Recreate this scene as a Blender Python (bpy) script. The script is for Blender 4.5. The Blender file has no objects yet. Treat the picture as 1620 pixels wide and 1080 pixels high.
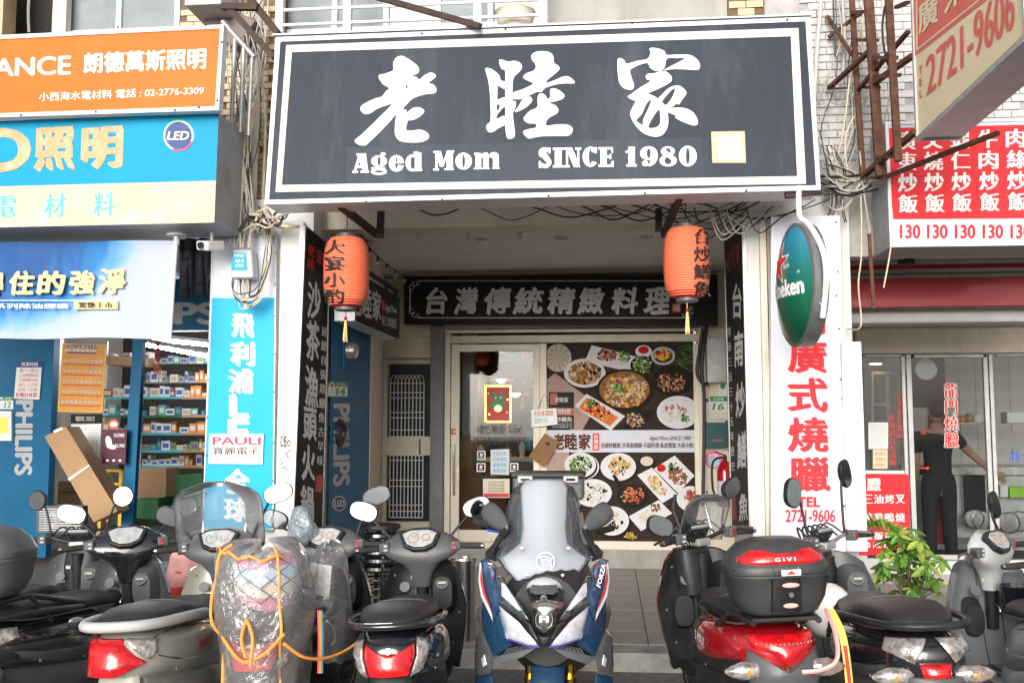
import bpy, math, random
from mathutils import Vector, Matrix, Euler
RD = random.Random(11)
V = Vector; rad = math.radians
SC = bpy.context.scene
COL = SC.collection

# ------------------------------------------------------------------ camera
FPX = 1575.0                      # focal length in pixels of the 1620 px wide photograph
EYE = V((0, 0, 1.65))
TILT = math.atan(140/FPX)
YAW = math.atan(155*math.cos(TILT)/FPX)
cd = bpy.data.cameras.new('camera'); cam = bpy.data.objects.new('camera', cd); COL.objects.link(cam)
cd.sensor_width = 36; cd.lens = 36*FPX/1620; cd.clip_start = .05; cd.clip_end = 500
cam.location = EYE; cam.rotation_euler = (rad(90)+TILT, 0, YAW)
SC.camera = cam

# ------------------------------------------------------------------ daylight
SUN_EL, SUN_AZ = 16, 188          # degrees; azimuth clockwise from +Y: high, behind the camera
w = bpy.data.worlds.new('World'); SC.world = w; w.use_nodes = True
nt = w.node_tree; nt.nodes.clear()
sky = nt.nodes.new('ShaderNodeTexSky'); sky.sky_type = 'NISHITA'; sky.sun_disc = False
sky.sun_elevation = rad(SUN_EL); sky.sun_rotation = rad(SUN_AZ)
sky.air_density = 1.0; sky.dust_density = 4.0; sky.ozone_density = 1.0
hs = nt.nodes.new('ShaderNodeHueSaturation'); hs.inputs['Saturation'].default_value = .30   # thin white overcast
bg = nt.nodes.new('ShaderNodeBackground'); bg.inputs['Strength'].default_value = .15
wo = nt.nodes.new('ShaderNodeOutputWorld')
nt.links.new(sky.outputs[0], hs.inputs['Color']); nt.links.new(hs.outputs[0], bg.inputs[0]); nt.links.new(bg.outputs[0], wo.inputs[0])
sl = bpy.data.lights.new('sun', 'SUN'); sl.energy = 1.75; sl.angle = rad(42); sl.color = (1, .965, .92)
so = bpy.data.objects.new('sun', sl); COL.objects.link(so)
sd = V((math.sin(rad(SUN_AZ))*math.cos(rad(SUN_EL)), math.cos(rad(SUN_AZ))*math.cos(rad(SUN_EL)), math.sin(rad(SUN_EL))))
so.rotation_euler = sd.to_track_quat('Z', 'Y').to_euler(); so.location = (0, -5, 20)
SC.view_settings.view_transform = 'Standard'; SC.view_settings.look = 'None'
SC.view_settings.gamma = 1; SC.view_settings.use_curve_mapping = False
SC.view_settings.exposure = .45
SC.render.engine = 'CYCLES'
SC.cycles.max_bounces = 8; SC.cycles.transparent_max_bounces = 12
SC.cycles.use_denoising = True

# ------------------------------------------------------------------ geometry helpers
_f = V((-math.sin(YAW)*math.cos(TILT), math.cos(YAW)*math.cos(TILT), math.sin(TILT)))
_r = V((math.cos(YAW), math.sin(YAW), 0)); _u = _r.cross(_f)
def ray(px, py): return _f*FPX + _r*(px-810) + _u*(540-py)
def at(px, py, Y):                # the point at depth Y behind a pixel of the photograph
    d = ray(px, py); return EYE + d*(Y/d.y)
def atx(px, py, X):
    d = ray(px, py); return EYE + d*(X/d.x)
def atz(px, py, Z):
    d = ray(px, py); return EYE + d*((Z-EYE.z)/d.z)
def onp(px, py, pl, lift=0):      # on a plane (point, unit normal towards the street)
    p0, n = pl; d = ray(px, py)
    return EYE + d*((p0-EYE).dot(n)/d.dot(n)) + n*lift
def plY(Y): return (V((0, Y, 0)), V((0, -1, 0)))
def plX(X, s): return (V((X, 0, 0)), V((s, 0, 0)))
def pl3(a, b, c):
    n = (b-a).cross(c-a).normalized()
    if n.dot(EYE-a) < 0: n = -n
    return (a, n)
def lerp(a, b, t): return a+(b-a)*t
def smooth_pts(P, k=6):
    P = [V(p) for p in P]
    if len(P) < 3: return P
    out = []; n = len(P)
    for i in range(n-1):
        p0, p1, p2, p3 = P[max(i-1, 0)], P[i], P[i+1], P[min(i+2, n-1)]
        for j in range(k):
            t = j/k
            out.append(.5*((2*p1)+(p2-p0)*t+(2*p0-5*p1+4*p2-p3)*t*t+(3*p1-p0-3*p2+p3)*t**3))
    out.append(P[-1]); return out

PM = {}                            # world matrix of each thing / part
class MB:
    def __init__(s): s.v = []; s.f = []; s.m = []; s.M = None
    def add(s, vs, fs, mi=0):
        b = len(s.v)
        if s.M is not None: vs = [s.M @ V(x) for x in vs]
        s.v += [V(x) for x in vs]; s.f += [tuple(b+i for i in f) for f in fs]; s.m += [mi]*len(fs); return s
    def box(s, c, d, rot=None, mi=0, taper=1):
        x, y, z = d[0]/2, d[1]/2, d[2]/2
        p = [V((a*x*(taper if k > 0 else 1), b*y*(taper if k > 0 else 1), k*z)) for k in (-1, 1) for a, b in ((-1, -1), (1, -1), (1, 1), (-1, 1))]
        if rot is not None:
            m = rot if isinstance(rot, Matrix) else Euler(rot).to_matrix()
            p = [m @ q for q in p]
        return s.add([V(c)+q for q in p], [(3, 2, 1, 0), (4, 5, 6, 7), (0, 1, 5, 4), (1, 2, 6, 5), (2, 3, 7, 6), (3, 0, 4, 7)], mi)
    def bb(s, lo, hi, mi=0):
        return s.box([(a+b)/2 for a, b in zip(lo, hi)], [abs(b-a) for a, b in zip(lo, hi)], None, mi)
    def poly(s, pts, mi=0): return s.add(pts, [tuple(range(len(pts)))], mi)
    def prism(s, pts, vec, mi=0):
        n = len(pts); vec = V(vec); a = [V(p) for p in pts]
        return s.add(a+[p+vec for p in a], [tuple(range(n)), tuple(range(2*n-1, n-1, -1))]+[(i, (i+1) % n, n+(i+1) % n, n+i) for i in range(n)], mi)
    def tube(s, P, r, n=8, mi=0, closed=False, caps=True):
        P = [V(p) for p in P]; m = len(P)
        if m < 2: return s
        rs = r if isinstance(r, (list, tuple)) else [r]*m
        vs = []; nrm = None
        for i, p in enumerate(P):
            if closed: t = (P[(i+1) % m]-P[i-1])
            else: t = P[min(i+1, m-1)]-P[max(i-1, 0)]
            if t.length < 1e-9: t = V((0, 0, 1))
            t.normalize()
            if nrm is None:
                nrm = t.orthogonal().normalized()
            else:
                nrm = nrm - t*nrm.dot(t)
                nrm = nrm.normalized() if nrm.length > 1e-6 else t.orthogonal().normalized()
            b = t.cross(nrm)
            for k in range(n):
                a = 2*math.pi*k/n
                vs.append(p+(nrm*math.cos(a)+b*math.sin(a))*rs[i])
        fs = []
        for i in range(m if closed else m-1):
            j = (i+1) % m
            for k in range(n): fs.append((i*n+k, i*n+(k+1) % n, j*n+(k+1) % n, j*n+k))
        if caps and not closed: fs += [tuple(range(n-1, -1, -1)), tuple((m-1)*n+k for k in range(n))]
        return s.add(vs, fs, mi)
    def cyl(s, a, b, r0, r1=None, n=16, mi=0): return s.tube([a, b], [r0, r0 if r1 is None else r1], n, mi)
    def bar(s, a, b, w, h=None, mi=0):
        a, b = V(a), V(b); t = (b-a).normalized()
        up = V((0, 0, 1)) if abs(t.z) < .95 else V((0, 1, 0))
        x = t.cross(up).normalized(); z = x.cross(t); h = h or w
        p = []
        for q in (a, b): p += [q-x*w/2-z*h/2, q+x*w/2-z*h/2, q+x*w/2+z*h/2, q-x*w/2+z*h/2]
        return s.add(p, [(3, 2, 1, 0), (4, 5, 6, 7), (0, 1, 5, 4), (1, 2, 6, 5), (2, 3, 7, 6), (3, 0, 4, 7)], mi)
    def lathe(s, prof, c=(0, 0, 0), n=24, rot=None, mi=0, sc=(1, 1)):
        vs = []; c = V(c); m = Euler(rot).to_matrix() if rot is not None else Matrix.Identity(3)
        for r, z in prof:
            for k in range(n):
                a = 2*math.pi*k/n; vs.append(c+m @ V((r*sc[0]*math.cos(a), r*sc[1]*math.sin(a), z)))
        fs = [(i*n+k, i*n+(k+1) % n, (i+1)*n+(k+1) % n, (i+1)*n+k) for i in range(len(prof)-1) for k in range(n)]
        fs += [tuple(range(n-1, -1, -1)), tuple((len(prof)-1)*n+k for k in range(n))]
        return s.add(vs, fs, mi)
    def ball(s, c, r, n=12, rot=None, mi=0):
        if not isinstance(r, (list, tuple)): r = (r, r, r)
        h = n//2; pr = [(max(math.sin(math.pi*i/h), 1e-3), -math.cos(math.pi*i/h)) for i in range(h+1)]
        m = Euler(rot).to_matrix() if rot is not None else Matrix.Identity(3)
        vs = [V(c)+m @ V((a*math.cos(2*math.pi*k/n)*r[0], a*math.sin(2*math.pi*k/n)*r[1], z*r[2])) for a, z in pr for k in range(n)]
        fs = [(i*n+k, i*n+(k+1) % n, (i+1)*n+(k+1) % n, (i+1)*n+k) for i in range(h) for k in range(n)]
        return s.add(vs, fs, mi)
    def loft(s, rings, cap=True, mi=0, closed=True):
        n = len(rings[0]); vs = [p for r in rings for p in r]
        kk = n if closed else n-1
        fs = [(i*n+k, i*n+(k+1) % n, (i+1)*n+(k+1) % n, (i+1)*n+k) for i in range(len(rings)-1) for k in range(kk)]
        if cap and closed: fs += [tuple(range(n-1, -1, -1)), tuple((len(rings)-1)*n+k for k in range(n))]
        return s.add(vs, fs, mi)
    def torus(s, c, R, r, rot=None, n=24, k=10, mi=0, sc=(1, 1)):
        m = Euler(rot).to_matrix() if rot is not None else Matrix.Identity(3)
        return s.tube([V(c)+m @ V((R*sc[0]*math.cos(2*math.pi*i/n), R*sc[1]*math.sin(2*math.pi*i/n), 0)) for i in range(n)], r, k, mi, closed=True)
    def build(s, name, mat, parent=None, local=False, smooth=None, bevel=0, sub=0, solid=0, label=None, cat=None, group=None, kind=None, fixn=True, origin=None):
        vs = s.v
        if parent is not None and not local:
            inv = PM[parent.name].inverted(); vs = [inv @ p for p in vs]; loc = V((0, 0, 0))
        elif parent is None and not local:
            if origin is None:
                lo = [min(p[i] for p in vs) for i in range(3)]; hi = [max(p[i] for p in vs) for i in range(3)]
                loc = V(((lo[0]+hi[0])/2, (lo[1]+hi[1])/2, lo[2]))
            else: loc = V(origin)
            vs = [p-loc for p in vs]
        else: loc = V((0, 0, 0))
        me = bpy.data.meshes.new(name); me.from_pydata([tuple(p) for p in vs], [], s.f)
        for m in (mat if isinstance(mat, (list, tuple)) else [mat]): me.materials.append(m)
        if any(s.m): me.polygons.foreach_set('material_index', s.m)
        if fixn:
            import bmesh
            b = bmesh.new(); b.from_mesh(me); bmesh.ops.recalc_face_normals(b, faces=b.faces); b.to_mesh(me); b.free()
        if smooth is not None:
            me.polygons.foreach_set('use_smooth', [True]*len(me.polygons)); me.set_sharp_from_angle(angle=rad(smooth))
        me.update()
        o = bpy.data.objects.new(name, me); COL.objects.link(o); o.location = loc
        if parent is not None:
            o.parent = parent; PM[o.name] = PM[parent.name].copy()
        else: PM[o.name] = Matrix.Translation(loc)
        if solid:
            md = o.modifiers.new('solid', 'SOLIDIFY'); md.thickness = solid; md.offset = 0
        if sub:
            md = o.modifiers.new('sub', 'SUBSURF'); md.levels = md.render_levels = sub
        if bevel:
            md = o.modifiers.new('bevel', 'BEVEL'); md.width = bevel; md.segments = 2; md.limit_method = 'ANGLE'; md.angle_limit = rad(40)
        if label: o['label'] = label
        if cat: o['category'] = cat
        if group: o['group'] = group
        if kind: o['kind'] = kind
        return o
def thing(name, label, cat, loc=(0, 0, 0), rot=(0, 0, 0), group=None, scale=1):
    o = bpy.data.objects.new(name, None); COL.objects.link(o); o.location = loc; o.rotation_euler = rot
    o.empty_display_size = .1; o['label'] = label; o['category'] = cat
    o.scale = (scale,)*3
    if group: o['group'] = group
    PM[o.name] = Matrix.Translation(V(loc)) @ Euler(rot).to_matrix().to_4x4() @ Matrix.Scale(scale, 4)
    return o
def copy_mesh(o, parent=None, loc=None):        # copy one piece, sharing its mesh
    c = o.copy(); COL.objects.link(c)
    if parent is not None: c.parent = parent
    if loc is not None: c.location = loc
    return c

# ------------------------------------------------------------------ materials
def mat(name, col, rough=.5, metal=0, var=.12, vs=6, bump=0, bs=60, coat=0, spec=.5, dirt=0, dcol=(.09, .075, .06), dsc=2.5, emit=None, es=1, alpha=1, trans=0, tcol=None, stretch=None, sheen=0, ior=1.45):
    m = bpy.data.materials.new(name); m.use_nodes = True; t = m.node_tree; p = t.nodes['Principled BSDF']
    L = t.links.new
    p.inputs['Roughness'].default_value = rough; p.inputs['Metallic'].default_value = metal
    p.inputs['Specular IOR Level'].default_value = spec; p.inputs['Coat Weight'].default_value = coat
    p.inputs['IOR'].default_value = ior
    p.inputs['Coat Roughness'].default_value = .06; p.inputs['Transmission Weight'].default_value = trans; p.inputs['Alpha'].default_value = alpha
    tc = t.nodes.new('ShaderNodeTexCoord'); mp = t.nodes.new('ShaderNodeMapping'); L(tc.outputs['Object'], mp.inputs[0])
    if stretch: mp.inputs['Scale'].default_value = stretch
    n = t.nodes.new('ShaderNodeTexNoise'); n.inputs['Scale'].default_value = vs; n.inputs['Detail'].default_value = 5; n.inputs['Roughness'].default_value = .65
    L(mp.outputs[0], n.inputs['Vector'])
    r = t.nodes.new('ShaderNodeMapRange'); r.inputs['From Min'].default_value = .3; r.inputs['From Max'].default_value = .7
    r.inputs['To Min'].default_value = 1-var; r.inputs['To Max'].default_value = 1+var; L(n.outputs[0], r.inputs[0])
    c = t.nodes.new('ShaderNodeVectorMath'); c.operation = 'SCALE'; c.inputs[0].default_value = col[:3]; L(r.outputs[0], c.inputs['Scale'])
    out = c.outputs[0]
    if dirt:
        n2 = t.nodes.new('ShaderNodeTexNoise'); n2.inputs['Scale'].default_value = dsc; n2.inputs['Detail'].default_value = 8; n2.inputs['Roughness'].default_value = .72
        L(mp.outputs[0], n2.inputs['Vector'])
        r2 = t.nodes.new('ShaderNodeMapRange'); r2.inputs['From Min'].default_value = .5; r2.inputs['From Max'].default_value = .72; r2.inputs['To Max'].default_value = dirt
        L(n2.outputs[0], r2.inputs[0])
        mx = t.nodes.new('ShaderNodeMix'); mx.data_type = 'RGBA'; L(r2.outputs[0], mx.inputs[0]); L(out, mx.inputs[6]); mx.inputs[7].default_value = (*dcol, 1)
        out = mx.outputs[2]
    L(out, p.inputs['Base Color'])
    if rough > .08:
        rr = t.nodes.new('ShaderNodeMapRange'); rr.inputs['To Min'].default_value = max(rough-.1, .02); rr.inputs['To Max'].default_value = min(rough+.12, 1); L(n.outputs[0], rr.inputs[0]); L(rr.outputs[0], p.inputs['Roughness'])
    if bump:
        n3 = t.nodes.new('ShaderNodeTexNoise'); n3.inputs['Scale'].default_value = bs; n3.inputs['Detail'].default_value = 4; L(mp.outputs[0], n3.inputs['Vector'])
        b = t.nodes.new('ShaderNodeBump'); b.inputs['Strength'].default_value = bump; b.inputs['Distance'].default_value = .01; L(n3.outputs[0], b.inputs['Height']); L(b.outputs[0], p.inputs['Normal'])
    if emit: p.inputs['Emission Color'].default_value = (*emit, 1); p.inputs['Emission Strength'].default_value = es
    m['p'] = name
    return m
def clear_mat(name, tint=(.9, .95, .95), refl=.10, haze=0.0, hcol=(.8, .82, .84), rough=.03, wrinkle=0):
    m = bpy.data.materials.new(name); m.use_nodes = True; t = m.node_tree; t.nodes.clear(); L = t.links.new
    o = t.nodes.new('ShaderNodeOutputMaterial'); tr = t.nodes.new('ShaderNodeBsdfTransparent'); tr.inputs[0].default_value = (*tint, 1)
    g = t.nodes.new('ShaderNodeBsdfGlossy'); g.inputs['Roughness'].default_value = rough; g.inputs[0].default_value = (1, 1, 1, 1)
    fr = t.nodes.new('ShaderNodeFresnel'); fr.inputs[0].default_value = 1.5
    ad = t.nodes.new('ShaderNodeMath'); ad.operation = 'MULTIPLY_ADD'; ad.inputs[1].default_value = 1 if refl > .07 else .45; ad.inputs[2].default_value = refl if refl > .07 else 0; ad.use_clamp = True; L(fr.outputs[0], ad.inputs[0])
    mx = t.nodes.new('ShaderNodeMixShader'); L(ad.outputs[0], mx.inputs[0]); L(tr.outputs[0], mx.inputs[1]); L(g.outputs[0], mx.inputs[2])
    last = mx
    if haze:
        d = t.nodes.new('ShaderNodeBsdfDiffuse'); d.inputs[0].default_value = (*hcol, 1)
        m2 = t.nodes.new('ShaderNodeMixShader'); m2.inputs[0].default_value = haze; L(mx.outputs[0], m2.inputs[1]); L(d.outputs[0], m2.inputs[2]); last = m2
    if wrinkle:
        tc = t.nodes.new('ShaderNodeTexCoord'); n = t.nodes.new('ShaderNodeTexNoise'); n.inputs['Scale'].default_value = 14; n.inputs['Detail'].default_value = 6; n.inputs['Distortion'].default_value = 1.2; L(tc.outputs['Object'], n.inputs['Vector'])
        b = t.nodes.new('ShaderNodeBump'); b.inputs['Strength'].default_value = wrinkle; b.inputs['Distance'].default_value = .03; L(n.outputs[0], b.inputs['Height'])
        L(b.outputs[0], g.inputs['Normal']); L(b.outputs[0], fr.inputs['Normal'])
    L(last.outputs[0], o.inputs[0]); return m

M = dict(
 asphalt=mat('asphalt', (.20, .195, .188), .9, var=.3, vs=14, bump=.6, bs=160, dirt=.5, dcol=(.12, .115, .105)),
 kerb=mat('kerb_stone', (.42, .41, .38), .85, var=.2, vs=9, bump=.5, bs=70, dirt=.6, dcol=(.12, .11, .09)),
 tile=mat('floor_tile', (.34, .315, .29), .5, var=.22, vs=3, bump=.15, bs=40, dirt=.75, dcol=(.12, .11, .10), dsc=6),
 grout=mat('grout', (.13, .12, .11), .9),
 cement=mat('cement', (.36, .35, .33), .85, var=.15, vs=3, bump=.4, bs=30, dirt=.5, dcol=(.2, .18, .15), stretch=(1, 1, .3)),
 cream=mat('cream_paint', (.74, .67, .55), .55, var=.06, vs=3, dirt=.3, dcol=(.30, .24, .17), dsc=4, stretch=(1, 1, .3), bump=.08, bs=20),
 frame=mat('cream_aluminium', (.78, .72, .60), .4, var=.05, dirt=.35, dcol=(.33, .27, .2), dsc=6),
 white=mat('white_paint', (.61, .605, .60), .5, var=.04, vs=3, dirt=.55, dcol=(.38, .36, .33), dsc=3, stretch=(1, 1, .18)),
 white2=mat('white_metal', (.74, .75, .77), .35, var=.03, dirt=.15, dcol=(.4, .38, .35), dsc=5),
 lilac=mat('white_vinyl', (.62, .64, .73), .35, var=.03, dirt=.10, dcol=(.45, .44, .45)),
 ceil=mat('ceiling_panel', (.80, .78, .74), .6, var=.06, vs=2, dirt=.2, dcol=(.35, .3, .26)),
 galv=mat('galvanised', (.45, .46, .46), .45, .55, var=.2, vs=12, dirt=.6, dcol=(.22, .15, .10), dsc=6),
 rust=mat('rusty_steel', (.10, .042, .026), .8, var=.5, vs=18, bump=.5, bs=60, dirt=.6, dcol=(.20, .085, .04), dsc=12),
 darkrust=mat('dark_steel', (.05, .03, .024), .7, var=.3, vs=16, dirt=.5, dcol=(.13, .06, .035), dsc=10),
 slate=mat('slate_vinyl', (.030, .038, .054), .5, var=.2, vs=3, spec=.22, dirt=.6, dcol=(.085, .097, .116), dsc=2.6, stretch=(1, 1, .16)),
 slate2=mat('slate_vinyl_strip', (.040, .050, .068), .5, var=.12, vs=3, spec=.22, dirt=.4, dcol=(.10, .11, .13), stretch=(1, 1, .3)),
 ivory=mat('ivory_vinyl', (.72, .65, .53), .4, var=.03),
 paper=mat('white_lettering', (.87, .86, .84), .45, var=.02),
 peach=mat('faded_stamp', (.74, .47, .27), .4, var=.05),
 peach2=mat('faded_stamp_strokes', (.80, .64, .47), .4, var=.03),
 black=mat('black_board', (.012, .012, .015), .55, spec=.25, var=.2, dirt=.12, dcol=(.09, .09, .09)),
 greyl=mat('grey_lettering', (.66, .66, .66), .5, var=.04),
 redl=mat('red_lettering', (.62, .035, .03), .45, var=.05),
 darkred=mat('dark_red_lettering', (.30, .03, .03), .5),
 orange=mat('orange_vinyl', (.78, .155, .022), .5, spec=.2, var=.06, vs=1.2, dirt=.35, dcol=(.80, .26, .07), dsc=1.2),
 cyan=mat('cyan_vinyl', (.003, .29, .52), .5, spec=.2, var=.10, vs=1.6, dirt=.45, dcol=(.01, .40, .58), dsc=.9),
 cyan2=mat('bright_cyan_vinyl', (.006, .38, .66), .45, spec=.3, var=.04, dirt=.2, dcol=(.04, .46, .70)),
 blue=mat('blue_panel', (.004, .13, .28), .5, spec=.3, var=.10, vs=3, dirt=.25, dcol=(.01, .09, .17), dsc=2, bump=.05, bs=12),
 navy=mat('navy_print', (.02, .06, .22), .5),
 tealn=mat('teal_print', (.05, .40, .50), .5), mailt=mat('teal_box_paint', (.008, .075, .085), .5, var=.3, vs=9, dirt=.4, dcol=(.03, .03, .03)),
 glass=clear_mat('shop_glass', (.80, .82, .82), .06),
 pglass=clear_mat('windscreen_plastic', (.86, .88, .90), .12, haze=.10),
 cglass=clear_mat('clear_plastic', (.93, .95, .96), .10, haze=.07),
 bag=clear_mat('thin_plastic_bag', (.99, .99, .99), .08, haze=.11, hcol=(.95, .95, .96), rough=.10, wrinkle=.8),
 brown=mat('brown_board', (.27, .145, .07), .8, var=.2, vs=10, bump=.2, bs=30),
 carton=mat('cardboard', (.40, .25, .14), .8, var=.08, vs=5, dirt=.2, dcol=(.25, .16, .09)),
 wood=mat('wood', (.25, .12, .05), .6, var=.3, vs=8, stretch=(1, 1, 8)),
 plas=mat('dark_plastic', (.017, .018, .020), .42, spec=.45, var=.35, vs=7, dirt=.35, dcol=(.07, .067, .06), dsc=4, bump=.1, bs=300),
 plas2=mat('grey_plastic', (.085, .089, .096), .36, var=.14, vs=7, dirt=.3, dcol=(.2, .19, .175), dsc=4, bump=.08, bs=300),
 plas3=mat('box_plastic', (.042, .044, .048), .38, var=.2, vs=6, dirt=.3, dcol=(.10, .095, .085), dsc=4, bump=.08, bs=300),
 rubber=mat('rubber', (.025, .025, .026), .75, var=.3, dirt=.4, dcol=(.09, .085, .075)),
 seat=mat('seat_vinyl', (.020, .020, .022), .40, var=.22, vs=5, bump=.25, bs=350, dirt=.30, dcol=(.11, .105, .095), dsc=4),
 pblack=mat('black_gloss_paint', (.012, .013, .017), .14, var=.2, coat=1, dirt=.25, dcol=(.07, .065, .06), dsc=5),
 pred=mat('red_gloss_paint', (.42, .007, .014), .20, .15, var=.05, coat=1, dirt=.12, dcol=(.35, .03, .03)),
 pblue=mat('blue_gloss_paint', (.022, .075, .165), .22, .25, var=.08, coat=1, dirt=.12, dcol=(.06, .09, .13)),
 psilver=mat('silver_paint', (.47, .46, .41), .30, .25, var=.06, coat=.8, dirt=.2, dcol=(.3, .28, .24)),
 pgrey=mat('grey_matt_paint', (.17, .185, .20), .40, .2, var=.08, coat=.4, dirt=.25, dcol=(.16, .15, .14)),
 ltgrey=mat('light_grey_plastic', (.48, .49, .50), .45, var=.08, dirt=.25, dcol=(.28, .26, .24)),
 chrome=mat('chrome', (.85, .85, .86), .10, 1, var=.05, dirt=.15, dcol=(.3, .28, .25), dsc=9),
 steel=mat('brushed_steel', (.62, .61, .59), .22, 1, var=.1, vs=20, stretch=(1, 1, .1)),
 gold=mat('gold_fork', (.80, .50, .10), .22, 1, var=.08),
 mirror=mat('mirror_glass', (.66, .69, .73), .04, 1, var=.12, vs=9, dirt=.25, dcol=(.35, .34, .32), dsc=6),
 tail=mat('red_lens', (.55, .008, .012), .10, var=.45, vs=25, coat=1, bump=.25, bs=70),
 lens=mat('clear_lens', (.42, .41, .40), .10, .5, var=.75, vs=30, coat=1, bump=.8, bs=45, dirt=.5, dcol=(.55, .22, .06), dsc=9),
 amber=mat('amber_lens', (.80, .26, .03), .2, coat=1, var=.1),
 dial=mat('dial_face', (.38, .39, .40), .3, coat=1, var=.3, vs=25),
 plate=mat('plate_white', (.80, .81, .80), .4, var=.05),
 doorink=mat('faded_glass_lettering', (.16, .15, .14), .6), leafd=mat('leaf_dark', (.05, .13, .02), .4, var=.4, vs=9, coat=.15),
 lantern=mat('lantern_paper', (.80, .115, .045), .65, var=.10, vs=5, spec=.3),
 lantern2=mat('lantern_base_paper', (.66, .030, .022), .55, var=.10, vs=5, spec=.3),
 ink=mat('black_ink', (.025, .02, .02), .6),
 green=mat('green_plate', (.02, .30, .10), .45), 
 crate=mat('green_crate', (.03, .16, .06), .5),
 yellow=mat('yellow_paint', (.80, .48, .03), .45),
 cable=mat('black_cable', (.02, .02, .02), .55, var=.2), cableg=mat('grey_cable', (.42, .40, .37), .6, var=.2),
 cablec=mat('cream_cable', (.60, .52, .38), .6, var=.2),
 pipe=mat('cream_pipe', (.62, .58, .48), .5, var=.08, dirt=.35, dcol=(.3, .24, .17), dsc=5),
 leaf=mat('leaf', (.12, .30, .03), .42, var=.45, vs=9, coat=.2), leafy=mat('leaf_light', (.30, .38, .07), .45, var=.3, vs=9),
 stem=mat('plant_stem', (.12, .10, .04), .8),
 ytile=mat('yellow_tile', (.50, .36, .20), .4, var=.25, vs=3, dirt=.45, dcol=(.2, .13, .08), dsc=5, coat=.2),
 wbrick=mat('painted_brick', (.58, .57, .56), .75, var=.18, vs=8, bump=.6, bs=45, dirt=.8, dcol=(.22, .21, .20), dsc=5),
 mortar=mat('mortar', (.40, .39, .38), .9, var=.2, bump=.4, dirt=.5), ymortar=mat('dark_mortar', (.16, .11, .07), .9, var=.2),
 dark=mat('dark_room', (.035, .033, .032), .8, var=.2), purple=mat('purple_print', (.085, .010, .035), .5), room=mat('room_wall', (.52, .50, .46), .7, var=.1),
 lit=mat('lit_tube', (1, 1, 1), .5, emit=(1, .97, .93), es=100), warm=mat('lit_lamp', (1, .8, .5), .5, emit=(1, .62, .25), es=38),
 skin=mat('skin', (.50, .28, .19), .5, var=.06), cloth=mat('black_cloth', (.02, .02, .022), .85, var=.2, bump=.2, bs=120),
 hair=mat('black_hair', (.012, .010, .010), .5),
 bucket=mat('red_bucket', (.78, .07, .04), .45), pinkbag=mat('pink_bag', (.85, .42, .38), .5, bump=.5, bs=20),
 redawn=mat('red_awning', (.34, .004, .012), .4, var=.1, coat=.2, dirt=.2, dcol=(.3, .02, .03)),
 redsign=mat('red_sign', (.72, .045, .055), .6, spec=.12, var=.03), pinksign=mat('faded_red', (.74, .13, .10), .5, var=.05),
 buff=mat('faded_yellow_vinyl', (.82, .70, .46), .45, var=.05, dirt=.2, dcol=(.60, .48, .3), dsc=1.5),
 frost=mat('frosted_window', (.20, .235, .25), .4, var=.2, vs=3, spec=.4, dirt=.4, dcol=(.30, .32, .32)), darkglass=mat('dark_window', (.03, .04, .055), .08, var=.3, coat=1),
 trunk=mat('helmet_white', (.82, .82, .80), .2, coat=1, dirt=.15, dcol=(.3, .25, .2)),
 hgreen=mat('oval_sign_green', (.008, .22, .10), .3, var=.1, coat=.5), hblue=mat('oval_sign_blue', (.02, .26, .46), .3, coat=.5, var=.08), hteal=mat('oval_sign_teal', (.012, .24, .26), .3, coat=.5, var=.08),
 tassel=mat('yellow_tassel', (.85, .66, .25), .7),
)

# ------------------------------------------------------------------ lettering (built-in font)
_gc = {}
def glyphs(s, res=3):
    k = (s, res)
    if k in _gc: return _gc[k]
    c = bpy.data.curves.new('t', 'FONT'); c.body = s; c.resolution_u = res
    o = bpy.data.objects.new('t', c); COL.objects.link(o)
    dg = bpy.context.evaluated_depsgraph_get(); me = bpy.data.meshes.new_from_object(o.evaluated_get(dg))
    vs = [(v.co.x, v.co.y) for v in me.vertices]; fs = [tuple(p.vertices) for p in me.polygons]
    bpy.data.objects.remove(o); bpy.data.curves.remove(c); bpy.data.meshes.remove(me)
    _gc[k] = (vs, fs); return _gc[k]
def quad(q): 
    if len(q) == 4 and not isinstance(q[0], (tuple, list)): x0, y0, x1, y1 = q; return ((x0, y0), (x1, y0), (x1, y1), (x0, y1))
    return q
def bil(q, u, v):                  # u right 0..1, v down 0..1
    a = [lerp(q[0][i], q[1][i], u) for i in (0, 1)]; b = [lerp(q[3][i], q[2][i], u) for i in (0, 1)]
    return lerp(a[0], b[0], v), lerp(a[1], b[1], v)
BOLD = {0: [(0, 0)], 1: [(-1, 0), (1, 0)], 2: [(-1, 0), (1, 0), (0, .7), (0, -.7)], 3: [(-1, .7), (-.4, .3), (.4, -.3), (1, -.7), (.4, .9)]}
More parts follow.
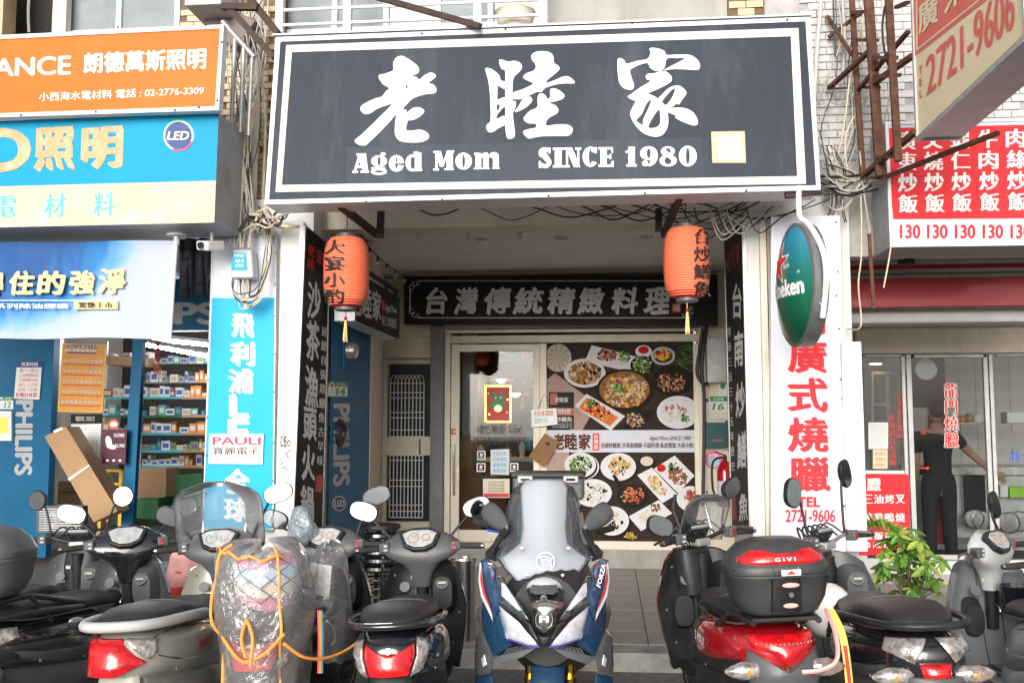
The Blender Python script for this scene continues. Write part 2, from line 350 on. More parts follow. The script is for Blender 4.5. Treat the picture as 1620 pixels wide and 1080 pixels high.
def letters(mb, s, q, pl, bold=0, w=.02, lift=.003, cell=False, slant=0, wob=0, mi=0, rot=0, res=3):
    q = quad(q)
    if not s.strip(): return mb
    vs, fs = glyphs(s, res)
    if not vs: return mb
    x0 = min(v[0] for v in vs); x1 = max(v[0] for v in vs); y0 = min(v[1] for v in vs); y1 = max(v[1] for v in vs)
    if cell: x0, x1, y0, y1 = 0, 1.0, -.12, .88
    W, H = max(x1-x0, 1e-4), max(y1-y0, 1e-4)
    ph = RD.random()*6
    for k, (ox, oy) in enumerate(BOLD[bold]):
        P = []
        for x, y in vs:
            x += ox*w; y += oy*w
            u, v = (x-x0)/W, (y-y0)/H
            u += slant*(v-.5)*H/W
            if wob: u += wob*math.sin(7*v+3*u*W+ph)*.5/W*H; v += wob*math.sin(6*u*W+ph+1)*.6
            if rot:
                cu, cv = (u-.5)*W, (v-.5)*H; c_, s_ = math.cos(rot), math.sin(rot)
                u = (cu*c_-cv*s_)/W+.5; v = (cu*s_+cv*c_)/H+.5
            px, py = bil(q, u, 1-v)
            P.append(onp(px, py, pl, lift+k*.0003))
        mb.add(P, fs, mi)
    return mb
def vletters(mb, s, x0, y0, x1, y1, pl, gap=.12, tops=None, **k):   # one glyph below another; tops: (left, right) slopes via quads
    n = len(s)
    for i, ch in enumerate(s):
        a = i/n; b = (i+1-gap)/n
        if tops:
            q = (bil(tops, 0, a), bil(tops, 1, a), bil(tops, 1, b), bil(tops, 0, b))
        else: q = (x0, lerp(y0, y1, a), x1, lerp(y0, y1, b))
        letters(mb, ch, q, pl, cell=True, **k)
    return mb
def sheet(mb, q, pl, lift=0, mi=0, thick=0):
    q = quad(q); P = [onp(x, y, pl, lift) for x, y in q]
    if thick: mb.prism(P, -pl[1]*thick, mi)
    else: mb.poly(P, mi)
    return mb
def stroke(mb, P, pl, lift, closed=False, mi=0, k=5):   # smooth closed outline in pixels
    n = len(P); out = []
    for i in range(n):
        p0, p1, p2, p3 = V(P[i-1]), V(P[i]), V(P[(i+1) % n]), V(P[(i+2) % n])
        for j in range(k):
            t = j/k; out.append(.5*((2*p1)+(p2-p0)*t+(2*p0-5*p1+4*p2-p3)*t*t+(3*p1-p0-3*p2+p3)*t**3))
    mb.poly([onp(p[0], p[1], pl, lift) for p in out], mi); return mb
def brush(mb, P, pl, lift, mi=0):   # a brush stroke: (x, y, half width) in pixels along its spine, round ends
    Q = smooth_pts([(a, b, c) for a, b, c in P], 6); m = len(Q)
    L_, R_ = [], []
    for i, p in enumerate(Q):
        t = Q[min(i+1, m-1)]-Q[max(i-1, 0)]; t = V((t.x, t.y)).normalized(); nn = V((-t.y, t.x))
        c = V((p.x, p.y)); L_.append(c+nn*p.z); R_.append(c-nn*p.z)
        if i == 0: t0, n0, c0, r0 = t, nn, c, p.z
        if i == m-1: t1, n1, c1, r1 = t, nn, c, p.z
    for i in range(m-1):
        mb.add([onp(a.x, a.y, pl, lift) for a in (L_[i], L_[i+1], R_[i+1], R_[i])], [(0, 1, 2, 3)], mi)
    for t, nn, c, r, sg in ((t0, n0, c0, r0, -1), (t1, n1, c1, r1, 1)):
        pts = [c+nn*r*math.cos(a)+t*sg*r*math.sin(a) for a in [math.pi*k/8 for k in range(9)]]
        mb.add([onp(a.x, a.y, pl, lift) for a in pts], [tuple(range(9))], mi)
    return mb
def cable(name, pts, r, m, label, group=None, k=6, cat='cable'):
    if group: label = {'cable': 'black ', 'cableg': 'grey ', 'cablec': 'cream '}[m]*('black' not in label)+('thick ' if r > .0055 else '')*('thin' not in label)+label
    P = [at(*p) if not isinstance(p, V) else p for p in pts]
    return MB().tube(smooth_pts(P, k), r, 5).build(name, M[m], label=label, cat=cat, group=group, smooth=60)

# ================================================================== THE GROUND
YF, YB, ZF, ZC = 7.25, 11.2, .13, 3.42        # pillar front, shop front, arcade floor, arcade ceiling
MB().bb((-150, -150, -.3), (150, 150, -.02)).build('ground', M['asphalt'], kind='structure')
MB().bb((-25, -14, -.2), (25, 7.05, 0)).build('road', M['asphalt'], kind='structure')
pav = MB().bb((-9, 7.31, -.1), (7, 16.5, ZF-.012)).build('arcade_floor', M['grout'], kind='structure')
kb = MB().bb((-9, 7.06, -.1), (7, 7.30, .10)).build('kerb', M['grout'], kind='structure')
x = -6.3
while x < 5:
    L_ = .9
    MB().bb((x+.006, 7.045+RD.uniform(-.004, .004), -.05), (x+L_-.006, 7.303, ZF+RD.uniform(-.004, .003))).build('kerb_stone', M['kerb'], kb, bevel=.012)
    x += L_
# floor tiles of the arcades: every tile a piece, sharing one mesh
t0 = MB().box((0, 0, -.008), (.443, .443, .016)).build('tile', M['tile'], pav, local=True, bevel=.003)
first = True
for i in range(-13, 9):
    for j in range(9):
        cx, cy = .26+.45*i+.225, 7.55+.45*j
        if cy > 11.2: continue
        if -2.3 > cx > -2.9 and cy < 8: continue
        px = 965+cx/cy*FPX
        if px < -30 or px > 1660 or (px < 240 and cy < 9): continue
        o = t0 if first else copy_mesh(t0, pav); first = False
        o.location = V((cx, cy, ZF+RD.uniform(-.0015, .0015)))-PM[pav.name].translation
        o.rotation_euler = (RD.uniform(-.002, .002), RD.uniform(-.002, .002), 0)

# ================================================================== THE SHOPHOUSES
mid = thing('shophouse', 'middle shophouse of beige render with the black restaurant front under it', 'building', (-.6, 9, 0))
lef = thing('shophouse', 'left shophouse with yellowish wall tiles above the lighting shop', 'building', (-5, 9, 0))
rig = thing('shophouse', 'right shophouse of white painted brick above the roast meat shop', 'building', (3, 9, 0))
xa, xb = -2.95, -2.22            # left pillar
xc, xd = 1.00, 1.72              # right pillar
MB().bb((xa, YF, 0), (xb, YF+.45, 3.4)).build('pillar', M['white'], lef)
MB().bb((xc, YF, 0), (xd, YF+1.1, 3.4)).build('pillar', M['white'], rig)
MB().bb((-7.6, YF+.1, 0), (-7.0, YF+.8, 3.4)).build('pillar', M['white'], lef)
for nm, a, b, par in (('beam', -8, xa, lef), ('beam', xb-.02, xc+.02, mid), ('beam', xd, 7, rig)):
    MB().bb((a, YF+.2, 3.2), (b, YF+.5, 3.6)).build(nm, M['cream'] if par is mid else M['white'], par)
# ceilings: long painted boards
for a, b, par in ((-8, xa+.1, lef), (-2.84, 1.46, mid), (xd-.1, 7, rig)):
    c0 = MB().bb((a, YF+.45, ZC+.012), (b, 16.5, ZC+.1)).build('ceiling', M['ceil'], par)
    if par is mid:
        n = 9
        for k in range(n):
            y0 = YF+.5+k*.43
            MB().bb((a, y0, ZC-.004+RD.uniform(-.002, .002)), (b, y0+.424, ZC+.011)).build('ceiling_panel', M['ceil'], c0)
        for px, py in ((760, 377), (888, 375), (1023, 374)):
            p = atz(px, py, ZC)
            MB().lathe([(.001, 0), (.05, 0), (.062, -.008), (.066, .006)], (p.x, p.y, ZC-.006), 20).build('downlight_ring', M['galv'], c0, smooth=50)
# deep side walls of the three arcades and the back walls
MB().bb((xb-.02, YF+.45, 0), (xb-.16, 9.0, 3.4)).build('side_wall', M['cream'], mid)
wl = MB(); wl.prism([V((-2.19, 9.0, 0)), V((-2.58, 11.2, 0)), V((-2.8, 11.2, 0)), V((-2.4, 9.0, 0))], (0, 0, 3.4)); wl.build('side_wall', M['cream'], mid)
MB().bb((1.37, YF+1.1, 0), (1.47, 11.2, 3.4)).build('side_wall', M['cream'], mid)
MB().bb((1.37, 11.16, ZF), (xc-.02, 11.4, 3.4)).build('back_wall', M['cream'], mid)
MB().bb((-1.86, 11.22, 2.8), (.97, 11.4, 3.4)).build('back_wall', M['cream'], mid)
MB().bb((-2.8, 11.22, 2.72), (-1.86, 11.4, 3.4)).build('back_wall', M['cream'], mid)
# upper walls (the street face above the arcades)
def upz(py, Y=7.45): return at(900, py, Y).z
ua = at(285, 30, 7.45).x; ub = at(445, 30, 7.45).x; uc = at(862, 10, 7.45).x; ud = at(1210, 15, 7.45).x
MB().bb((-8, 7.47, 3.55), (ua, 7.7, 4.62)).build('upper_wall', M['cream'], lef)
MB().bb((-8, 7.9, 4.6), (ua, 8.0, 6)).build('back_wall', M['dark'], lef)  # near-black sheet: the shade of the open recess is put into its colour
yw = MB().bb((ua, 7.46, 3.4), (ub, 7.7, 5.6)).build('upper_wall', M['ymortar'], lef)
cw = MB().bb((uc, 7.46, 3.4), (ud-.28, 7.7, 5.6)).build('upper_wall', M['cement'], mid)
MB().bb((ub, 7.46, 3.4), (uc, 7.7, 4.45)).build('upper_wall', M['cement'], mid)
yw2 = MB().bb((ud-.275, 7.46, 3.4), (ud, 7.7, 5.6)).build('upper_wall', M['ymortar'], mid)
bw = MB().bb((ud, 7.46, 3.2), (6, 7.7, 5.8)).build('upper_wall', M['mortar'], rig)
# small facing tiles, one piece each
def tiles(par, m, X0, X1, Z0, Z1, w_, h_, Y, gap=.007, vis=None, var=.004, lim=300):
    t = MB().box((0, .012, 0), (w_-gap, .024, h_-gap)).build('tile', m, par, local=True, bevel=0)
    t.location = V((0, 0, -50)); n = 0; rest = MB(); row = 0; z = Z0; used = False
    while z < Z1:
        x = X0 - (w_/2 if row % 2 else 0)
        while x < X1:
            cx, cz = x+w_/2, z+h_/2
            if X0 <= cx-w_*.45 and cx+w_*.45 <= X1 and RD.random() > .012:
                px = EYE; v = V((cx, Y, cz))-EYE; f = v.dot(_f); sx, sy = 810+v.dot(_r)/f*FPX, 540-v.dot(_u)/f*FPX
                see = -8 < sx < 1628 and -12 < sy and (vis is None or vis(sx, sy))
                loc = V((cx, Y+RD.uniform(-var, var), cz)) - PM[par.name].translation
                if see and n < lim:
                    o = t if not used else copy_mesh(t, par); used = True
                    o.location = loc; o.rotation_euler = (RD.uniform(-.012, .012), RD.uniform(-.01, .01), RD.uniform(-.01, .01)); n += 1
                elif see:
                    rest.box(V((cx, Y+.012, cz)), (w_-gap, .024, h_-gap))
            x += w_
        z += h_; row += 1
    if rest.v: rest.build('tile', m, par, kind='stuff')
tiles(yw, M['ytile'], ua, ub, 3.3, 5.0, .115, .052, 7.445, vis=lambda x, y: (x > 352 or y < 60) and x < 440 and y < 330)
tiles(yw2, M['ytile'], ud-.27, ud-.005, 4.6, 5.0, .13, .06, 7.445, vis=lambda x, y: y < 45)
tiles(bw, M['wbrick'], ud+.005, 3.6, 3.35, 5.0, .125, .058, 7.445, vis=lambda x, y: x > 1275 and (y < 200 or x < 1400) and not (x > 1445 and y < 70 + (1620-x)*.8), lim=300)
# thin patch of broken render at the foot of the painted brick
MB().bb((1.74, 7.44, 2.915), (6, 7.6, 3.36)).build('lintel', mat('peeling_render', (.52, .49, .45), .9, var=.2, vs=8, bump=.7, bs=25, dirt=.8, dcol=(.25, .22, .19), dsc=4), rig, bevel=.01)

# windows of the first floor
def window(par, q, Y, nx, fm='white2', pane='frost', fw=.045, split=None):
    a, b = at(*q[0], Y), at(*q[1], Y)     # lower left, upper right
    f = MB(); x0, x1, z0, z1 = a.x, b.x, a.z, b.z
    xs = [x0+(x1-x0)*k/nx for k in range(nx+1)]
    for x in xs: f.bb((x-fw/2, Y-.03, z0), (x+fw/2, Y+.03, z1))
    f.bb((x0, Y-.035, z0-fw), (x1, Y+.035, z0)); 
    wn = f.build('window', M[fm], par, bevel=.003)
    for k in range(nx):
        pn = pane if isinstance(pane, str) else pane[k]
        MB().bb((xs[k]+fw/2, Y-.006, z0), (xs[k+1]-fw/2, Y+.006, z1)).build('pane', M[pn], wn)
    return wn
window(lef, ((98, 52), (285, -60)), 7.55, 2)
wf = MB().bb((at(92, 20, 7.5).x, 7.42, 4.5), (at(113, 20, 7.5).x, 7.5, 5.6)); wf.build('window_jamb', M['cream'], lef)
MB().bb((-6, 7.42, 4.4), (at(14, 20, 7.5).x, 7.6, 5.6)).build('wall_corner', M['ytile'], lef)
MB().tube(smooth_pts([at(47, -20, 7.6), at(45, 20, 7.6), at(46, 52, 7.6)]), .012, 6).build('wire', M['galv'], lef)
window(mid, ((450, 50), (860, -50)), 7.62, 5, pane=('frost', 'frost', 'darkglass', 'frost', 'darkglass'))
rl = thing('balcony_railing', 'white metal balcony railing above the black restaurant sign', 'railing', at(650, 50, 7.2))
for x in (443, 550, 756, 860):
    p = at(x, 40, 7.2); MB().bb((p.x-.03, 7.17, 4.3), (p.x+.03, 7.23, 5.4)).build('post', M['white2'], rl, bevel=.004)
for y in (38, 14, -14):
    a, b = at(443, y+4, 7.2), at(860, y-12, 7.2); z = (a.z+b.z)/2
    MB().tube([V((a.x, 7.18, z)), V((b.x, 7.18, z))], .014, 8).build('rail', M['white2'], rl, smooth=50)
p = at(815, 22, 7.35)
MB().lathe([(.001, .0), (.10, 0), (.14, .10), (.155, .16), (.16, .165), (.15, .17), (.13, .12)], (p.x, p.y, p.z-.16), 24).build('wash_tub', M['ivory'], label='upturned cream plastic tub behind the balcony railing', cat='tub', smooth=40)

# ================================================================== THE BIG RESTAURANT SIGN
A0, B0 = at(419, 324, 6.45), at(1298, 301, 6.45); T0 = at(437, 60, 6.63)
SP = pl3(A0, B0, T0); SQ = ((437, 60), (1281, 28), (1298, 301), (419, 324))
big = thing('shop_sign', 'large slate sign board with three white brush characters over the restaurant', 'sign', (A0+B0)/2)
c4 = [onp(x, y, SP) for x, y in SQ]; nb = -SP[1]; nb = V((0, 1, 0))
MB().prism([c+V((0, .012, 0)) for c in c4], V((0, .27, 0))).build('sign_box', M['white2'], big, bevel=.006)
def inset(q, d):                   # shrink a pixel quad by d pixels
    q = [V(p) for p in q]; c = sum(q, V((0, 0)))/4; out = []
    for p in q: out.append((p.x+(d if p.x < c.x else -d), p.y+(d if p.y < c.y else -d)))
    return out
def ring_bars(mb, qo, qi, pl, lift, thick=0, mi=0):
    for k in range(4):
        a, b, c, d = qo[k], qo[(k+1) % 4], qi[(k+1) % 4], qi[k]
        P = [onp(x, y, pl, lift) for x, y in (a, b, c, d)]
        if thick: mb.prism(P, -pl[1]*thick, mi)
        else: mb.poly(P, mi)
    return mb
ring_bars(MB(), SQ, inset(SQ, 7), SP, .008, .02).build('rim', M['white2'], big)
MB().poly([onp(x, y, SP, .001) for x, y in inset(SQ, 6.5)]).build('face', M['slate'], big)
Q1 = [(453, 72), (1263, 45), (1275, 291), (436, 304)]; Q2 = [(462, 83), (1251, 58), (1261, 279), (446, 293)]
for x0, x1 in ((735, 741), (1006, 1003)):
    g = MB(); g.poly([onp(*p, SP, .0016) for p in ((x0, 62), (x0+1.3, 62), (x1+1.3, 300), (x1, 300))]); g.build('sheet_seam', M['slate2'], big)
ring_bars(MB(), Q1, Q2, SP, .0025).build('border_line', M['ivory'], big)
MB().poly([onp(x, y, SP, .0022) for x, y in ((548, 233), (1110, 218), (1113, 283), (547, 296))]).build('name_strip', M['slate2'], big)
# the three characters, stroke by stroke (pixels of the photograph on the plane of the board)
def Z(pts, ox, oy, s=160/1080): return [(ox+a*s, oy+b*s) for a, b in pts]
g1 = {}; k = [0]
def S(pts, ox, oy): k[0] += 1; g1.setdefault(ox, MB()); stroke(g1[ox], Z(pts, ox, oy), SP, .004+k[0]*.00025)
S([(490,130),(520,80),(580,62),(640,90),(700,130),(755,180),(762,230),(730,258),(690,275),(740,290),(765,315),(820,270),(880,242),(930,255),(938,290),(870,350),(920,370),(950,420),(930,460),(850,468),(780,485),(700,515),(640,570),(590,628),(628,640),(632,700),(640,760),(632,855),(780,850),(850,880),(872,920),(850,955),(780,982),(650,985),(560,968),(515,920),(505,860),(510,760),(516,692),(440,775),(340,880),(230,985),(190,1015),(130,1012),(85,985),(82,955),(150,900),(250,805),(350,705),(470,582),(400,595),(320,625),(240,675),(180,680),(140,640),(145,600),(200,560),(300,515),(365,495),(410,440),(442,405),(380,365),(335,300),(340,265),(400,252),(484,218),(488,170)], 550, 80)
S([(628,690),(650,655),(700,618),(760,610),(810,635),(815,665),(770,710),(700,745),(640,748),(622,725)], 550, 80)
S([(88,265),(130,262),(190,295),(240,345),(252,392),(302,408),(302,484),(250,462),(222,450),(216,500),(216,592),(250,585),(302,575),(302,660),(216,762),(212,800),(290,770),(302,855),(230,900),(170,940),(125,942),(98,905),(102,865),(138,832),(145,760),(142,640),(135,520),(120,400),(95,310)], 755, 70)
S([(236,175),(260,170),(330,190),(400,183),(450,200),(480,240),(460,290),(400,348),(382,400),(376,500),(380,620),(382,760),(392,860),(404,960),(390,1000),(350,1014),(318,1000),(306,940),(300,860),(300,700),(300,500),(300,298),(262,270),(240,220)], 755, 70)
S([(376,525),(470,492),(596,430),(540,395),(492,362),(520,320),(606,285),(626,230),(585,170),(582,120),(630,88),(700,80),(770,92),(810,130),(822,205),(865,235),(878,270),(850,305),(752,385),(745,420),(850,380),(940,347),(1000,365),(1040,405),(1030,424),(950,424),(860,432),(730,470),(690,512),(640,514),(560,550),(470,590),(410,592),(376,580)], 755, 70)
S([(405,715),(440,670),(490,590),(560,566),(586,590),(578,625),(520,680),(440,722),(410,730)], 755, 70)
S([(400,610),(415,650),(380,740),(360,700),(370,640)], 755, 70)
S([(645,600),(655,545),(690,530),(730,555),(750,590),(780,565),(778,500),(800,478),(850,485),(905,520),(932,555),(910,590),(850,612),(768,632),(830,655),(866,700),(850,745),(756,802),(740,872),(850,862),(950,862),(1005,885),(1020,920),(1000,965),(950,984),(800,985),(650,992),(560,1012),(515,985),(490,938),(540,915),(624,895),(622,855),(550,850),(500,815),(505,780),(560,720),(640,678)], 755, 70)
S([(85,165),(110,155),(150,175),(180,215),(290,185),(400,162),(432,95),(420,60),(450,45),(520,55),(580,80),(606,120),(720,118),(850,122),(920,160),(958,215),(955,265),(920,282),(800,275),(680,272),(576,282),(700,215),(795,160),(700,155),(608,162),(585,250),(540,290),(480,290),(430,260),(400,210),(320,225),(250,258),(214,288),(230,360),(256,440),(245,485),(200,492),(140,470),(98,410),(82,300),(80,200)], 965, 70)
S([(382,345),(410,322),(480,315),(560,292),(610,305),(655,350),(655,400),(600,440),(500,490),(415,528),(300,610),(220,590),(190,565),(230,535),(320,470),(428,402),(390,380)], 965, 70)
S([(290,595),(330,560),(415,540),(520,590),(590,655),(612,720),(622,820),(610,900),(570,965),(510,992),(440,988),(350,950),(270,870),(225,790),(215,740),(240,680)], 965, 70)
S([(520,590),(560,540),(620,480),(690,450),(750,455),(805,500),(812,540),(770,600),(735,650),(715,640),(670,672),(610,690),(700,684),(790,688),(870,720),(920,780),(938,840),(925,868),(880,872),(790,840),(695,790),(705,770),(610,728),(560,680)], 965, 70)
pass
for q_ in g1.values(): q_.build('brush_character', M['paper'], big)
g3 = MB(); kk = [0]                # openings within the strokes
def H(pts, ox, oy): kk[0] += 1; stroke(g3, Z(pts, ox, oy), SP, .0085+kk[0]*.0002)
H([(282,818),(340,750),(390,640),(440,605),(410,690),(352,820),(360,868),(330,860)], 965, 70)
H([(410,885),(450,800),(522,705),(535,780),(535,850),(500,890),(440,903)], 965, 70)
H([(556,620),(600,560),(660,495),(692,480),(680,540),(640,610),(595,658),(570,640)], 965, 70)
H([(640,400),(720,352),(716,358),(640,392),(652,318),(640,345),(620,405)], 550, 80)
H([(212,655),(244,662),(212,722)], 755, 70); H([(222,752),(282,682),(284,712),(222,778)], 755, 70)
g3.build('stroke_opening', M['slate'], big)
# the roman lettering: heavy slab letters built from stems, bars and slabs, coordinates in the zoomed crop
def roman(mb, spec, ox, oy, s, slope):
    n = 0
    for ch in spec:
        for it in ch:
            n += 1; l = .006+.0001*(n % 40)
            if it[0] == 'r':        # a box or a slanted stem: x0,y0,x1,y1 (+ bottom shift)
                _, x0, y0, x1, y1 = it[:5]; sh = it[5] if len(it) > 5 else 0
                q = [(x0, y0), (x1, y0), (x1+sh, y1), (x0+sh, y1)]
            elif it[0] == 'p': q = it[1]
            elif it[0] == 'o':      # ring: cx,cy,rx,ry,irx,iry,a0,a1
                _, cx, cy, rx, ry, ix, iy, a0, a1 = it; m = 20
                o_ = [(cx+rx*math.cos(rad(a0+(a1-a0)*t/m)), cy-ry*math.sin(rad(a0+(a1-a0)*t/m))) for t in range(m+1)]
                i_ = [(cx+ix*math.cos(rad(a0+(a1-a0)*t/m)), cy-iy*math.sin(rad(a0+(a1-a0)*t/m))) for t in range(m+1)]
                for t in range(m):
                    q = [o_[t], o_[t+1], i_[t+1], i_[t]]
                    mb.poly([onp(ox+a*s, oy+(b)*s, SP, l) for a, b in q])
                continue
            mb.poly([onp(ox+a*s, oy+b*s, SP, l) for a, b in q])
    return mb
rm = MB(); rm2 = MB()
roman(rm, [
 [('p',[(92,148),(180,146),(205,318),(150,318)]), ('p',[(110,160),(138,160),(85,322),(60,322)]), ('r',48,318,104,338), ('r',128,316,212,336), ('r',86,268,160,290), ('r',88,146,184,164)],
 [('o',312,222,78,58,16,44,0,360), ('o',310,325,80,34,42,12,0,360), ('r',236,282,372,300), ('o',352,152,26,16,0,0,0,360), ('p',[(330,160),(352,158),(356,186),(330,180)])],
 [('o',484,245,76,82,14,54,20,345), ('r',470,224,556,244)],
 [('o',640,240,68,84,18,62,55,305), ('r',664,140,728,312), ('r',652,130,700,150), ('r',690,298,736,320), ('r',655,300,700,322)],
 [('r',866,126,888,300), ('p',[(866,124),(920,124),(952,240),(930,278),(910,276)]), ('p',[(985,120),(1000,120),(945,276),(925,276)]), ('r',976,120,1040,298), ('r',848,124,906,142), ('r',990,118,1052,138), ('r',846,296,902,316), ('r',954,294,1048,312)],
 [('o',1145,224,82,84,14,64,0,360)],
 [('r',1262,145,1318,300), ('r',1248,143,1300,160), ('p',[(1312,168),(1345,140),(1378,138),(1392,160),(1392,200),(1338,200),(1318,182)]), ('p',[(1388,166),(1420,138),(1460,135),(1490,158),(1492,198),(1434,198),(1392,180)]), ('r',1338,190,1392,300), ('r',1434,190,1492,298), ('r',1244,290,1325,304), ('r',1330,290,1400,302), ('r',1428,286,1500,300)],
], 550, 220, 260/1620, 0)
roman(rm2, [
 [('o',98,102,44,40,14,14,20,235), ('o',100,168,46,42,14,14,-160,60), ('p',[(62,108),(100,90),(142,150),(140,180),(100,160)]), ('r',122,66,140,105), ('r',56,160,72,208)],
 [('r',170,66,218,206), ('r',156,66,232,82), ('r',156,190,232,206)],
 [('r',250,66,264,206), ('p',[(248,66),(294,66),(352,204),(306,204)]), ('r',330,66,344,200), ('r',238,64,292,80), ('r',316,64,358,80), ('r',238,190,276,206)],
 [('o',424,130,56,72,12,54,35,325), ('r',448,62,470,104)],
 [('r',494,62,540,202), ('r',480,62,584,78), ('r',480,186,588,202), ('r',536,120,568,138), ('p',[(568,70),(584,70),(584,104),(576,104)]), ('r',560,110,572,148), ('p',[(576,160),(590,160),(586,200),(560,200)])],
 [('r',694,60,740,196), ('r',680,184,754,200), ('p',[(668,94),(740,58),(740,78),(680,104)])],
 [('o',838,106,62,50,14,34,0,360), ('o',836,122,66,76,18,60,-95,25), ('o',812,178,22,20,0,0,0,360)],
 [('o',974,92,50,36,20,22,0,360), ('o',976,158,62,42,26,26,0,360), ('p',[(932,100),(960,82),(1030,140),(1010,165)])],
 [('o',1116,126,64,74,14,58,0,360)],
], 840, 220, 360/1620, 0)
rm.build('name_lettering', M['paper'], big); rm2.build('year_lettering', M['paper'], big)
st = MB(); st.poly([onp(x, y, SP, .004) for x, y in ((1125, 209), (1178, 208), (1180, 258), (1127, 258))]); s_o = st.build('seal', M['peach'], big)
letters(MB(), '福', (1131, 213, 1174, 254), SP, 2, .05, .006, cell=False).build('seal_character', M['peach2'], s_o)
sc = MB()
for px, py in ((580,321),(668,55),(700,317),(868,311),(1020,307),(1180,303),(1245,33),(1000,38),(800,48)):
    p = onp(px, py, SP, .012); sc.cyl(p, p+SP[1]*.004, .008, n=8)
sc.build('screw', M['darkrust'], big)
a, b = onp(432, 58, SP), onp(1283, 26, SP)
MB().prism([a+V((0, -.02, .0)), b+V((0, -.02, .0)), b+V((0, .30, .03)), a+V((0, .30, .03))], (0, 0, .012)).build('top_flashing', M['galv'], big)
# steel under and behind it
for nm, pts, w_, lab in (
  ('bracket', (at(540, 327, 6.6), at(598, 372, 7.4)), .045, 'rusty steel strut under the left end of the big sign'),
  ('bracket', (at(603, 330, 7.3), at(601, 376, 7.3)), .05, 'short black steel post behind the left lantern bracket'),
  ('bracket', (at(1075, 312, 6.6), at(1050, 372, 7.4)), .045, 'dark steel strut above the right lantern'),
  ('bracket', (at(1042, 330, 7.3), at(1042, 366, 7.3)), .05, 'short black steel post beside the right lantern'),
  ('bracket', (at(575, -10, 6.9), at(760, 42, 6.55)), .04, 'thin dark angle iron running down onto the top of the big sign'),
  ('bracket', (at(1242, 308, 6.5), at(1302, 300, 6.5)), .05, 'rusty angle bracket at the lower right corner of the big sign')):
    MB().bar(pts[0], pts[1], w_, w_).build(nm, M['darkrust'], label=lab, cat='bracket', group='steel brackets of the big sign', bevel=.002)
mid_rail = MB().bar(at(533, 358, 7.75), at(1125, 358, 7.75), .03, .04).build('steel_rail', M['darkrust'], label='thin dark steel rail with bulbs under the arcade ceiling', cat='rail')

# ================================================================== LANTERNS
def lantern(cx, cy, hw, y0, y1, D, label, chars, x0, x1, cyc):
    top, bot = at(cx, y0, D), at(cx, y1, D); h = top.z-bot.z; R_ = hw*D/FPX; c = bot
    t = thing('paper_lantern', label, 'lantern', c, group='red paper lanterns under the big sign')
    N = 30; pr = []
    zs = [i/(N*2) for i in range(N*2+1)]
    for i, u in enumerate(zs):
        e = max(0, 1-abs(2*u-1)**3.6)**.5
        r = R_*(.50+.50*e) if 0 < u < 1 else R_*.45
        pr.append((r*(1.0 if i % 2 == 0 else .966), .035+(h-.07)*u))
    k = int(len(pr)*.10)
    rb_ = MB()
    for i in range(2, N*2-1, 2): rb_.torus(c+V((0, 0, pr[i][1])), pr[i][0]*1.0, .0022, n=40, k=5)
    rb_.build('rib', mat('lantern_rib', (.86, .42, .24), .5), t, smooth=60, kind='stuff')  # ribs paler than the paper: their daylight highlight is put into the colour
    MB().lathe(pr[k:], c, 40).build('shade', M['lantern'], t, smooth=80)
    MB().lathe(pr[:k+1], c, 40).build('shade_base', M['lantern2'], t, smooth=80)
    for z in (.012, h-.05):
        MB().lathe([(R_*.46, z), (R_*.48, z+.002), (R_*.48, z+.036), (R_*.44, z+.038)], c, 28).build('cap_ring', M['plas2'], t, smooth=40)
    # painted characters following the paper
    g = MB(); n = len(chars)
    def surf(px, py, lift):
        d = ray(px, py); cc = V((c.x, c.y)); o = V((EYE.x, EYE.y)); dd = V((d.x, d.y))
        zz = None; rr = R_*1.0
        for it in range(4):
            a = dd.dot(dd); b = 2*dd.dot(o-cc); q = (o-cc).dot(o-cc)-(rr+lift)**2; disc = b*b-4*a*q
            if disc < 0: s_ = -b/(2*a)
            else: s_ = (-b-math.sqrt(disc))/(2*a)
            p = EYE+d*s_; u = min(max((p.z-c.z-.035)/(h-.07), .02), .98)
            rr = R_*(.50+.50*max(0, 1-abs(2*u-1)**3.6)**.5)
        return p
    for i, ch in enumerate(chars):
        vs, fs = glyphs(ch, 3)
        ya, yb = lerp(cyc[0], cyc[1], (i+.03)/n), lerp(cyc[0], cyc[1], (i+.95)/n)
        for kx, (ox, oy) in enumerate(BOLD[3]):
            g.add([surf(lerp(x0, x1, min(1.02, x+ox*.028)), lerp(yb, ya, y+.12+oy*.028), .0035+kx*.0003) for x, y in vs], fs)
    g.build('lettering', M['ink'], t)
    b = c+V((0, 0, 0)); L1 = .045
    MB().tube([b+V((0, 0, .02)), b+V((0, 0, -L1))], .003, 5).ball(b+V((0, 0, -L1)), (.013, .013, .016), 8).build('cord', M['pred'], t)
    ts = MB(); RR = random.Random(3)
    for i in range(22):
        a = i*.9; r = .004+.008*RR.random(); ts.tube([b+V((r*.3*math.cos(a), r*.3*math.sin(a), -L1-.01)), b+V((r*math.cos(a), r*math.sin(a), -L1-.075)), b+V((1.5*r*math.cos(a), 1.5*r*math.sin(a), -L1-.15-.02*RR.random()))], .0025, 4)
    ts.build('tassel', M['tassel'], t)
    MB().tube([c+V((0, 0, h-.02)), c+V((.0, 0, h+.30))], .0035, 5).build('hanging_wire', M['cable'], t)
lantern(547, 0, 37, 368, 494, 6.95, 'red paper lantern with four black characters hanging by the left pillar', '大宴小酌', 512, 546, (378, 482))
lantern(1087, 0, 36, 352, 480, 6.95, 'red paper lantern with black characters on its right side near the right pillar', '台炒鱔魚', 1097, 1125, (361, 471))

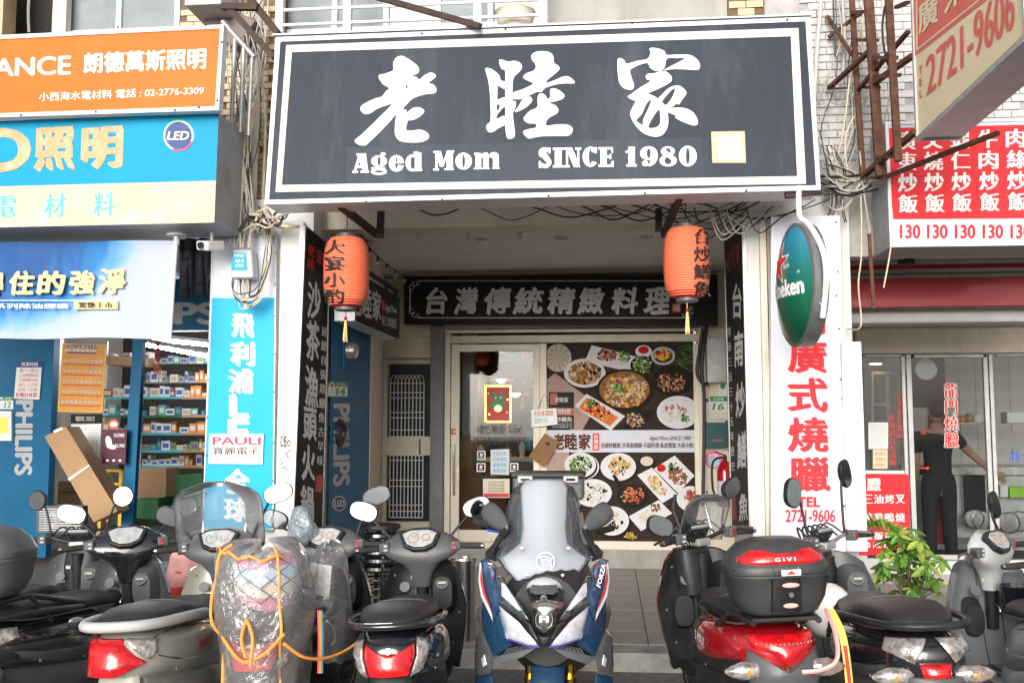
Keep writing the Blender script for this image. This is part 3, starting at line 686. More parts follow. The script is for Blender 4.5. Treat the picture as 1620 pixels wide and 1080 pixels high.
# ================================================================== PILLAR SIGNS
def board(name, label, q, pl, face, thick=.03, rim=None, rimw=3, back='white2', group=None, cat='sign', facelab='face'):
    q = quad(q); P = [onp(x, y, pl) for x, y in q]; c = (P[2]+P[3])/2
    t = thing(name, label, cat, c, group=group)
    MB().prism([p-pl[1]*.004 for p in P], -pl[1]*thick).build('backing', M[back], t)
    MB().poly([p for p in P]).build(facelab, M[face], t)
    if rim: ring_bars(MB(), q, inset(q, rimw), pl, .006, .012).build('rim', M[rim], t)
    return t
PL = plX(-2.19, 1)
ql = ((482, 356), (523, 388), (511, 838), (462, 838))
t = board('pillar_sign', 'tall narrow black sign with white characters on the inner side of the left pillar', ql, PL, 'black', .03, 'galv', 1.5)
g = MB(); r_ = MB()
for ch, y0, y1, xx in (('沙', 447, 502, 496), ('茶', 508, 568, 494), ('漁', 580, 642, 492), ('頭', 645, 694, 489.5), ('火', 703, 758, 487), ('鍋', 768, 818, 485)):
    letters(g, ch, ((xx-9.5, y0-2), (xx+10.5, y0+4), (xx+10, y1+3), (xx-10.5, y1)), PL, 3, .03, .004, cell=False, wob=.03)
vletters(g, '延續自張路鱔魚古早味', 507, 516, 515, 742, PL, gap=.25, tops=((508, 514), (518, 518), (510, 742), (500, 742)), bold=1, w=.02, lift=.004)
g.build('lettering', M['paper'], t)
vletters(r_, '老睦', 490, 388, 512, 436, PL, tops=((486, 384), (498, 390), (497, 432), (485, 428)), bold=3, w=.03, gap=.1, lift=.004)
letters(r_, '家', ((500, 392), (511, 398), (511, 422), (500, 416)), PL, 3, .03, .004)
sheet(r_, ((500, 752), (510, 751), (509, 778), (498, 778)), PL, .003); r_.build('red_lettering', M['redl'], t)
PR = plX(.975, -1)
t = board('pillar_sign', 'tall narrow black sign with white characters on the inner side of the right pillar', ((1145, 376), (1175, 352), (1187, 832), (1157, 832)), PR, 'black', .02, 'galv', 1.2)
g = MB(); r_ = MB()
for ch, y0, y1, xx in (('台', 450, 502, 1167), ('南', 525, 578, 1169.5), ('炒', 606, 658, 1172), ('鱔', 684, 739, 1174.5), ('魚', 780, 822, 1177)):
    letters(g, ch, ((xx-7, y0+2), (xx+7, y0-2), (xx+7, y1), (xx-7, y1+2)), PR, 3, .03, .004, wob=.03)
vletters(g, '傳承三五三十五年歷史', 0, 0, 0, 0, PR, gap=.3, tops=((1151, 518), (1157, 516), (1164, 752), (1158, 752)), bold=1, w=.02, lift=.004)
g.build('lettering', M['paper'], t)
for i, ch in enumerate('老睦家'): letters(r_, ch, ((1150+i*7.5, 398-i*6), (1157+i*7.5, 392-i*6), (1157+i*7.5, 426-i*6), (1150+i*7.5, 432-i*6)), PR, 3, .03, .004)
sheet(r_, ((1157, 782), (1165, 782), (1166, 822), (1158, 822)), PR, .003); r_.build('red_lettering', M['darkred'], t)
# projecting restaurant sign inside the arcade
P2 = plX(-1.95, 1)
zt, zb = 2.88, 2.49
t = thing('hanging_sign', 'small black box sign with white characters hanging inside the arcade beside the left lantern', 'sign', (-2.03, 8.3, zb))
MB().bb((-1.956, 7.5, zb), (-2.12, 9.11, zt)).build('box', M['white2'], t, bevel=.004)
MB().poly([V((-1.95, 7.5, zb)), V((-1.95, 9.11, zb)), V((-1.95, 9.11, zt)), V((-1.95, 7.5, zt))]).build('face', M['black'], t)
g = MB()
for ch, q in (('老', ((556, 442), (571, 449), (571, 499), (556, 497))), ('睦', ((573, 450), (587, 456), (587, 503), (573, 500))), ('家', ((589, 458), (602, 464), (602, 508), (589, 504)))): letters(g, ch, q, P2, 3, .03, .003)
letters(g, 'Aged Mom', ((609, 479), (627, 486), (627, 499), (609, 496)), P2, 1, .03, .003)
letters(g, '龍王·沙鍋·鱔魚', ((604, 499), (627, 504), (627, 521), (604, 514)), P2, 1, .02, .003)
g.build('lettering', M['greyl'], t)
MB().poly([onp(*p, P2, .003) for p in ((603.5, 474), (608, 476), (608, 491), (603.5, 490))]).build('seal', M['redl'], t)
MB().bar((-2.03, 7.4, 2.98), (-2.03, 9.4, 2.98), .03).bar((-2.03, 9.3, 2.98), (-2.03, 9.3, 2.5), .03).bar((-2.03, 7.9, 3.42), (-2.03, 7.9, 2.98), .03).bar((-2.03, 7.7, 2.86), (-2.03, 7.7, 2.98), .03).bar((-2.03, 8.9, 2.86), (-2.03, 8.9, 2.98), .03).build('hanger', M['plas'], t)

# ---- blue side wall of the arcade
PB = plX(-2.19, 1)
bz0, bz1 = ZF, 2.60
t = thing('advert_panel', 'blue panel with white vertical brand lettering on the side wall behind the left pillar', 'panel', (-2.2, 8.4, ZF))
MB().bb((-2.2, 7.71, ZF), (-2.192, 8.97, bz1)).build('sheet', M['blue'], t)
MB().poly([V((-2.19, 7.71, ZF)), V((-2.19, 8.97, ZF)), V((-2.19, 8.97, bz1)), V((-2.19, 7.71, bz1))]).build('face', M['blue'], t)
g = MB(); letters(g, 'PHILIPS', ((552, 640), (552, 766), (527, 768), (527, 640)), PB, 2, .045, .003); g.build('lettering', M['ltgrey'], t)
def disc(mb, cx, cy, rx, ry, pl, lift, mi=0, n=24, rot=0, a0=0, a1=360):
    P = []
    for k in range(n if a1-a0 == 360 else n+1):
        a = rad(a0+(a1-a0)*k/n); x, y = rx*math.cos(a), ry*math.sin(a); P.append((cx+x*math.cos(rot)-y*math.sin(rot), cy+x*math.sin(rot)+y*math.cos(rot)))
    mb.poly([onp(a, b, pl, lift) for a, b in P], mi); return mb
g = MB(); disc(g, 536, 796, 11, 12, PB, .003); g.build('round_logo', M['plate'], t)
g = MB(); disc(g, 536, 796, 9.5, 10.5, PB, .004); lg = g.build('logo_ground', M['navy'], t)
g = MB(); letters(g, 'LED', (528.5, 791, 543.5, 801), PB, 1, .03, .006); g.build('logo_lettering', M['paper'], t)
t = thing('electric_meter', 'round glass electric meter on the blue wall above number 14', 'meter', onp(548, 567, PB))
c = onp(548, 555, PB)
MB().lathe([(.075, 0), (.075, .03), (.068, .04), (.066, .08), (.05, .095), (.001, .098)], c, 24, rot=(0, rad(90), 0)).build('glass_case', M['lens'], t, smooth=40)
MB().bb((c.x, c.y-.12, c.z-.15), (c.x+.014, c.y+.14, c.z+.12)).build('mounting_plate', M['blue'], t, bevel=.003)
def number_plate(q, pl, num, label, group='green and white house number plates'):
    t = board('number_plate', label, q, pl, 'plate', .006, group=group, cat='sign'); q = quad(q)
    g = MB(); sheet(g, (q[0], q[1], bil(q, 1, .32), bil(q, 0, .32)), pl, .002); g.build('green_band', M['green'], t)
    g = MB(); letters(g, num, (bil(q, .42, .42), bil(q, .85, .42), bil(q, .85, .9), bil(q, .42, .9)), pl, 1, .03, .003, slant=.15); g.build('number', M['green'], t)
    g = MB(); c = bil(q, .17, .25); wq = abs(q[1][0]-q[0][0]); disc(g, c[0], c[1], wq*.13, wq*.16, pl, .004); g.build('emblem', M['plate'], t)
    g = MB(); disc(g, c[0], c[1], wq*.08, wq*.1, pl, .005, n=5); g.build('emblem_flower', mat('violet_print', (.35, .05, .25), .5), t)
    g = MB(); letters(g, '永吉路', (bil(q, .42, .06), bil(q, .85, .06), bil(q, .85, .26), bil(q, .42, .26)), pl, 0, .02, .0035); g.build('street_name', M['paper'], t)
number_plate(((519, 603), (550, 604), (550, 627), (519, 627)), PB if False else (V((-2.185, 8, 0)), V((1, 0, 0))), '14', 'green and white plate number 14 on the blue side wall')
# helmet hung behind the left pillar sign
hc = at(528, 685, 7.95)
t = thing('helmet', 'dark blue helmet hanging behind the left black pillar sign', 'helmet', hc-V((0, 0, .13)))
MB().ball(hc, (.125, .15, .135), 20).build('shell', M['pblack'], t, smooth=60)
MB().ball(hc+V((.03, -.06, .0)), (.08, .10, .075), 14).build('visor', M['darkglass'], t, smooth=60)

# ---- iron gate at the back left
gt = thing('iron_gate', 'cream iron door with two barred grilles left of the restaurant front', 'door', at(645, 838, 11.5))
GX0, GX1, GZ0, GZ1 = at(601, 700, 11.5).x, at(690, 700, 11.5).x, .50, at(645, 568, 11.5).z
gg = MB()
gg.bb((GX0, 11.45, GZ0), (GX0+.09, 11.53, GZ1)).bb((GX1-.05, 11.45, GZ0), (GX1, 11.53, GZ1)).bb((GX0+.09, 11.45, GZ1-.06), (GX1-.05, 11.53, GZ1)).bb((GX0+.09, 11.45, GZ0), (GX1-.05, 11.53, GZ0+.1))
a, b = at(616, 690, 11.5), at(672, 720, 11.5)
gg.bb((GX0+.09, 11.452, b.z), (GX1-.05, 11.528, a.z))
gg.build('door_frame', M['frame'], gt, bevel=.004)
MB().bb((GX0+.09, 11.54, GZ0), (GX1-.05, 11.56, GZ1)).build('backing', M['darkglass'], gt)
for lo, hi in (((617, 690), (671, 592)), ((616, 818), (669, 720))):
    a, b = at(*lo, 11.44), at(*hi, 11.44); n = 9
    for k in range(n+1):
        x = lerp(a.x, b.x, k/n); MB().bb((x-.0055, 11.436, a.z), (x+.0055, 11.446, b.z-(.10 if hi[1] == 592 else 0))).build('bar', M['white2'], gt)
    for v in ((0, .12, .35, .45, .72, .82, 1) if hi[1] == 592 else (0, .1, .2, .5, .6, .92, 1)):
        z = lerp(a.z, b.z-(.10 if hi[1] == 592 else 0), v); MB().bb((a.x, 11.446, z-.005), (b.x, 11.454, z+.005)).build('bar', M['white2'], gt)
    if hi[1] == 592:
        for k in range(0, n-1, 1):
            x = lerp(a.x, b.x, (k+.5+.5)/n); w2 = (b.x-a.x)/n
            MB().tube([V((x+w2*math.cos(t_), 11.44, b.z-.10+.09*math.sin(t_))) for t_ in [math.pi*q/8 for q in range(9)]], .005, 5).build('arch', M['white2'], gt)
MB().tube([at(664, 694, 11.42), at(664, 718, 11.42)], .014, 8).build('handle', M['chrome'], gt)
MB().bb((-2.8, 11.2, ZF), (GX1+.08, 11.9, .5)).build('step', M['cement'], mid, bevel=.01)
MB().bb((-2.8, 11.3, .5), (GX0, 11.7, 2.8)).build('back_wall', M['cream'], mid)
MB().bb((GX0, 11.3, GZ1), (GX1+.05, 11.7, 2.8)).build('back_wall', M['cream'], mid)
pw = MB().bb((GX1, 11.1, ZF), (at(702, 600, 11.15).x, 11.3, 2.84)); pw.build('gate_post', mat('grey_post', (.17, .17, .19), .5, dirt=.5, dcol=(.35, .33, .3)), mid)

# ================================================================== THE RESTAURANT FRONT
def px2(x, y, Y=YB): p = at(x, y, Y); return p
sf = thing('glass_storefront', 'cream framed glass door and fixed window of the restaurant', 'shop front', px2(905, 862))
def fbar(x0, y0, x1, y1, Y=YB, d=.06, m='frame', name='frame_bar', par=None, bev=.004):
    a, b = at(x0, y1, Y), at(x1, y0, Y); ym = (y0+y1)/2; a.x = at(x0, ym, Y).x; b.x = at(x1, ym, Y).x
    return MB().bb((a.x, Y, a.z), (b.x, Y+d, b.z)).build(name, M[m], par or sf, bevel=bev)
fbar(703, 518, 1112, 527); fbar(712, 527.5, 1108, 543, Y=YB+.02, m='cream')
fbar(703, 527, 712, 866); fbar(1099, 543, 1109, 866); fbar(712, 857, 1099, 866); fbar(853, 543, 865, 857, Y=YB+.005)
dr = MB()
for q in ((714, 544, 727, 856), (844, 544, 854, 856), (727, 544, 844, 556), (727, 839, 844, 856)):
    a, b = at(q[0], q[3], YB-.03), at(q[2], q[1], YB-.03); ym = (q[1]+q[3])/2; a.x = at(q[0], ym, YB).x; b.x = at(q[2], ym, YB).x; dr.bb((a.x, YB-.03, a.z), (b.x, YB+.015, b.z))
door = dr.build('door', M['frame'], sf, bevel=.003)
a, b = at(727, 839, YB-.01), at(844, 556, YB-.01)
MB().bb((a.x, YB-.012, a.z), (b.x, YB-.004, b.z)).build('pane', M['glass'], door)
MB().tube([at(718, 703, YB-.08), at(718, 783, YB-.08)], .014, 8).bar(at(718, 706, YB-.08), at(718, 706, YB-.03), .016).bar(at(718, 780, YB-.08), at(718, 780, YB-.03), .016).build('door_handle', M['chrome'], door, smooth=50)
PD = plY(YB-.034)
g = MB(); sheet(g, (713.5, 678, 721, 687), PD, .001); g.build('arrow_sticker', M['redl'], door)
g = MB(); g.poly([onp(x, y, PD, .003) for x, y in ((715, 682), (718, 682), (718, 680), (720.5, 682.5), (718, 685), (718, 683), (715, 683))]); g.build('arrow_print', M['paper'], door)
MB().bb((px2(700, 870).x, YB+.01, ZF), (px2(1112, 870).x, YB+.25, px2(900, 866).z)).build('plinth', M['cement'], sf, bevel=.005)
# the glued poster: flat print in layers of plates and food
PP = plY(YB+.03)
pc = [mat('poster_'+n, [q*.92 for q in c], .6, var=v, vs=s_, spec=.12, stretch=st_) for n, c, v, s_, st_ in (
 ('table', (.045, .027, .022), .45, 7, (1, 1, 6)), ('cloth', (.46, .33, .28), .12, 20, None), ('white', (.74, .74, .78), .06, 6, None), ('dark', (.018, .015, .014), .3, 9, None),
 ('broth', (.30, .13, .035), .35, 18, None), ('noodle', (.55, .36, .17), .3, 40, None), ('meat', (.24, .095, .05), .5, 40, None), ('leafg', (.07, .20, .035), .5, 40, None),
 ('prawn', (.72, .20, .06), .35, 40, None), ('redsauce', (.55, .02, .02), .15, 10, None), ('mango', (.82, .45, .08), .25, 30, None), ('pale', (.70, .60, .50), .2, 40, None),
 ('pinkmeat', (.48, .16, .13), .4, 40, None), ('mint', (.42, .58, .55), .1, 10, None), ('limeg', (.34, .46, .12), .4, 40, None), ('band', (.70, .73, .84), .03, 4, None),
 ('brownink', (.13, .05, .03), .1, 10, None), ('shadow', (.022, .016, .014), .2, 8, None), ('straw', (.62, .58, .50), .2, 60, (1, 1, 1)))]
TB, CL, WH, DK, BR, ND, ME, LF, PN, RS, MG, PA, PK, MT, LM, BD, BI, SH, SW = range(19)
po = thing('food_poster', 'large printed poster of food dishes filling the window beside the door', 'poster', px2(980, 855))
def layer(mb): return mb
FR = random.Random(5)
PX0, PY0, PX1, PY1 = 865.5, 544, 1098.5, 856
def clipd(P):
    return [(min(max(a, PX0), PX1), min(max(b, PY0), PY1)) for a, b in P]
lift_n = [0]
def pl_poly(mb, P, mi):
    lift_n[0] += 1; mb.poly([onp(a, b, PP, .001+lift_n[0]*.00002) for a, b in clipd(P)], mi)
def ell(cx, cy, rx, ry, n=28, rot=0): return [(cx+rx*math.cos(t)*math.cos(rot)-ry*math.sin(t)*math.sin(rot), cy+rx*math.cos(t)*math.sin(rot)+ry*math.sin(t)*math.cos(rot)) for t in [2*math.pi*k/n for k in range(n)]]
def food(mb, cx, cy, rx, ry, cols, n, sz=3.2, rot=0):
    for i in range(n):
        a = FR.random()*6.283; r = math.sqrt(FR.random()); x, y = rx*r*math.cos(a), ry*r*math.sin(a)
        x, y = cx+x*math.cos(rot)-y*math.sin(rot), cy+x*math.sin(rot)+y*math.cos(rot)
        s1 = sz*FR.uniform(.5, 1.25); th = FR.random()*3.14; e = FR.uniform(.35, .9)
        pl_poly(mb, [(x+s1*math.cos(t)*FR.uniform(.7, 1.1)*math.cos(th)-s1*e*math.sin(t)*math.sin(th), y+s1*math.cos(t)*math.sin(th)+s1*e*math.sin(t)*FR.uniform(.7, 1.1)*math.cos(th)) for t in [1.047*q for q in range(6)]], FR.choice(cols))
g = MB(); pl_poly(g, [(PX0, PY0), (PX1, PY0), (PX1, PY1), (PX0, PY1)], TB)
for i in range(16):                 # plank seams of the table in the print
    y = PY0+i*20+FR.uniform(-3, 3); pl_poly(g, [(PX0, y), (PX1, y-16), (PX1, y-15.2), (PX0, y+.8)], SH)
for i in range(26):
    a = FR.uniform(-.5, .9); x, y = FR.uniform(1068, 1098), FR.uniform(548, 575); pl_poly(g, [(x, y), (x+20*math.cos(a), y+20*math.sin(a)), (x+20*math.cos(a), y+20*math.sin(a)+1.3), (x, y+1.3)], LF)
g.build('printed_table', pc, po, fixn=False)
def dish(fn): g = MB(); fn(g); g.build('printed_dish', pc, po, fixn=False)
def plate(g, cx, cy, r, ry=None, rim=WH, inner=WH): 
    ry = ry or r; pl_poly(g, ell(cx+1.5, cy+2.5, r+1, ry+1), SH); pl_poly(g, ell(cx, cy, r, ry), rim); pl_poly(g, ell(cx, cy, r*.80, ry*.8), SW if rim == WH else inner); pl_poly(g, ell(cx, cy+.3, r*.785, ry*.785), inner)
def d1(g):
    pl_poly(g, ell(883, 566, 21, 22), SW)
    for k in range(2, 20, 2): 
        for q in range(0, 24): 
            t = 2*math.pi*q/24; pl_poly(g, [(883+(k+a)*math.cos(t+b), 566+(k+a)*1.03*math.sin(t+b)) for a, b in ((0, 0), (1, .05), (1, .18), (0, .14))], TB if q % 2 else ND)
dish(d1)
dish(lambda g: pl_poly(g, [(866, 600), (878, 590), (945, 640), (915, 690), (866, 650)], CL))
def d2(g): pl_poly(g, [(936, 546), (1009, 565), (996, 588), (925, 572)], WH); food(g, 960, 562, 15, 9, [ME, ME, DK, PK], 60); food(g, 987, 564, 10, 8, [LF, LM, LF], 40); food(g, 982, 574, 8, 4, [PA], 20, 2)
dish(d2)
def d3(g): plate(g, 925, 590, 33, 23, WH, BR); food(g, 925, 590, 25, 17, [ND, ND, BR, PA, DK], 120, 3.4)
dish(d3)
def d4(g): pl_poly(g, ell(1018, 556, 13, 10), WH); pl_poly(g, ell(1018, 553.5, 8.5, 6), RS)
dish(d4)
def d5(g): pl_poly(g, ell(1049, 563, 19, 14.5), MT); pl_poly(g, ell(1049, 563, 15, 11), TB); food(g, 1049, 562, 12, 8, [MG, MG, MG, RS], 40, 3.6)
dish(d5)
def d6(g): pl_poly(g, ell(1016, 578, 19, 15), DK); food(g, 1016, 577, 15, 12, [LF, LM, LF, PA], 60)
dish(d6)
def d7(g): pl_poly(g, ell(989, 618, 46, 34), SH); pl_poly(g, ell(988, 616, 44, 32.5), DK); pl_poly(g, ell(988, 616, 40, 29), BR); food(g, 988, 618, 35, 24, [ND, BR, PA, ME, MG, ND], 240, 4); food(g, 978, 615, 9, 6, [LF, LF, LM], 40, 3)
dish(d7)
def d8(g): pl_poly(g, ell(1064, 602, 33, 24), DK); pl_poly(g, ell(1064, 602, 30, 21), SH); food(g, 1062, 604, 22, 15, [ME, PK, ME, DK, ND], 120, 3)
dish(d8)
def d9(g): pl_poly(g, [(928, 623), (989, 658), (966, 681), (909, 642)], WH); pl_poly(g, [(928, 629), (978, 660), (965, 674), (915, 645)], PN); food(g, 946, 650, 22, 11, [PN, PN, RS, MG, DK], 100, 3.6, .55); food(g, 936, 636, 7, 5, [LF], 24, 2.6)
dish(d9)
def d10(g): plate(g, 1073, 652, 34, 26); food(g, 1066, 650, 18, 10, [PK, PA, WH, PK], 50, 3.2); food(g, 1083, 661, 8, 6, [LF], 30, 2.6); food(g, 1062, 662, 12, 5, [PA], 30, 2)
dish(d10)
def d11(g): pl_poly(g, [(1000, 646), (1035, 652), (1010, 680), (985, 676)], DK); food(g, 1005, 664, 15, 12, [PK, PA, LM, ME], 80, 2.2)
dish(d11)
def d12(g): pl_poly(g, [(PX0, 680), (PX1, 680), (PX1, 715), (PX0, 715)], BD)
dish(d12)
def d13(g): pl_poly(g, [(PX0, 715), (900, 715), (905, 745), (PX0, 750)], CL); plate(g, 923, 738, 25, 20); plate(g, 918, 735, 25, 20); food(g, 919, 735, 17, 14, [LF, LF, LM, DK], 110, 3)
dish(d13)
def d14(g): plate(g, 978, 738, 28, 22); food(g, 980, 737, 17, 14, [MG, ND, LM, DK, PK], 110, 3)
dish(d14)
def d15(g): pl_poly(g, ell(1023, 730, 14, 9), SH); pl_poly(g, ell(1023, 729, 10, 7.5), PA); food(g, 1023, 729, 8, 6, [PA, SW], 24, 2)
dish(d15)
def d16(g): pl_poly(g, [(1067, 720), (1099, 752), (1072, 779), (1034, 741)], WH); pl_poly(g, ell(1046, 740, 7, 6), RS); food(g, 1072, 752, 16, 12, [ME, ME, PK, ME], 80, 3.4, .7); food(g, 1066, 737, 8, 6, [LF, DK], 24, 2.8)
dish(d16)
def d17(g): pl_poly(g, [(1031, 739), (1071, 781), (1048, 795), (1008, 751)], WH); food(g, 1039, 767, 20, 8, [LM, PK, PA, MG, LM], 90, 3, .85)
dish(d17)
def d18(g): pl_poly(g, ell(938, 779, 30, 22), WH); food(g, 938, 779, 22, 15, [PA, SW, WH, SH, PA], 150, 3.2)
dish(d18)
def d19(g): pl_poly(g, [(968, 751), (974, 751), (988, 772), (980, 774)], DK); pl_poly(g, ell(1001, 783, 25, 19), DK); food(g, 1001, 783, 18, 13, [ME, DK, PN, ND, DK, RS], 130, 2.8)
dish(d19)
def d20(g): pl_poly(g, [(1042, 790), (1063, 811), (1014, 839), (994, 816)], WH); food(g, 1024, 815, 14, 8, [PA, SW, PA], 60, 2.4, -.5); food(g, 1037, 802, 8, 6, [LF, ME], 30, 2.6)
dish(d20)
def d21(g): plate(g, 968, 823, 27, 23); food(g, 968, 823, 17, 14, [PA, DK, ND, WH], 90, 3)
dish(d21)
def d22(g): pl_poly(g, ell(998, 848, 11, 7), DK); food(g, 998, 847, 10, 6, [LM, LF, MG, PN], 50, 2.4); pl_poly(g, ell(1046, 838, 11, 7), DK); food(g, 1046, 838, 9, 5, [LM, PA], 40, 2.2)
dish(d22)
def d23(g): plate(g, 1092, 788, 22, 20); food(g, 1094, 784, 12, 9, [RS, PK, ME], 60, 3)
dish(d23)
L_ = .001+lift_n[0]*.00002+.001
g = MB()
for ch, x0, x1 in (('老', 876, 893), ('睦', 895, 913), ('家', 916, 934)): letters(g, ch, (x0, 686, x1, 710), PP, 3, .035, L_, wob=.03)
letters(g, 'Aged Mom SINCE 1980', (1027, 689, 1092, 698), PP, 0, .02, L_, slant=.3)
letters(g, '台南炒鱔魚 沙茶魚頭鍋 手路料理 私房餐點 大宴小酌', (951, 699.5, 1096, 708), PP, 1, .015, L_)
g.build('brown_lettering', pc[BI], po)
g = MB(); sheet(g, (937.5, 685, 948, 712), PP, L_); g.build('red_seal', M['redl'], po)
g = MB(); vletters(g, '台灣菜', 939, 686.5, 946.5, 711, PP, bold=1, w=.02, lift=L_+.001, gap=.08); g.build('seal_lettering', M['paper'], po)
# the small dark notice stuck on the poster
PQ = plY(YB+.018)
t = board('notice', 'small dark menu notice stuck on the poster beside the door', (868, 620, 908, 678), PQ, 'black', .003)
g = MB(); sheet(g, (868, 645, 908, 657), PQ, .001); sheet(g, (870, 622, 882, 640), PQ, .001); g.build('colour_field', pc[PK], t)
g = MB(); letters(g, '老睦家', (878, 628, 899, 636), PQ, 1, .03, .002); letters(g, '台灣料理', (874, 646, 903, 655), PQ, 1, .03, .002); letters(g, '炒鱔魚', (880, 659, 905, 667), PQ, 1, .03, .002)
for k in range(3): letters(g, '台南沙茶魚頭鍋大宴小酌', (873, 669+k*2.8, 905, 671+k*2.8), PQ, 0, .03, .002)
g.build('lettering', M['greyl'], t)
# things on the door
PG = plY(YB-.045)
def flat(name, label, q, pl, m, cat, thick=.002, group=None):
    return board(name, label, q, pl, m, thick, group=group, cat=cat, back=m)
t = flat('new_year_poster', 'red and gold poster of a green dragon on the glass door', ((767, 610), (809, 609), (808, 668), (767, 668)), PG, 'redl', 'poster')
ring_bars(MB(), quad((767, 609.5, 809, 668)), inset(quad((767, 609.5, 809, 668)), 2.5), PG, .002).build('gold_border', M['gold'], t)
g = MB()
for cx, cy, rx, ry, mi in ((788, 641, 10, 9, 0), (788, 630, 9, 5.5, 0), (781, 623, 3, 4, 0), (795, 623, 3, 4, 0), (788, 646, 6, 5, 1), (779, 641, 3, 4, 0), (797, 641, 3, 4, 0), (784, 629, 1.6, 1.2, 2), (792, 629, 1.6, 1.2, 2), (773, 622, 1.5, 1.5, 2), (802, 652, 1.5, 1.5, 2), (774, 655, 1.4, 1.4, 1), (803, 632, 1.4, 1.4, 1)): disc(g, cx, cy, rx, ry, PG, .003+.0004*len(g.f), mi, 14)
g.build('dragon_print', [M['green'], M['gold'], M['paper']], t)
t = flat('paper_note', 'white handwritten note taped low on the glass door', ((776, 711), (806, 710), (805, 751), (776, 750)), PG, 'lilac', 'note')
g = MB()
for k, s_ in enumerate(('今天公休', '店休通知', '謝謝光臨', '敬請見諒')): letters(g, s_, (780, 714+k*9, 801, 720+k*9), PG, 1, .01, .003, wob=.05)
g.build('handwriting', M['tealn'], t)
t = flat('printed_card', 'small green and red printed card below the handwritten note', (764, 757, 806, 787), PG, 'ivory', 'card')
g = MB(); sheet(g, (765, 780, 805, 786), PG, .002); g.build('red_footer', M['redl'], t)
g = MB()
for k in range(4): letters(g, '本店使用台灣豬', (772, 761+k*4.6, 798, 764+k*4.6), PG, 0, .01, .003)
g.build('lettering', M['ink'], t)
for q, lab in (((755, 713, 768, 727), 'square white pictogram sticker above another one on the door'), ((754, 732, 768, 746), 'lower left square white pictogram sticker on the door'), ((807, 732, 820, 746), 'square white pictogram sticker right of the handwritten note')):
    t = flat('sticker', lab, q, PG, 'plate', 'sticker', group='pictogram stickers on the door')
    g = MB(); q2 = inset(quad(q), 1.8); sheet(g, q2, PG, .001); g.build('dark_field', M['ink'], t)
    g = MB(); disc(g, (q[0]+q[2])/2, (q[1]+q[3])/2-1, 2.5, 2.5, PG, .002, n=12); sheet(g, ((q[0]+q[2])/2-3, (q[1]+q[3])/2+2.5, (q[0]+q[2])/2+3, (q[1]+q[3])/2+3.6), PG, .002); g.build('pictogram', M['plate'], t)
g = MB()
for s_, q in (('老睦家', (752, 672, 826, 686)), ('AGED MOM RESTAURANT', (748, 691, 838, 696))): letters(g, s_, q, PG, 1, .03, .001)
g.build('glass_lettering', M['doorink'], door)
PH = plY(YB-.075)
t = flat('hanging_board', 'white notice board with coloured writing hung on the door frame by a string', ((840, 648), (880, 645), (882, 671), (841, 676)), PH, 'plate', 'notice board', .006)
g = MB(); letters(g, '今日公休 請見諒', ((845, 650), (875, 648), (875, 657), (845, 659)), PH, 1, .02, .002); g.build('writing', M['redl'], t)
g = MB(); letters(g, '電話預約 外帶', ((845, 662), (866, 661), (866, 669), (845, 670)), PH, 0, .02, .002); g.build('blue_writing', M['tealn'], t)
MB().tube([at(851, 647, YB-.075), at(861, 623, YB-.05), at(874, 646, YB-.075)], .004, 5).build('string', M['cable'], t)
t = flat('cork_board', 'tilted brown clipboard hanging on the frame between door and window', ((862, 685), (885, 699), (861, 739), (836, 722)), PH, 'brown', 'board', .012)
g = MB(); disc(g, 866.5, 701.5, 4, 2.5, PH, .002, rot=.5); g.build('printed_emblem', M['ink'], t)
# black lintel sign
PLN = plY(10.85)
t = board('lintel_sign', 'wide black sign with grey brush characters and a scroll border above the shop front', ((639, 437), (1135, 434), (1136, 514), (639, 512)), PLN, 'black', .12, back='black')
g = MB()
for i, (ch, x0, x1) in enumerate((('台', 676, 708), ('灣', 722, 756), ('傳', 768, 808), ('統', 816, 859), ('精', 869, 909), ('緻', 918, 955), ('料', 970, 1010), ('理', 1022, 1060))):
    letters(g, ch, ((x0, 457), (x1, 455), (x1-2, 495), (x0-2, 497)), PLN, 3, .038, .003, wob=.03, slant=.08)
g.build('lettering', M['greyl'], t)
g = MB()
for x0, y0, x1, y1 in ((661, 443.6, 1118, 445), (661, 502, 1085, 503.4), (1085, 502, 1094, 503.4), (648, 458, 649.5, 490)): sheet(g, (x0, y0, x1, y1), PLN, .003)
for cx, cy, sx, sy in ((652, 448, 1, 1), (652, 499, 1, -1), (1092, 499, -1, -1), (1092, 448, -1, 1)):
    for ax, ay, r in ((4, 1, 4), (-1, 6, 4), (10, 0, 3), (-2, 12, 3)):
        ring = [(cx+sx*ax+r*math.cos(a), cy+sy*ay+r*math.sin(a)) for a in [rad(20*k) for k in range(15)]]
        for k in range(14): g.poly([onp(*ring[k], PLN, .004+.0001*k), onp(*ring[k+1], PLN, .004+.0001*k), onp(cx+sx*ax+(ring[k+1][0]-cx-sx*ax)*.7, cy+sy*ay+(ring[k+1][1]-cy-sy*ay)*.7, PLN, .004+.0001*k), onp(cx+sx*ax+(ring[k][0]-cx-sx*ax)*.7, cy+sy*ay+(ring[k][1]-cy-sy*ay)*.7, PLN, .004+.0001*k)])
g.build('scroll_border', M['greyl'], t)
g = MB(); sheet(g, (1063, 480, 1077, 494), PLN, .003); s_ = g.build('seal', M['redl'], t)
g = MB(); letters(g, '福', (1064.5, 481.5, 1075.5, 492.5), PLN, 0, .02, .005); g.build('seal_character', M['paper'], t)
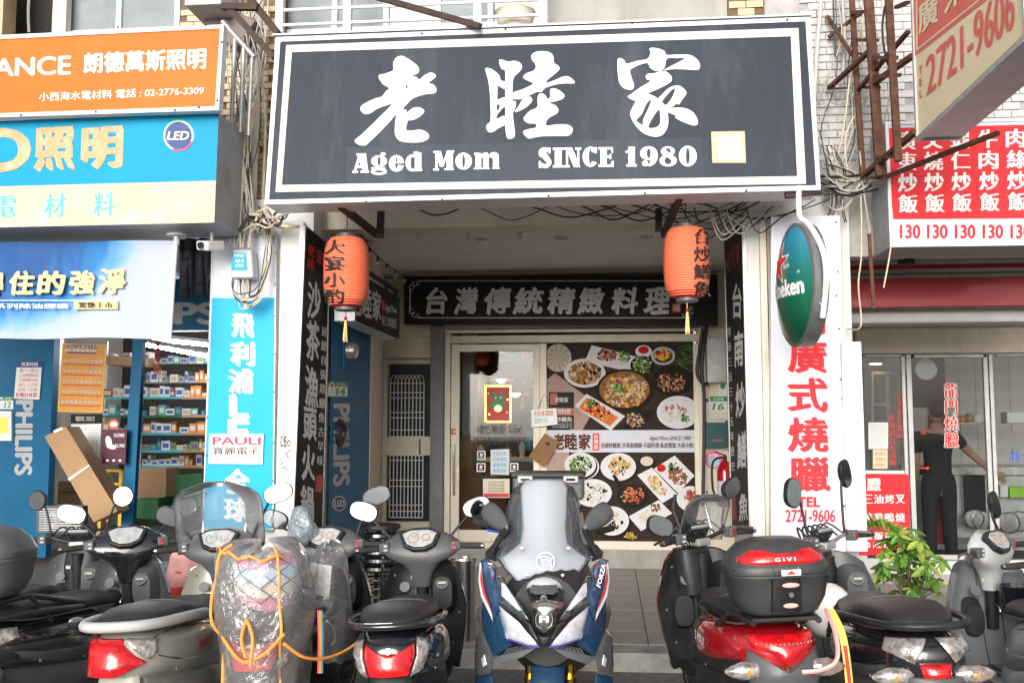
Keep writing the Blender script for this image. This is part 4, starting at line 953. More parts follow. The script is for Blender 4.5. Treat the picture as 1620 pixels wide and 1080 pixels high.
# inside the restaurant
ri = thing('restaurant_interior', 'dim restaurant room seen through the glass door', 'room', (-.9, 13, ZF))
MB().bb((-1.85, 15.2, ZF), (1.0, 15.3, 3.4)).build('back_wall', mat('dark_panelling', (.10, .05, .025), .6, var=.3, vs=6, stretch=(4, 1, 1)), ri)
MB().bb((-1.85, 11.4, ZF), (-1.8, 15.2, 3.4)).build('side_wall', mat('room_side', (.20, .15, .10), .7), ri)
for k in range(4):
    z = 1.55+.38*k; MB().bb((-1.79, 14.9, z), (.3, 15.19, z+.025)).build('shelf_board', M['wood'], ri)
    for j in range(11):
        x = -1.7+.19*j+RD.uniform(-.04, .04); h = RD.uniform(.12, .28); mm = RD.choice(('redl', 'brown', 'plate', 'gold', 'crate', 'yellow', 'pblack', 'ivory'))
        MB().lathe([(.035, 0), (.045, .01), (.045, h*.6), (.018, h*.8), (.016, h)], (x, 15.0, z+.025), 12).build('bottle', M[mm], label=f'{dict(redl="red", brown="brown", plate="white", gold="gold", crate="green", yellow="yellow", pblack="black", ivory="cream")[mm]} bottle on the {("lowest", "second", "third", "top")[k]} back shelf inside the restaurant', cat='bottle', group='bottles on the back shelves', smooth=40)
for px_, py_, D_, w_, h_, mm, lab in ((735, 700, 12.0, .10, .30, 'carton', 'brown menu stand just inside the door at the left'), (742, 760, 11.9, .16, .5, 'wood', 'dark wooden cabinet just inside the door at the left'), (828, 770, 12.1, .2, .55, 'plas', 'black chair back behind the handwritten note')):
    p_ = at(px_, py_, D_); MB().bb((p_.x-w_, D_, ZF), (p_.x+w_, D_+.3, p_.z+h_*.3)).build({'carton': 'menu_stand', 'wood': 'cabinet', 'plas': 'chair'}[mm], M[mm], label=lab, cat={'carton': 'stand', 'wood': 'cabinet', 'plas': 'chair'}[mm], bevel=.01)
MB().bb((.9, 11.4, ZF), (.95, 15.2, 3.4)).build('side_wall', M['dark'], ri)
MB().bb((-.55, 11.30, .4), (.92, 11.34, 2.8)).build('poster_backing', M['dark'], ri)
p = at(745, 640, 12.2); MB().bb((p.x-.09, 12.1, 1.3), (p.x+.05, 12.4, 3.4)).build('column', M['room'], ri)
a, b = at(727, 800, 12.6), at(850, 712, 12.6); MB().bb((a.x-.3, 12.6, ZF), (b.x+.4, 13.1, 1.25)).build('counter', M['wood'], ri, bevel=.01)
MB().bb((a.x-.35, 12.5, 1.25), (b.x+.4, 13.15, 1.30)).build('counter_top', M['ivory'], ri, bevel=.01)
for px, py, D, lab in ((815, 622, 13.0, 'orange hanging lamp glowing at the right inside the restaurant'), (793, 600, 13.8, 'orange hanging lamp further back inside the restaurant')):
    c = at(px, py, D); t = thing('hanging_lamp', lab, 'lamp', c)
    MB().lathe([(.03, .14), (.20, 0), (.195, -.005), (.025, .13)], c, 24).build('lamp_shade', M['wood'], t, smooth=40)
    MB().ball(c+V((0, 0, .02)), .07, 12).build('bulb', M['warm'], t, smooth=60)
    MB().tube([c+V((0, 0, .13)), c+V((0, 0, 3.4-c.z))], .006, 5).build('cord', M['cable'], t)
c = at(763, 568, 11.9); t = thing('paper_lantern', 'small red lantern hanging inside behind the glass door', 'lantern', c-V((0, 0, .08)))
MB().lathe([(.045, -.08), (.085, -.05), (.095, 0), (.085, .05), (.045, .08)], c, 20).build('shade', M['lantern'], t, smooth=70)
c = at(838, 700, 12.5); MB().ball(c, (.07, .06, .09), 12).ball(c+V((0, -.02, .11)), .05, 12).build('plush_toy', M['tealn'], label='teal plush toy on the counter behind the door glass', cat='toy', smooth=60)
RR = random.Random(2)
for i, (lab) in enumerate(('stack of white bowls on the counter', 'dark bottle on the restaurant counter', 'steel kettle on the restaurant counter', 'white paper napkin box on the counter')):
    c = V((at(760+i*22, 700, 12.75).x, 12.75, 1.30)); t = MB()
    t.lathe([(.03, 0), (.06-.01*i, .02), (.055-.01*(i % 2), .10+.05*(i % 2)), (.02, .16+.04*(i % 2))], c, 14).build(('bowl_stack', 'bottle', 'kettle', 'napkin_box')[i], (M['plate'], M['pblack'], M['steel'], M['plate'])[i], label=lab, cat=('bowls', 'bottle', 'kettle', 'box')[i], smooth=40)

# ---- wall strip right of the shop front
PW = plY(11.15)
t = thing('meter_box', 'grey metal electrical cabinet high on the wall right of the restaurant window', 'cabinet', at(1134, 606, 11.1))
a, b = at(1119, 605, 11.0), at(1150, 533, 11.0)
MB().bb((a.x, 11.0, a.z), (b.x, 11.15, b.z)).build('case', M['galv'], t, bevel=.006)
MB().bb((a.x+.015, 10.99, a.z+.02), (b.x-.015, 10.999, b.z-.02)).build('cabinet_door', M['galv'], t, bevel=.003)
number_plate((1112, 627, 1151, 651), PW, '16', 'green and white plate number 16 on the wall right of the window')
t = flat('number_plate', 'small green and white plate partly hidden above plate number 16', (1137, 605, 1150, 626), PW, 'plate', 'sign'); g = MB(); disc(g, 1143.5, 611, 4.5, 4.5, PW, .003, n=12); g.build('emblem', M['green'], t)
t = thing('mailbox', 'teal metal mailbox on the wall below plate number 16', 'mailbox', at(1133, 708, 11.1))
a, b = at(1115, 708, 11.0), at(1151, 664, 11.0)
MB().bb((a.x, 11.0, a.z), (b.x, 11.15, b.z)).build('case', M['mailt'], t, bevel=.008)
a2 = at(1126, 698, 10.99); MB().bb((a2.x, 10.99, a2.z), (a2.x+.12, 10.998, a2.z+.022)).build('slot', M['brown'], t)
a2 = at(1118, 668, 10.99); MB().bb((a2.x, 10.99, a2.z), (a2.x+.2, 10.998, a2.z+.05)).build('label_window', M['ltgrey'], t)
t = thing('round_sticker', 'round pink sticker with a light blue face on the wall below the mailbox', 'sticker', at(1129, 742, 11.1))
g = MB(); disc(g, 1129, 727, 14.5, 14.5, PW, .003); g.build('disc', mat('pink_print', (.85, .12, .38), .4), t)
g = MB(); disc(g, 1129, 731, 9, 8, PW, .005); disc(g, 1122, 725, 3, 3, PW, .0045); disc(g, 1136, 725, 3, 3, PW, .0045); g.build('pale_face', mat('pale_blue', (.35, .62, .75), .5), t)
g = MB(); letters(g, '禁止吸菸', (1121, 717, 1137, 722), PW, 1, .02, .006); g.build('lettering', M['paper'], t)
fc = at(1148, 782, 10.4)
t = thing('fire_extinguisher', 'red fire extinguisher standing by the right wall behind the pillar sign', 'fire extinguisher', V((fc.x, fc.y, fc.z-.12)))
b = V((fc.x, fc.y, fc.z-.12))
MB().lathe([(.07, 0), (.085, .02), (.085, .36), (.05, .44), (.025, .46)], b, 20).build('cylinder', M['pred'], t, smooth=40)
MB().lathe([(.0865, .10), (.0865, .26)], b, 20).build('paper_label', M['lilac'], t, smooth=40)
MB().cyl(b+V((0, 0, .46)), b+V((0, 0, .52)), .02).bar(b+V((0, 0, .52)), b+V((-.1, 0, .55)), .015).build('valve', M['plas'], t)
MB().tube(smooth_pts([b+V((0, 0, .5)), b+V((-.12, 0, .45)), b+V((-.13, 0, .2)), b+V((-.1, -.03, .1))]), .012, 6).build('hose', M['rubber'], t, smooth=60)
cable('cable', [(1112, 520, 11), (1106, 560, 10.98), (1103, 590, 10.98), (1112, 606, 10.98), (1120, 607, 11)], .022, 'cable', 'thick black cable curving into the grey electrical cabinet')
cable('cable', [(1118, 516, 11), (1113, 550, 10.95), (1110, 585, 10.95), (1114, 640, 10.98), (1112, 800, 11)], .02, 'cable', 'thick black cable running down the wall right of the window')

# ================================================================== LEFT SHOP: SIGNS
PO = plY(6.5)
t = board('shop_sign', 'orange sign with faded white lettering and a telephone number at the top left', ((-150, 64), (355, 40), (347, 175), (-150, 191)), PO, 'orange', .06)
qo = ((-150, 64), (355, 40), (347, 175), (-150, 191))
ring_bars(MB(), qo, inset(qo, 6), PO, .010, .02).build('rim', M['white2'], t)
fad = mat('faded_white_vinyl', (.84, .76, .70), .5, var=.04, dirt=.5, dcol=(.85, .50, .25), dsc=9)
g = MB(); letters(g, 'LEDVANCE', ((-112, 98), (112, 89), (111, 118), (-113, 124)), PO, 2, .03, .003); g.build('faded_lettering', fad, t)
g = MB(); letters(g, '朗德萬斯照明', ((134, 85), (326, 77), (325, 109), (133, 117)), PO, 3, .035, .003)
letters(g, '小西海水電材料 電話 : 02-2776-3309', ((62, 147), (323, 136), (322, 150), (62, 161)), PO, 1, .012, .003); g.build('lettering', M['paper'], t)
g = MB()
for x, y in ((67, 53), (188, 44), (326, 41), (352, 68), (345, 160), (316, 171), (278, 175), (153, 178), (35, 183)): p = onp(x, y, PO, .012); g.cyl(p, p+V((0, -.004, 0)), .008, n=8)
g.build('screw', M['darkrust'], t)
PC = plY(6.6)
t = thing('shop_sign', 'deep box sign with bright blue upper half and cream lower half, at left', 'sign', at(150, 360, 6.6))
qb = ((-150, 197), (346, 178), (339, 352), (-150, 363))
P = [onp(x, y, PC) for x, y in qb]
side = mat('grey_box_side', (.33, .34, .36), .5, dirt=.6, dcol=(.16, .12, .09))
MB().prism([p+V((0, .004, 0)) for p in P], (0, .5, 0)).build('box', side, t, bevel=.004)
marb = mat('cream_marbled_vinyl', (.66, .51, .35), .45, var=.12, vs=6, dirt=.9, dcol=(.72, .68, .60), dsc=7, spec=.3)
g = MB(); g.poly([onp(x, y, PC) for x, y in ((-150, 197), (346, 178), (341.6, 286), (-150, 299))]); g.build('blue_face', M['cyan'], t)
g = MB(); g.poly([onp(x, y, PC) for x, y in ((-150, 299), (341.6, 286), (339, 352), (-150, 363))]); g.build('cream_face', marb, t)
g = MB(); letters(g, 'LED', ((-120, 209), (45, 205), (45, 268), (-120, 273)), PC, 2, .05, .003)
letters(g, '照', ((58, 206), (117, 203), (116, 267), (56, 270)), PC, 3, .05, .003); letters(g, '明', ((133, 205), (193, 202), (191, 264), (131, 268)), PC, 3, .05, .003)
g.build('gold_lettering', mat('aged_gold_vinyl', (.56, .36, .19), .5, var=.15, dirt=.6, dcol=(.70, .62, .52), dsc=8, spec=.3), t)
cy3 = mat('cyan_lettering', (.08, .62, .74), .4)
g = MB()
for ch, q in (('電', ((-12, 311), (26, 309), (25, 343), (-13, 345))), ('材', ((72, 307), (104, 305), (103, 343), (70, 345))), ('料', ((150, 305), (181, 303), (180, 341), (148, 343)))): letters(g, ch, q, PC, 1, .02, .003)
g.build('cyan_lettering', cy3, t)
g = MB(); disc(g, 283, 215, 24, 24.5, PC, .004, 0, 36); disc(g, 283, 215, 21, 21.5, PC, .008, 1, 36)
disc(g, 283, 215, 24.2, 24.7, PC, .005, 2, 14, 0, 20, 120); disc(g, 283, 215, 24.2, 24.7, PC, .0052, 3, 14, 0, 190, 290)
g.build('round_logo', [M['plate'], M['navy'], mat('magenta_print', (.7, .05, .2), .4), mat('lime_print', (.35, .7, .25), .4)], t)
g = MB(); letters(g, 'LED', (267, 209, 300, 222), PC, 2, .03, .012, slant=.2); g.build('logo_lettering', M['peach2'], t)

# hanging banner
PV = plY(6.8)
t = thing('banner', 'blue and white printed cloth banner with cream lettering hanging at the left', 'banner', at(130, 536, 6.8))
def banner_mat():
    m = bpy.data.materials.new('banner_print'); m.use_nodes = True; t_ = m.node_tree; p = t_.nodes['Principled BSDF']; p.inputs['Roughness'].default_value = .7; L = t_.links.new
    tc = t_.nodes.new('ShaderNodeTexCoord'); sp = t_.nodes.new('ShaderNodeSeparateXYZ'); L(tc.outputs['Generated'], sp.inputs[0])
    def mm(op, a, b, c=None):
        n = t_.nodes.new('ShaderNodeMath'); n.operation = op
        for i_, q in enumerate((a, b, c)):
            if q is None: continue
            if isinstance(q, (int, float)): n.inputs[i_].default_value = q
            else: L(q, n.inputs[i_])
        return n.outputs[0]
    nz = t_.nodes.new('ShaderNodeTexNoise'); nz.inputs['Scale'].default_value = 2.2; nz.inputs['Detail'].default_value = 3; nz.inputs['Distortion'].default_value = 1.0; L(tc.outputs['Generated'], nz.inputs['Vector'])
    a = mm('MAXIMUM', mm('MULTIPLY_ADD', sp.outputs['X'], 1.54, -.54), 0.0); b = mm('SUBTRACT', 1.0, sp.outputs['Z'])
    f = mm('ADD', mm('MULTIPLY', mm('MULTIPLY', a, a), 1.15), mm('MULTIPLY', mm('MULTIPLY', b, b), .80)); f = mm('ADD', f, mm('MULTIPLY_ADD', nz.outputs[0], .36, -.18))
    r = t_.nodes.new('ShaderNodeValToRGB'); e = r.color_ramp.elements; e[0].position = .12; e[0].color = (.006, .075, .27, 1); e[1].position = .86; e[1].color = (.40, .45, .56, 1)
    q = e.new(.40); q.color = (.015, .17, .45, 1); q = e.new(.58); q.color = (.16, .36, .62, 1); q = e.new(.68); q.color = (.34, .43, .58, 1)
    L(f, r.inputs[0]); L(r.outputs[0], p.inputs['Base Color']); return m
ban = banner_mat(); ban_old = mat('banner_sky', (.38, .49, .68), .6, var=.12, vs=2, dirt=.4, dcol=(.60, .64, .72), dsc=1.5)
g = MB(); n = 14
def bn(x, y, l): 
    p = onp(x, y, PV, l); return p+V((0, .02*math.sin(x*.035+y*.01), 0))
for i in range(n):
    a, b = lerp(-150, 275, i/n), lerp(-150, 275, (i+1)/n); 
    f1 = lambda x: lerp(386, 380, (x+150)/425); f2 = lambda x: 535+1*math.sin(x*.03)
    g.add([bn(a, f1(a), 0), bn(b, f1(b), 0), bn(b-5*(i+1)/n, f2(b), 0), bn(a-5*i/n, f2(a), 0)], [(0, 1, 2, 3)])
g.build('cloth', ban, t, solid=.003)
sheet(MB(), (0, 0, 1, 1), PV) if False else None
g = MB()
for ch, x0, x1, y0, y1 in (('得', -24, 9, 433, 469), ('住', 20, 57, 431, 467), ('的', 66, 105, 431, 466), ('強', 115, 153, 430, 466), ('淨', 161, 201, 427, 465)): letters(g, ch, (x0, y0, x1, y1), PV, 3, .045, .034, slant=.12)
sheet(g, (121, 477, 190, 490), PV, .034); g.build('cream_lettering', mat('cream_vinyl', (.74, .56, .27), .5), t)
g = MB(); letters(g, '系列除油煙機', (-4, 481, 112, 489), PV, 1, .02, .034); sheet(g, (-60, 475.5, 190, 476.5), PV, .034); g.build('lettering', M['paper'], t)
g = MB(); letters(g, '驚艷上市', (129, 479, 182, 488), PV, 1, .03, .038); g.build('dark_lettering', M['ink'], t)
MB().tube([at(279, 372, 6.8), at(273, 460, 6.8), at(268, 538, 6.8)], .016, 10).build('pole', M['white2'], t, smooth=60)
MB().lathe([(.022, 0), (.022, .05)], at(279, 388, 6.8), 12).lathe([(.07, 0), (.07, .01)], at(279, 373, 6.8), 12).build('pole_clamp', M['ltgrey'], t, smooth=40)
g = MB(); a, b = at(283, 378, 7.6), at(328, 470, 7.6)
for i in range(8):
    for j in range(6):
        def q_(i, j): return V((lerp(a.x, b.x, i/8), 7.6+.04*math.sin(i*1.7+j*.3), lerp(a.z, b.z, j/6)+.05*(i/8-.5)*(j/6)))
        g.add([q_(i, j), q_(i+1, j), q_(i+1, j+1), q_(i, j+1)], [(0, 1, 2, 3)])
g.build('tarpaulin', mat('dark_tarpaulin', (.10, .11, .14), .6, var=.2, bump=.3, bs=8), label='dark grey tarpaulin hanging behind the pole of the banner', cat='tarpaulin', smooth=80, solid=.004)

# ---- left pillar: white strip, cyan advert, sticker
PY_ = plY(7.19)
t = board('pillar_advert', 'bright cyan vertical advert with white characters on the left pillar', ((336, 376), (438, 374), (433, 838), (320, 838)), PY_, 'lilac', .04)
ring_bars(MB(), ((336, 376), (438, 374), (433, 838), (320, 838)), inset(((336, 376), (438, 374), (433, 838), (320, 838)), 2), PY_, .006, .01).build('rim', M['galv'], t)
g = MB(); sheet(g, ((336, 471), (436, 471), (432, 836), (322, 836)), PY_, .002); g.build('cyan_face', M['cyan2'], t)
g = MB()
for ch, x0, y0, x1, y1 in (('飛', 368, 498, 401, 533), ('利', 366, 542, 402, 578), ('浦', 363, 585, 400, 621), ('L', 366, 626, 392, 660), ('E', 364, 665, 392, 700), ('全', 358, 743, 394, 779), ('球', 356, 788, 392, 824)): letters(g, ch, (x0, y0, x1, y1), PY_, 3, .05, .004)
g.build('lettering', M['paper'], t)
for x, ys in ((436, (400, 450, 500, 560, 620, 700, 760, 815)), (331, (480, 540, 600, 660, 720, 780))):
    g = MB()
    for y in ys: p = onp(x-(y-470)*.012, y, PY_, .013); g.cyl(p, p+V((0, -.003, 0)), .006, n=6)
    g.build('rivet', M['darkrust'], t)
t = board('small_sign', 'white plate with a red company name stuck over the cyan advert', ((331, 686), (417, 686), (415, 734), (330, 733)), (V((0, 7.17, 0)), V((0, -1, 0))), 'paper', .006)
PS = plY(7.17)
g = MB(); letters(g, 'PAULI', (337, 691, 412, 703), PS, 2, .03, .003, slant=0); g.build('red_lettering', mat('magenta_lettering', (.62, .03, .10), .4), t)
g = MB(); letters(g, '寶麗電子', (337, 706, 410, 719), PS, 1, .01, .003); g.build('lettering', M['ink'], t)
g = MB(); letters(g, '浴室暖風機', (337, 722, 410, 731), PS, 0, .01, .003); g.build('small_lettering', M['greyl'], t)
MB().bb((at(440, 600, 7.2).x, 7.195, .0), (at(476, 600, 7.2).x, 7.249, at(460, 351, 7.2).z)).build('pillar_cladding', M['white'], lef, bevel=.004)
g = MB(); RR = random.Random(8)          # pencil scribbles on the white cladding
for k in range(11):
    x, y = RR.uniform(445, 460), 685+k*9; g.tube([onp(x+RR.uniform(-6, 8), y+RR.uniform(-6, 6), plY(7.193)) for _ in range(5)], .0016, 4)
letters(g, 'LEo', (444, 690, 460, 706), plY(7.193), 0, .02, .001); g.build('scribble', M['ink'], lef)

# utility box + camera
bx = at(383, 442, 7.05); t = thing('junction_box', 'grey tapered telecom box with a blue label high on the left pillar', 'junction box', bx)
g = MB(); a = at(364, 440, 7.05); b = at(401, 440, 7.05); c = at(398, 394, 7.05); d = at(368, 394, 7.05)
g.prism([a, b, c, d], (0, .12, 0)); g.build('case', M['ltgrey'], t, bevel=.015)
g = MB(); sheet(g, ((369, 399), (388, 400), (391, 427), (366, 427)), plY(7.045), .002); g.build('blue_label', M['cyan2'], t)
g = MB(); 
for k, s_ in enumerate(('中華電信', 'AI-2', 'FTTH')): letters(g, s_, (371+k, 402+k*8, 387-k, 407+k*8), plY(7.045), 1, .02, .004)
g.build('label_lettering', M['paper'], t)
c = at(333, 388, 6.9); t = thing('security_camera', 'small white security camera under the corner of the blue box sign', 'camera', c)
MB().box(c, (.12, .17, .07), (.2, .15, -.4)).build('body', M['white2'], t, bevel=.015)
MB().cyl(c+V((-.03, -.08, -.015)), c+V((-.04, -.10, -.02)), .024).build('lens', M['pblack'], t)
MB().tube([c+V((0, .02, .04)), c+V((0, .02, .16))], .012, 8).build('arm', M['white2'], t)

# ================================================================== LEFT SHOP: INSIDE
CW = {'cable': 'black', 'cableg': 'grey', 'cablec': 'cream', 'pipe': 'cream'}
def bbx(x0, y0, x1, y1, Y, d): a, b = at(x0, y1, Y), at(x1, y0, Y); ym = (max(y0, -50)+min(y1, 950))/2; a.x = at(x0, ym, Y).x; b.x = at(x1, ym, Y).x; return (a.x, Y, a.z), (b.x, Y+d, b.z)
lr = thing('lighting_shop', 'open lighting shop front with blue posts and shelves inside', 'shop', at(200, 860, 11))
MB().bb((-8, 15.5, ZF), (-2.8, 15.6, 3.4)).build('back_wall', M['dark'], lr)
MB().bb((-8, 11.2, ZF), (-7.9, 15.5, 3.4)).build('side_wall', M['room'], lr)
MB().bb((-2.95, 8.0, ZF), (-2.85, 15.5, 3.4)).build('side_wall', M['blue'], lr)
MB().bb(*bbx(-60, 440, 345, 526, 10.95, .15)).build('header_panel', M['blue'], lr)
MB().bb(*bbx(-60, 330, 345, 439, 11.0, .15)).build('header_wall', M['cream'], lr)
g = MB(); letters(g, 'PHILIPS', (108, 479, 344, 512), plY(10.95), 2, .045, .003); g.build('header_lettering', M['ltgrey'], lr)
MB().bb(*bbx(-60, 527, 79, 880, 10.9, .12)).build('wall_panel', M['blue'], lr, bevel=.005)
MB().bb(*bbx(80, 527, 89, 860, 11.05, .08)).build('post', M['galv'], lr)
g = MB(); a, b, c, d = at(211, 527, 10.8), at(227, 527, 10.8), at(209, 842, 10.8), at(190, 842, 10.8); g.prism([a, b, c, d], (0, .08, 0)); g.build('post', M['blue'], lr)
g = MB(); letters(g, 'PHILIPS', ((52, 634), (50, 750), (24, 750), (26, 634)), plY(10.9), 2, .045, .003); g.build('wall_lettering', M['ltgrey'], lr)
t = board('hours_notice', 'white notice with blue heading giving opening hours on the blue wall', ((27, 571), (67, 571), (62, 632), (22, 630)), plY(10.88), 'plate', .01)
g = MB(); sheet(g, ((27, 571), (67, 571), (66.4, 581), (26.4, 581)), plY(10.88), .002); g.build('heading', M['navy'], t)
g = MB(); letters(g, '營業時間', (34, 573, 60, 579), plY(10.88), 1, .02, .004); g.build('heading_lettering', M['paper'], t)
g = MB()
for k, s_ in enumerate(('週一~週五', '上班時間8:00', '下班時間18:00', '週六/上半天', '8:00~12:00')): letters(g, s_, (31-k*.5, 583+k*7.6, 61-k*.5, 588.5+k*7.6), plY(10.88), 0, .02, .002)
letters(g, '星期日休假', (25, 621, 59, 628), plY(10.88), 1, .03, .002); g.build('red_lettering', M['redl'], t)
number_plate((-2, 627, 21, 647), plY(10.89), '12', 'green and white plate number 12 at the left edge')
t = flat('picture_box', 'white box sign with a small gold picture at the left edge', (-6, 650, 18, 697), plY(10.86), 'plate', 'box', .06); g = MB(); sheet(g, (-3, 660, 12, 685), plY(10.86), .002); g.build('picture', M['gold'], t)
# shelves
sh = thing('shelf_rack', 'long shop shelf with blue and cream price strips', 'shelf', at(250, 800, 13.2))
rows = [(604, 228, 330), (627.5, 160, 330), (656.5, 160, 330), (684.5, 160, 330), (712, 222, 330), (736.5, 222, 330), (575, 168, 330)]
for y, x0, x1 in rows:
    lo, hi = bbx(x0, y, x1, y+1.5, 13.0, .45); MB().bb(lo, hi).build('shelf_board', M['crate'] if y < 580 else M['galv'], sh)
    if y > 620:
        for a, b, m in ((x0, 288, 'tealn' if y != 656.5 else 'crate'), (288, x1, 'carton')): MB().bb(*bbx(a, y-.5, b, y+3.6, 12.985, .01)).build('price_strip', M[m], sh)
for x in (163, 222, 326): MB().bb(*bbx(x, 540, x+2.5, 800, 13.46, .03)).build('upright', M['galv'], sh)
pcs = [mat('carton_'+n, c, .5, var=.1, vs=20) for n, c in (('white', (.72, .72, .70)), ('cream', (.70, .62, .48)), ('blue', (.05, .12, .40)), ('purple', (.25, .06, .25)), ('orange', (.80, .28, .06)), ('teal', (.10, .40, .45)), ('grey', (.38, .38, .38)), ('green', (.10, .35, .10)), ('yellow', (.75, .60, .10)))]
RR = random.Random(21); boxes = 0
cw_ = ['white', 'cream', 'blue', 'purple', 'orange', 'teal', 'grey', 'green', 'yellow']
pal = {575: [0, 6, 6, 5, 1], 604: [6, 0, 6, 1], 627.5: [0, 0, 1, 3, 0, 1, 4], 656.5: [2, 5, 0, 2, 0, 1], 684.5: [0, 2, 0, 0, 4, 4], 712: [0, 2, 1, 7, 0, 4], 736.5: [0, 1, 0, 4, 1, 0]}
base = {}
rown = {575: 'topmost shelf', 604: 'second shelf from the top', 627.5: 'third shelf from the top', 656.5: 'fourth shelf from the top', 684.5: 'fifth shelf from the top', 712: 'sixth shelf from the top', 736.5: 'lowest shelf'}
for y, x0, x1 in rows:
    x = x0+3
    while x < x1-4:
        w_ = RR.uniform(5, 15); h_ = RR.uniform(7, 19); k = RR.choice(pal[y]); 
        if x > 285 and RR.random() < .35: k = 4
        lo, hi = bbx(x, y-h_, x+w_-.8, y, 13.06+RR.uniform(0, .05), .16)
        o = base.get(k)
        if o is None:
            m_ = MB().box((0, 0, .5), (1, 1, 1)); o = m_.build('product_carton', pcs[k], local=True)
            lb = MB().poly([V((-.36, -.51, .25)), V((.36, -.51, .25)), V((.36, -.51, .72)), V((-.36, -.51, .72))]).build('printed_label', pcs[(k+5) % 9 if k else RR.choice([2, 3, 5])], o, local=True)
            base[k] = (o, lb)
        else:
            lb = copy_mesh(o[1]); o = copy_mesh(o[0]); lb.parent = o
        if isinstance(o, tuple): o = o[0]
        o.location = ((lo[0]+hi[0])/2, (lo[1]+hi[1])/2, lo[2]); o.scale = (hi[0]-lo[0], hi[1]-lo[1], hi[2]-lo[2])
        o['label'] = f'small {cw_[k]} product carton on the {rown[y]} of the lighting shop'; o['category'] = 'carton'; o['group'] = f'{cw_[k]} cartons on the {rown[y]}'
        boxes += 1; x += w_+(.3 if RR.random() < .85 else 5)
# things around the entrance
def box_thing(name, label, P4, Y, d, m, cat='box', bevel=.004):
    return MB().prism([at(x, y, Y) for x, y in P4], (0, d, 0)).build(name, M[m] if isinstance(m, str) else m, label=label, cat=cat, bevel=bevel)
t = thing('carton', 'tall cardboard carton leaning at the lighting shop entrance, tied with white strap', 'box', at(150, 828, 10.3))
MB().prism([at(x, y, 10.3) for x, y in ((70, 690), (104, 674), (186, 808), (148, 826))], (0, .28, 0)).build('box', M['carton'], t, bevel=.004)
MB().prism([at(x, y, 10.295) for x, y in ((107, 757), (140, 735), (143, 736), (110, 760))], (0, -.003, 0)).build('strap', M['plate'], t)
g = MB(); sheet(g, ((84, 681), (98, 675), (100, 679), (86, 685)), plY(10.29), .001); g.build('parcel_tape', M['plate'], t)
box_thing('carton', 'large brown carton on the floor crate right of the blue post', ((217, 741), (263, 740), (262, 786), (216, 787)), 12.6, .5, 'carton')
box_thing('carton', 'lower of two small cartons stacked behind the leaning carton', ((82, 779), (128, 780), (126, 798), (81, 797)), 11.9, .4, 'carton')
box_thing('carton', 'upper of two small cartons stacked behind the leaning carton', ((84, 760), (120, 761), (119, 778), (83, 777)), 11.9, .4, 'carton')
box_thing('carton', 'flat cardboard box on the top shelf with printed letters', ((168, 562), (235, 566), (234, 580), (168, 577)), 12.9, .4, 'carton')
box_thing('carton', 'open cardboard box lying low between the handlebars and the fan', ((110, 846), (176, 838), (178, 866), (118, 872)), 9.6, .4, 'carton')
box_thing('plastic_crate', 'green plastic crate under the large brown carton', ((215, 788), (250, 787), (249, 822), (214, 820)), 12.5, .45, 'crate', 'crate', .01)
box_thing('plastic_crate', 'dark green crate at the right end of the shop floor', ((262, 752), (320, 748), (320, 800), (262, 800)), 12.9, .4, 'crate', 'crate', .01)
t = thing('step_ladder', 'yellow wooden step ladder behind the purple poster', 'ladder', at(185, 835, 11.6))
for a, b in (((163, 743), (157, 835)), ((192, 743), (190, 835)), ((170, 743), (172, 825)), ((203, 743), (206, 830))): MB().bar(at(*a, 11.6), at(*b, 11.55), .045, .03).build('leg', M['yellow'], t)
for y in (744, 765, 787, 810): MB().bar(at(162, y, 11.58), at(193, y, 11.58), .05, .03).build('rung', M['yellow'], t)
t = flat('product_poster', 'orange poster with rows of lamp pictures on the left glass door', ((99, 543), (168, 545), (162, 653), (91, 651)), plY(10.92), 'yellow', 'poster', .004)
qp = ((99, 543), (168, 545), (162, 653), (91, 651))
org = mat('poster_orange', (.72, .33, .07), .5, var=.1)
g = MB(); sheet(g, inset(qp, 2), plY(10.92), .001); g.build('orange_field', org, t)
g = MB(); RR = random.Random(4)
for v0, v1 in ((.02, .07), (.12, .14)): sheet(g, (bil(qp, .12, v0), bil(qp, .78, v0), bil(qp, .78, v1), bil(qp, .12, v1)), plY(10.92), .002)
g.build('dark_heading', M['navy'], t)
g = MB(); letters(g, '2024 LED新品上市', (bil(qp, .14, .025), bil(qp, .76, .025), bil(qp, .76, .065), bil(qp, .14, .065)), plY(10.92), 1, .02, .004); letters(g, 'LED 照明系列 DM', (bil(qp, .06, .07), bil(qp, .78, .07), bil(qp, .78, .12), bil(qp, .06, .12)), plY(10.92), 1, .02, .004); g.build('lettering', M['paper'], t)
g = MB(); g2 = MB()
for r in range(5):
    v = .25+.15*r
    for k in range(9):
        c = bil(qp, .10+.1*k, v); disc(g, c[0], c[1], 2.6, RR.uniform(1.2, 3.0), plY(10.92), .003, n=8)
    sheet(g2, (bil(qp, .05, v+.045), bil(qp, .95, v+.045), bil(qp, .95, v+.06), bil(qp, .05, v+.06)), plY(10.92), .003)
g.build('lamp_print', M['ltgrey'], t); g2.build('red_caption', M['redl'], t)
t = flat('calendar', 'white wall calendar sheet behind the leaning carton', ((112, 671), (160, 670), (157, 733), (118, 733)), plY(10.93), 'plate', 'calendar')
g = MB()
for r in range(9):
    for k in range(7): sheet(g, (118+k*5.6, 678+r*6, 120.5+k*5.6, 680+r*6), plY(10.93), .002)
g.build('date_print', M['greyl'], t)
t = flat('shop_card', 'dark card with pale lettering between the orange poster and the calendar', (112, 655, 161, 669), plY(10.93), 'black', 'card')
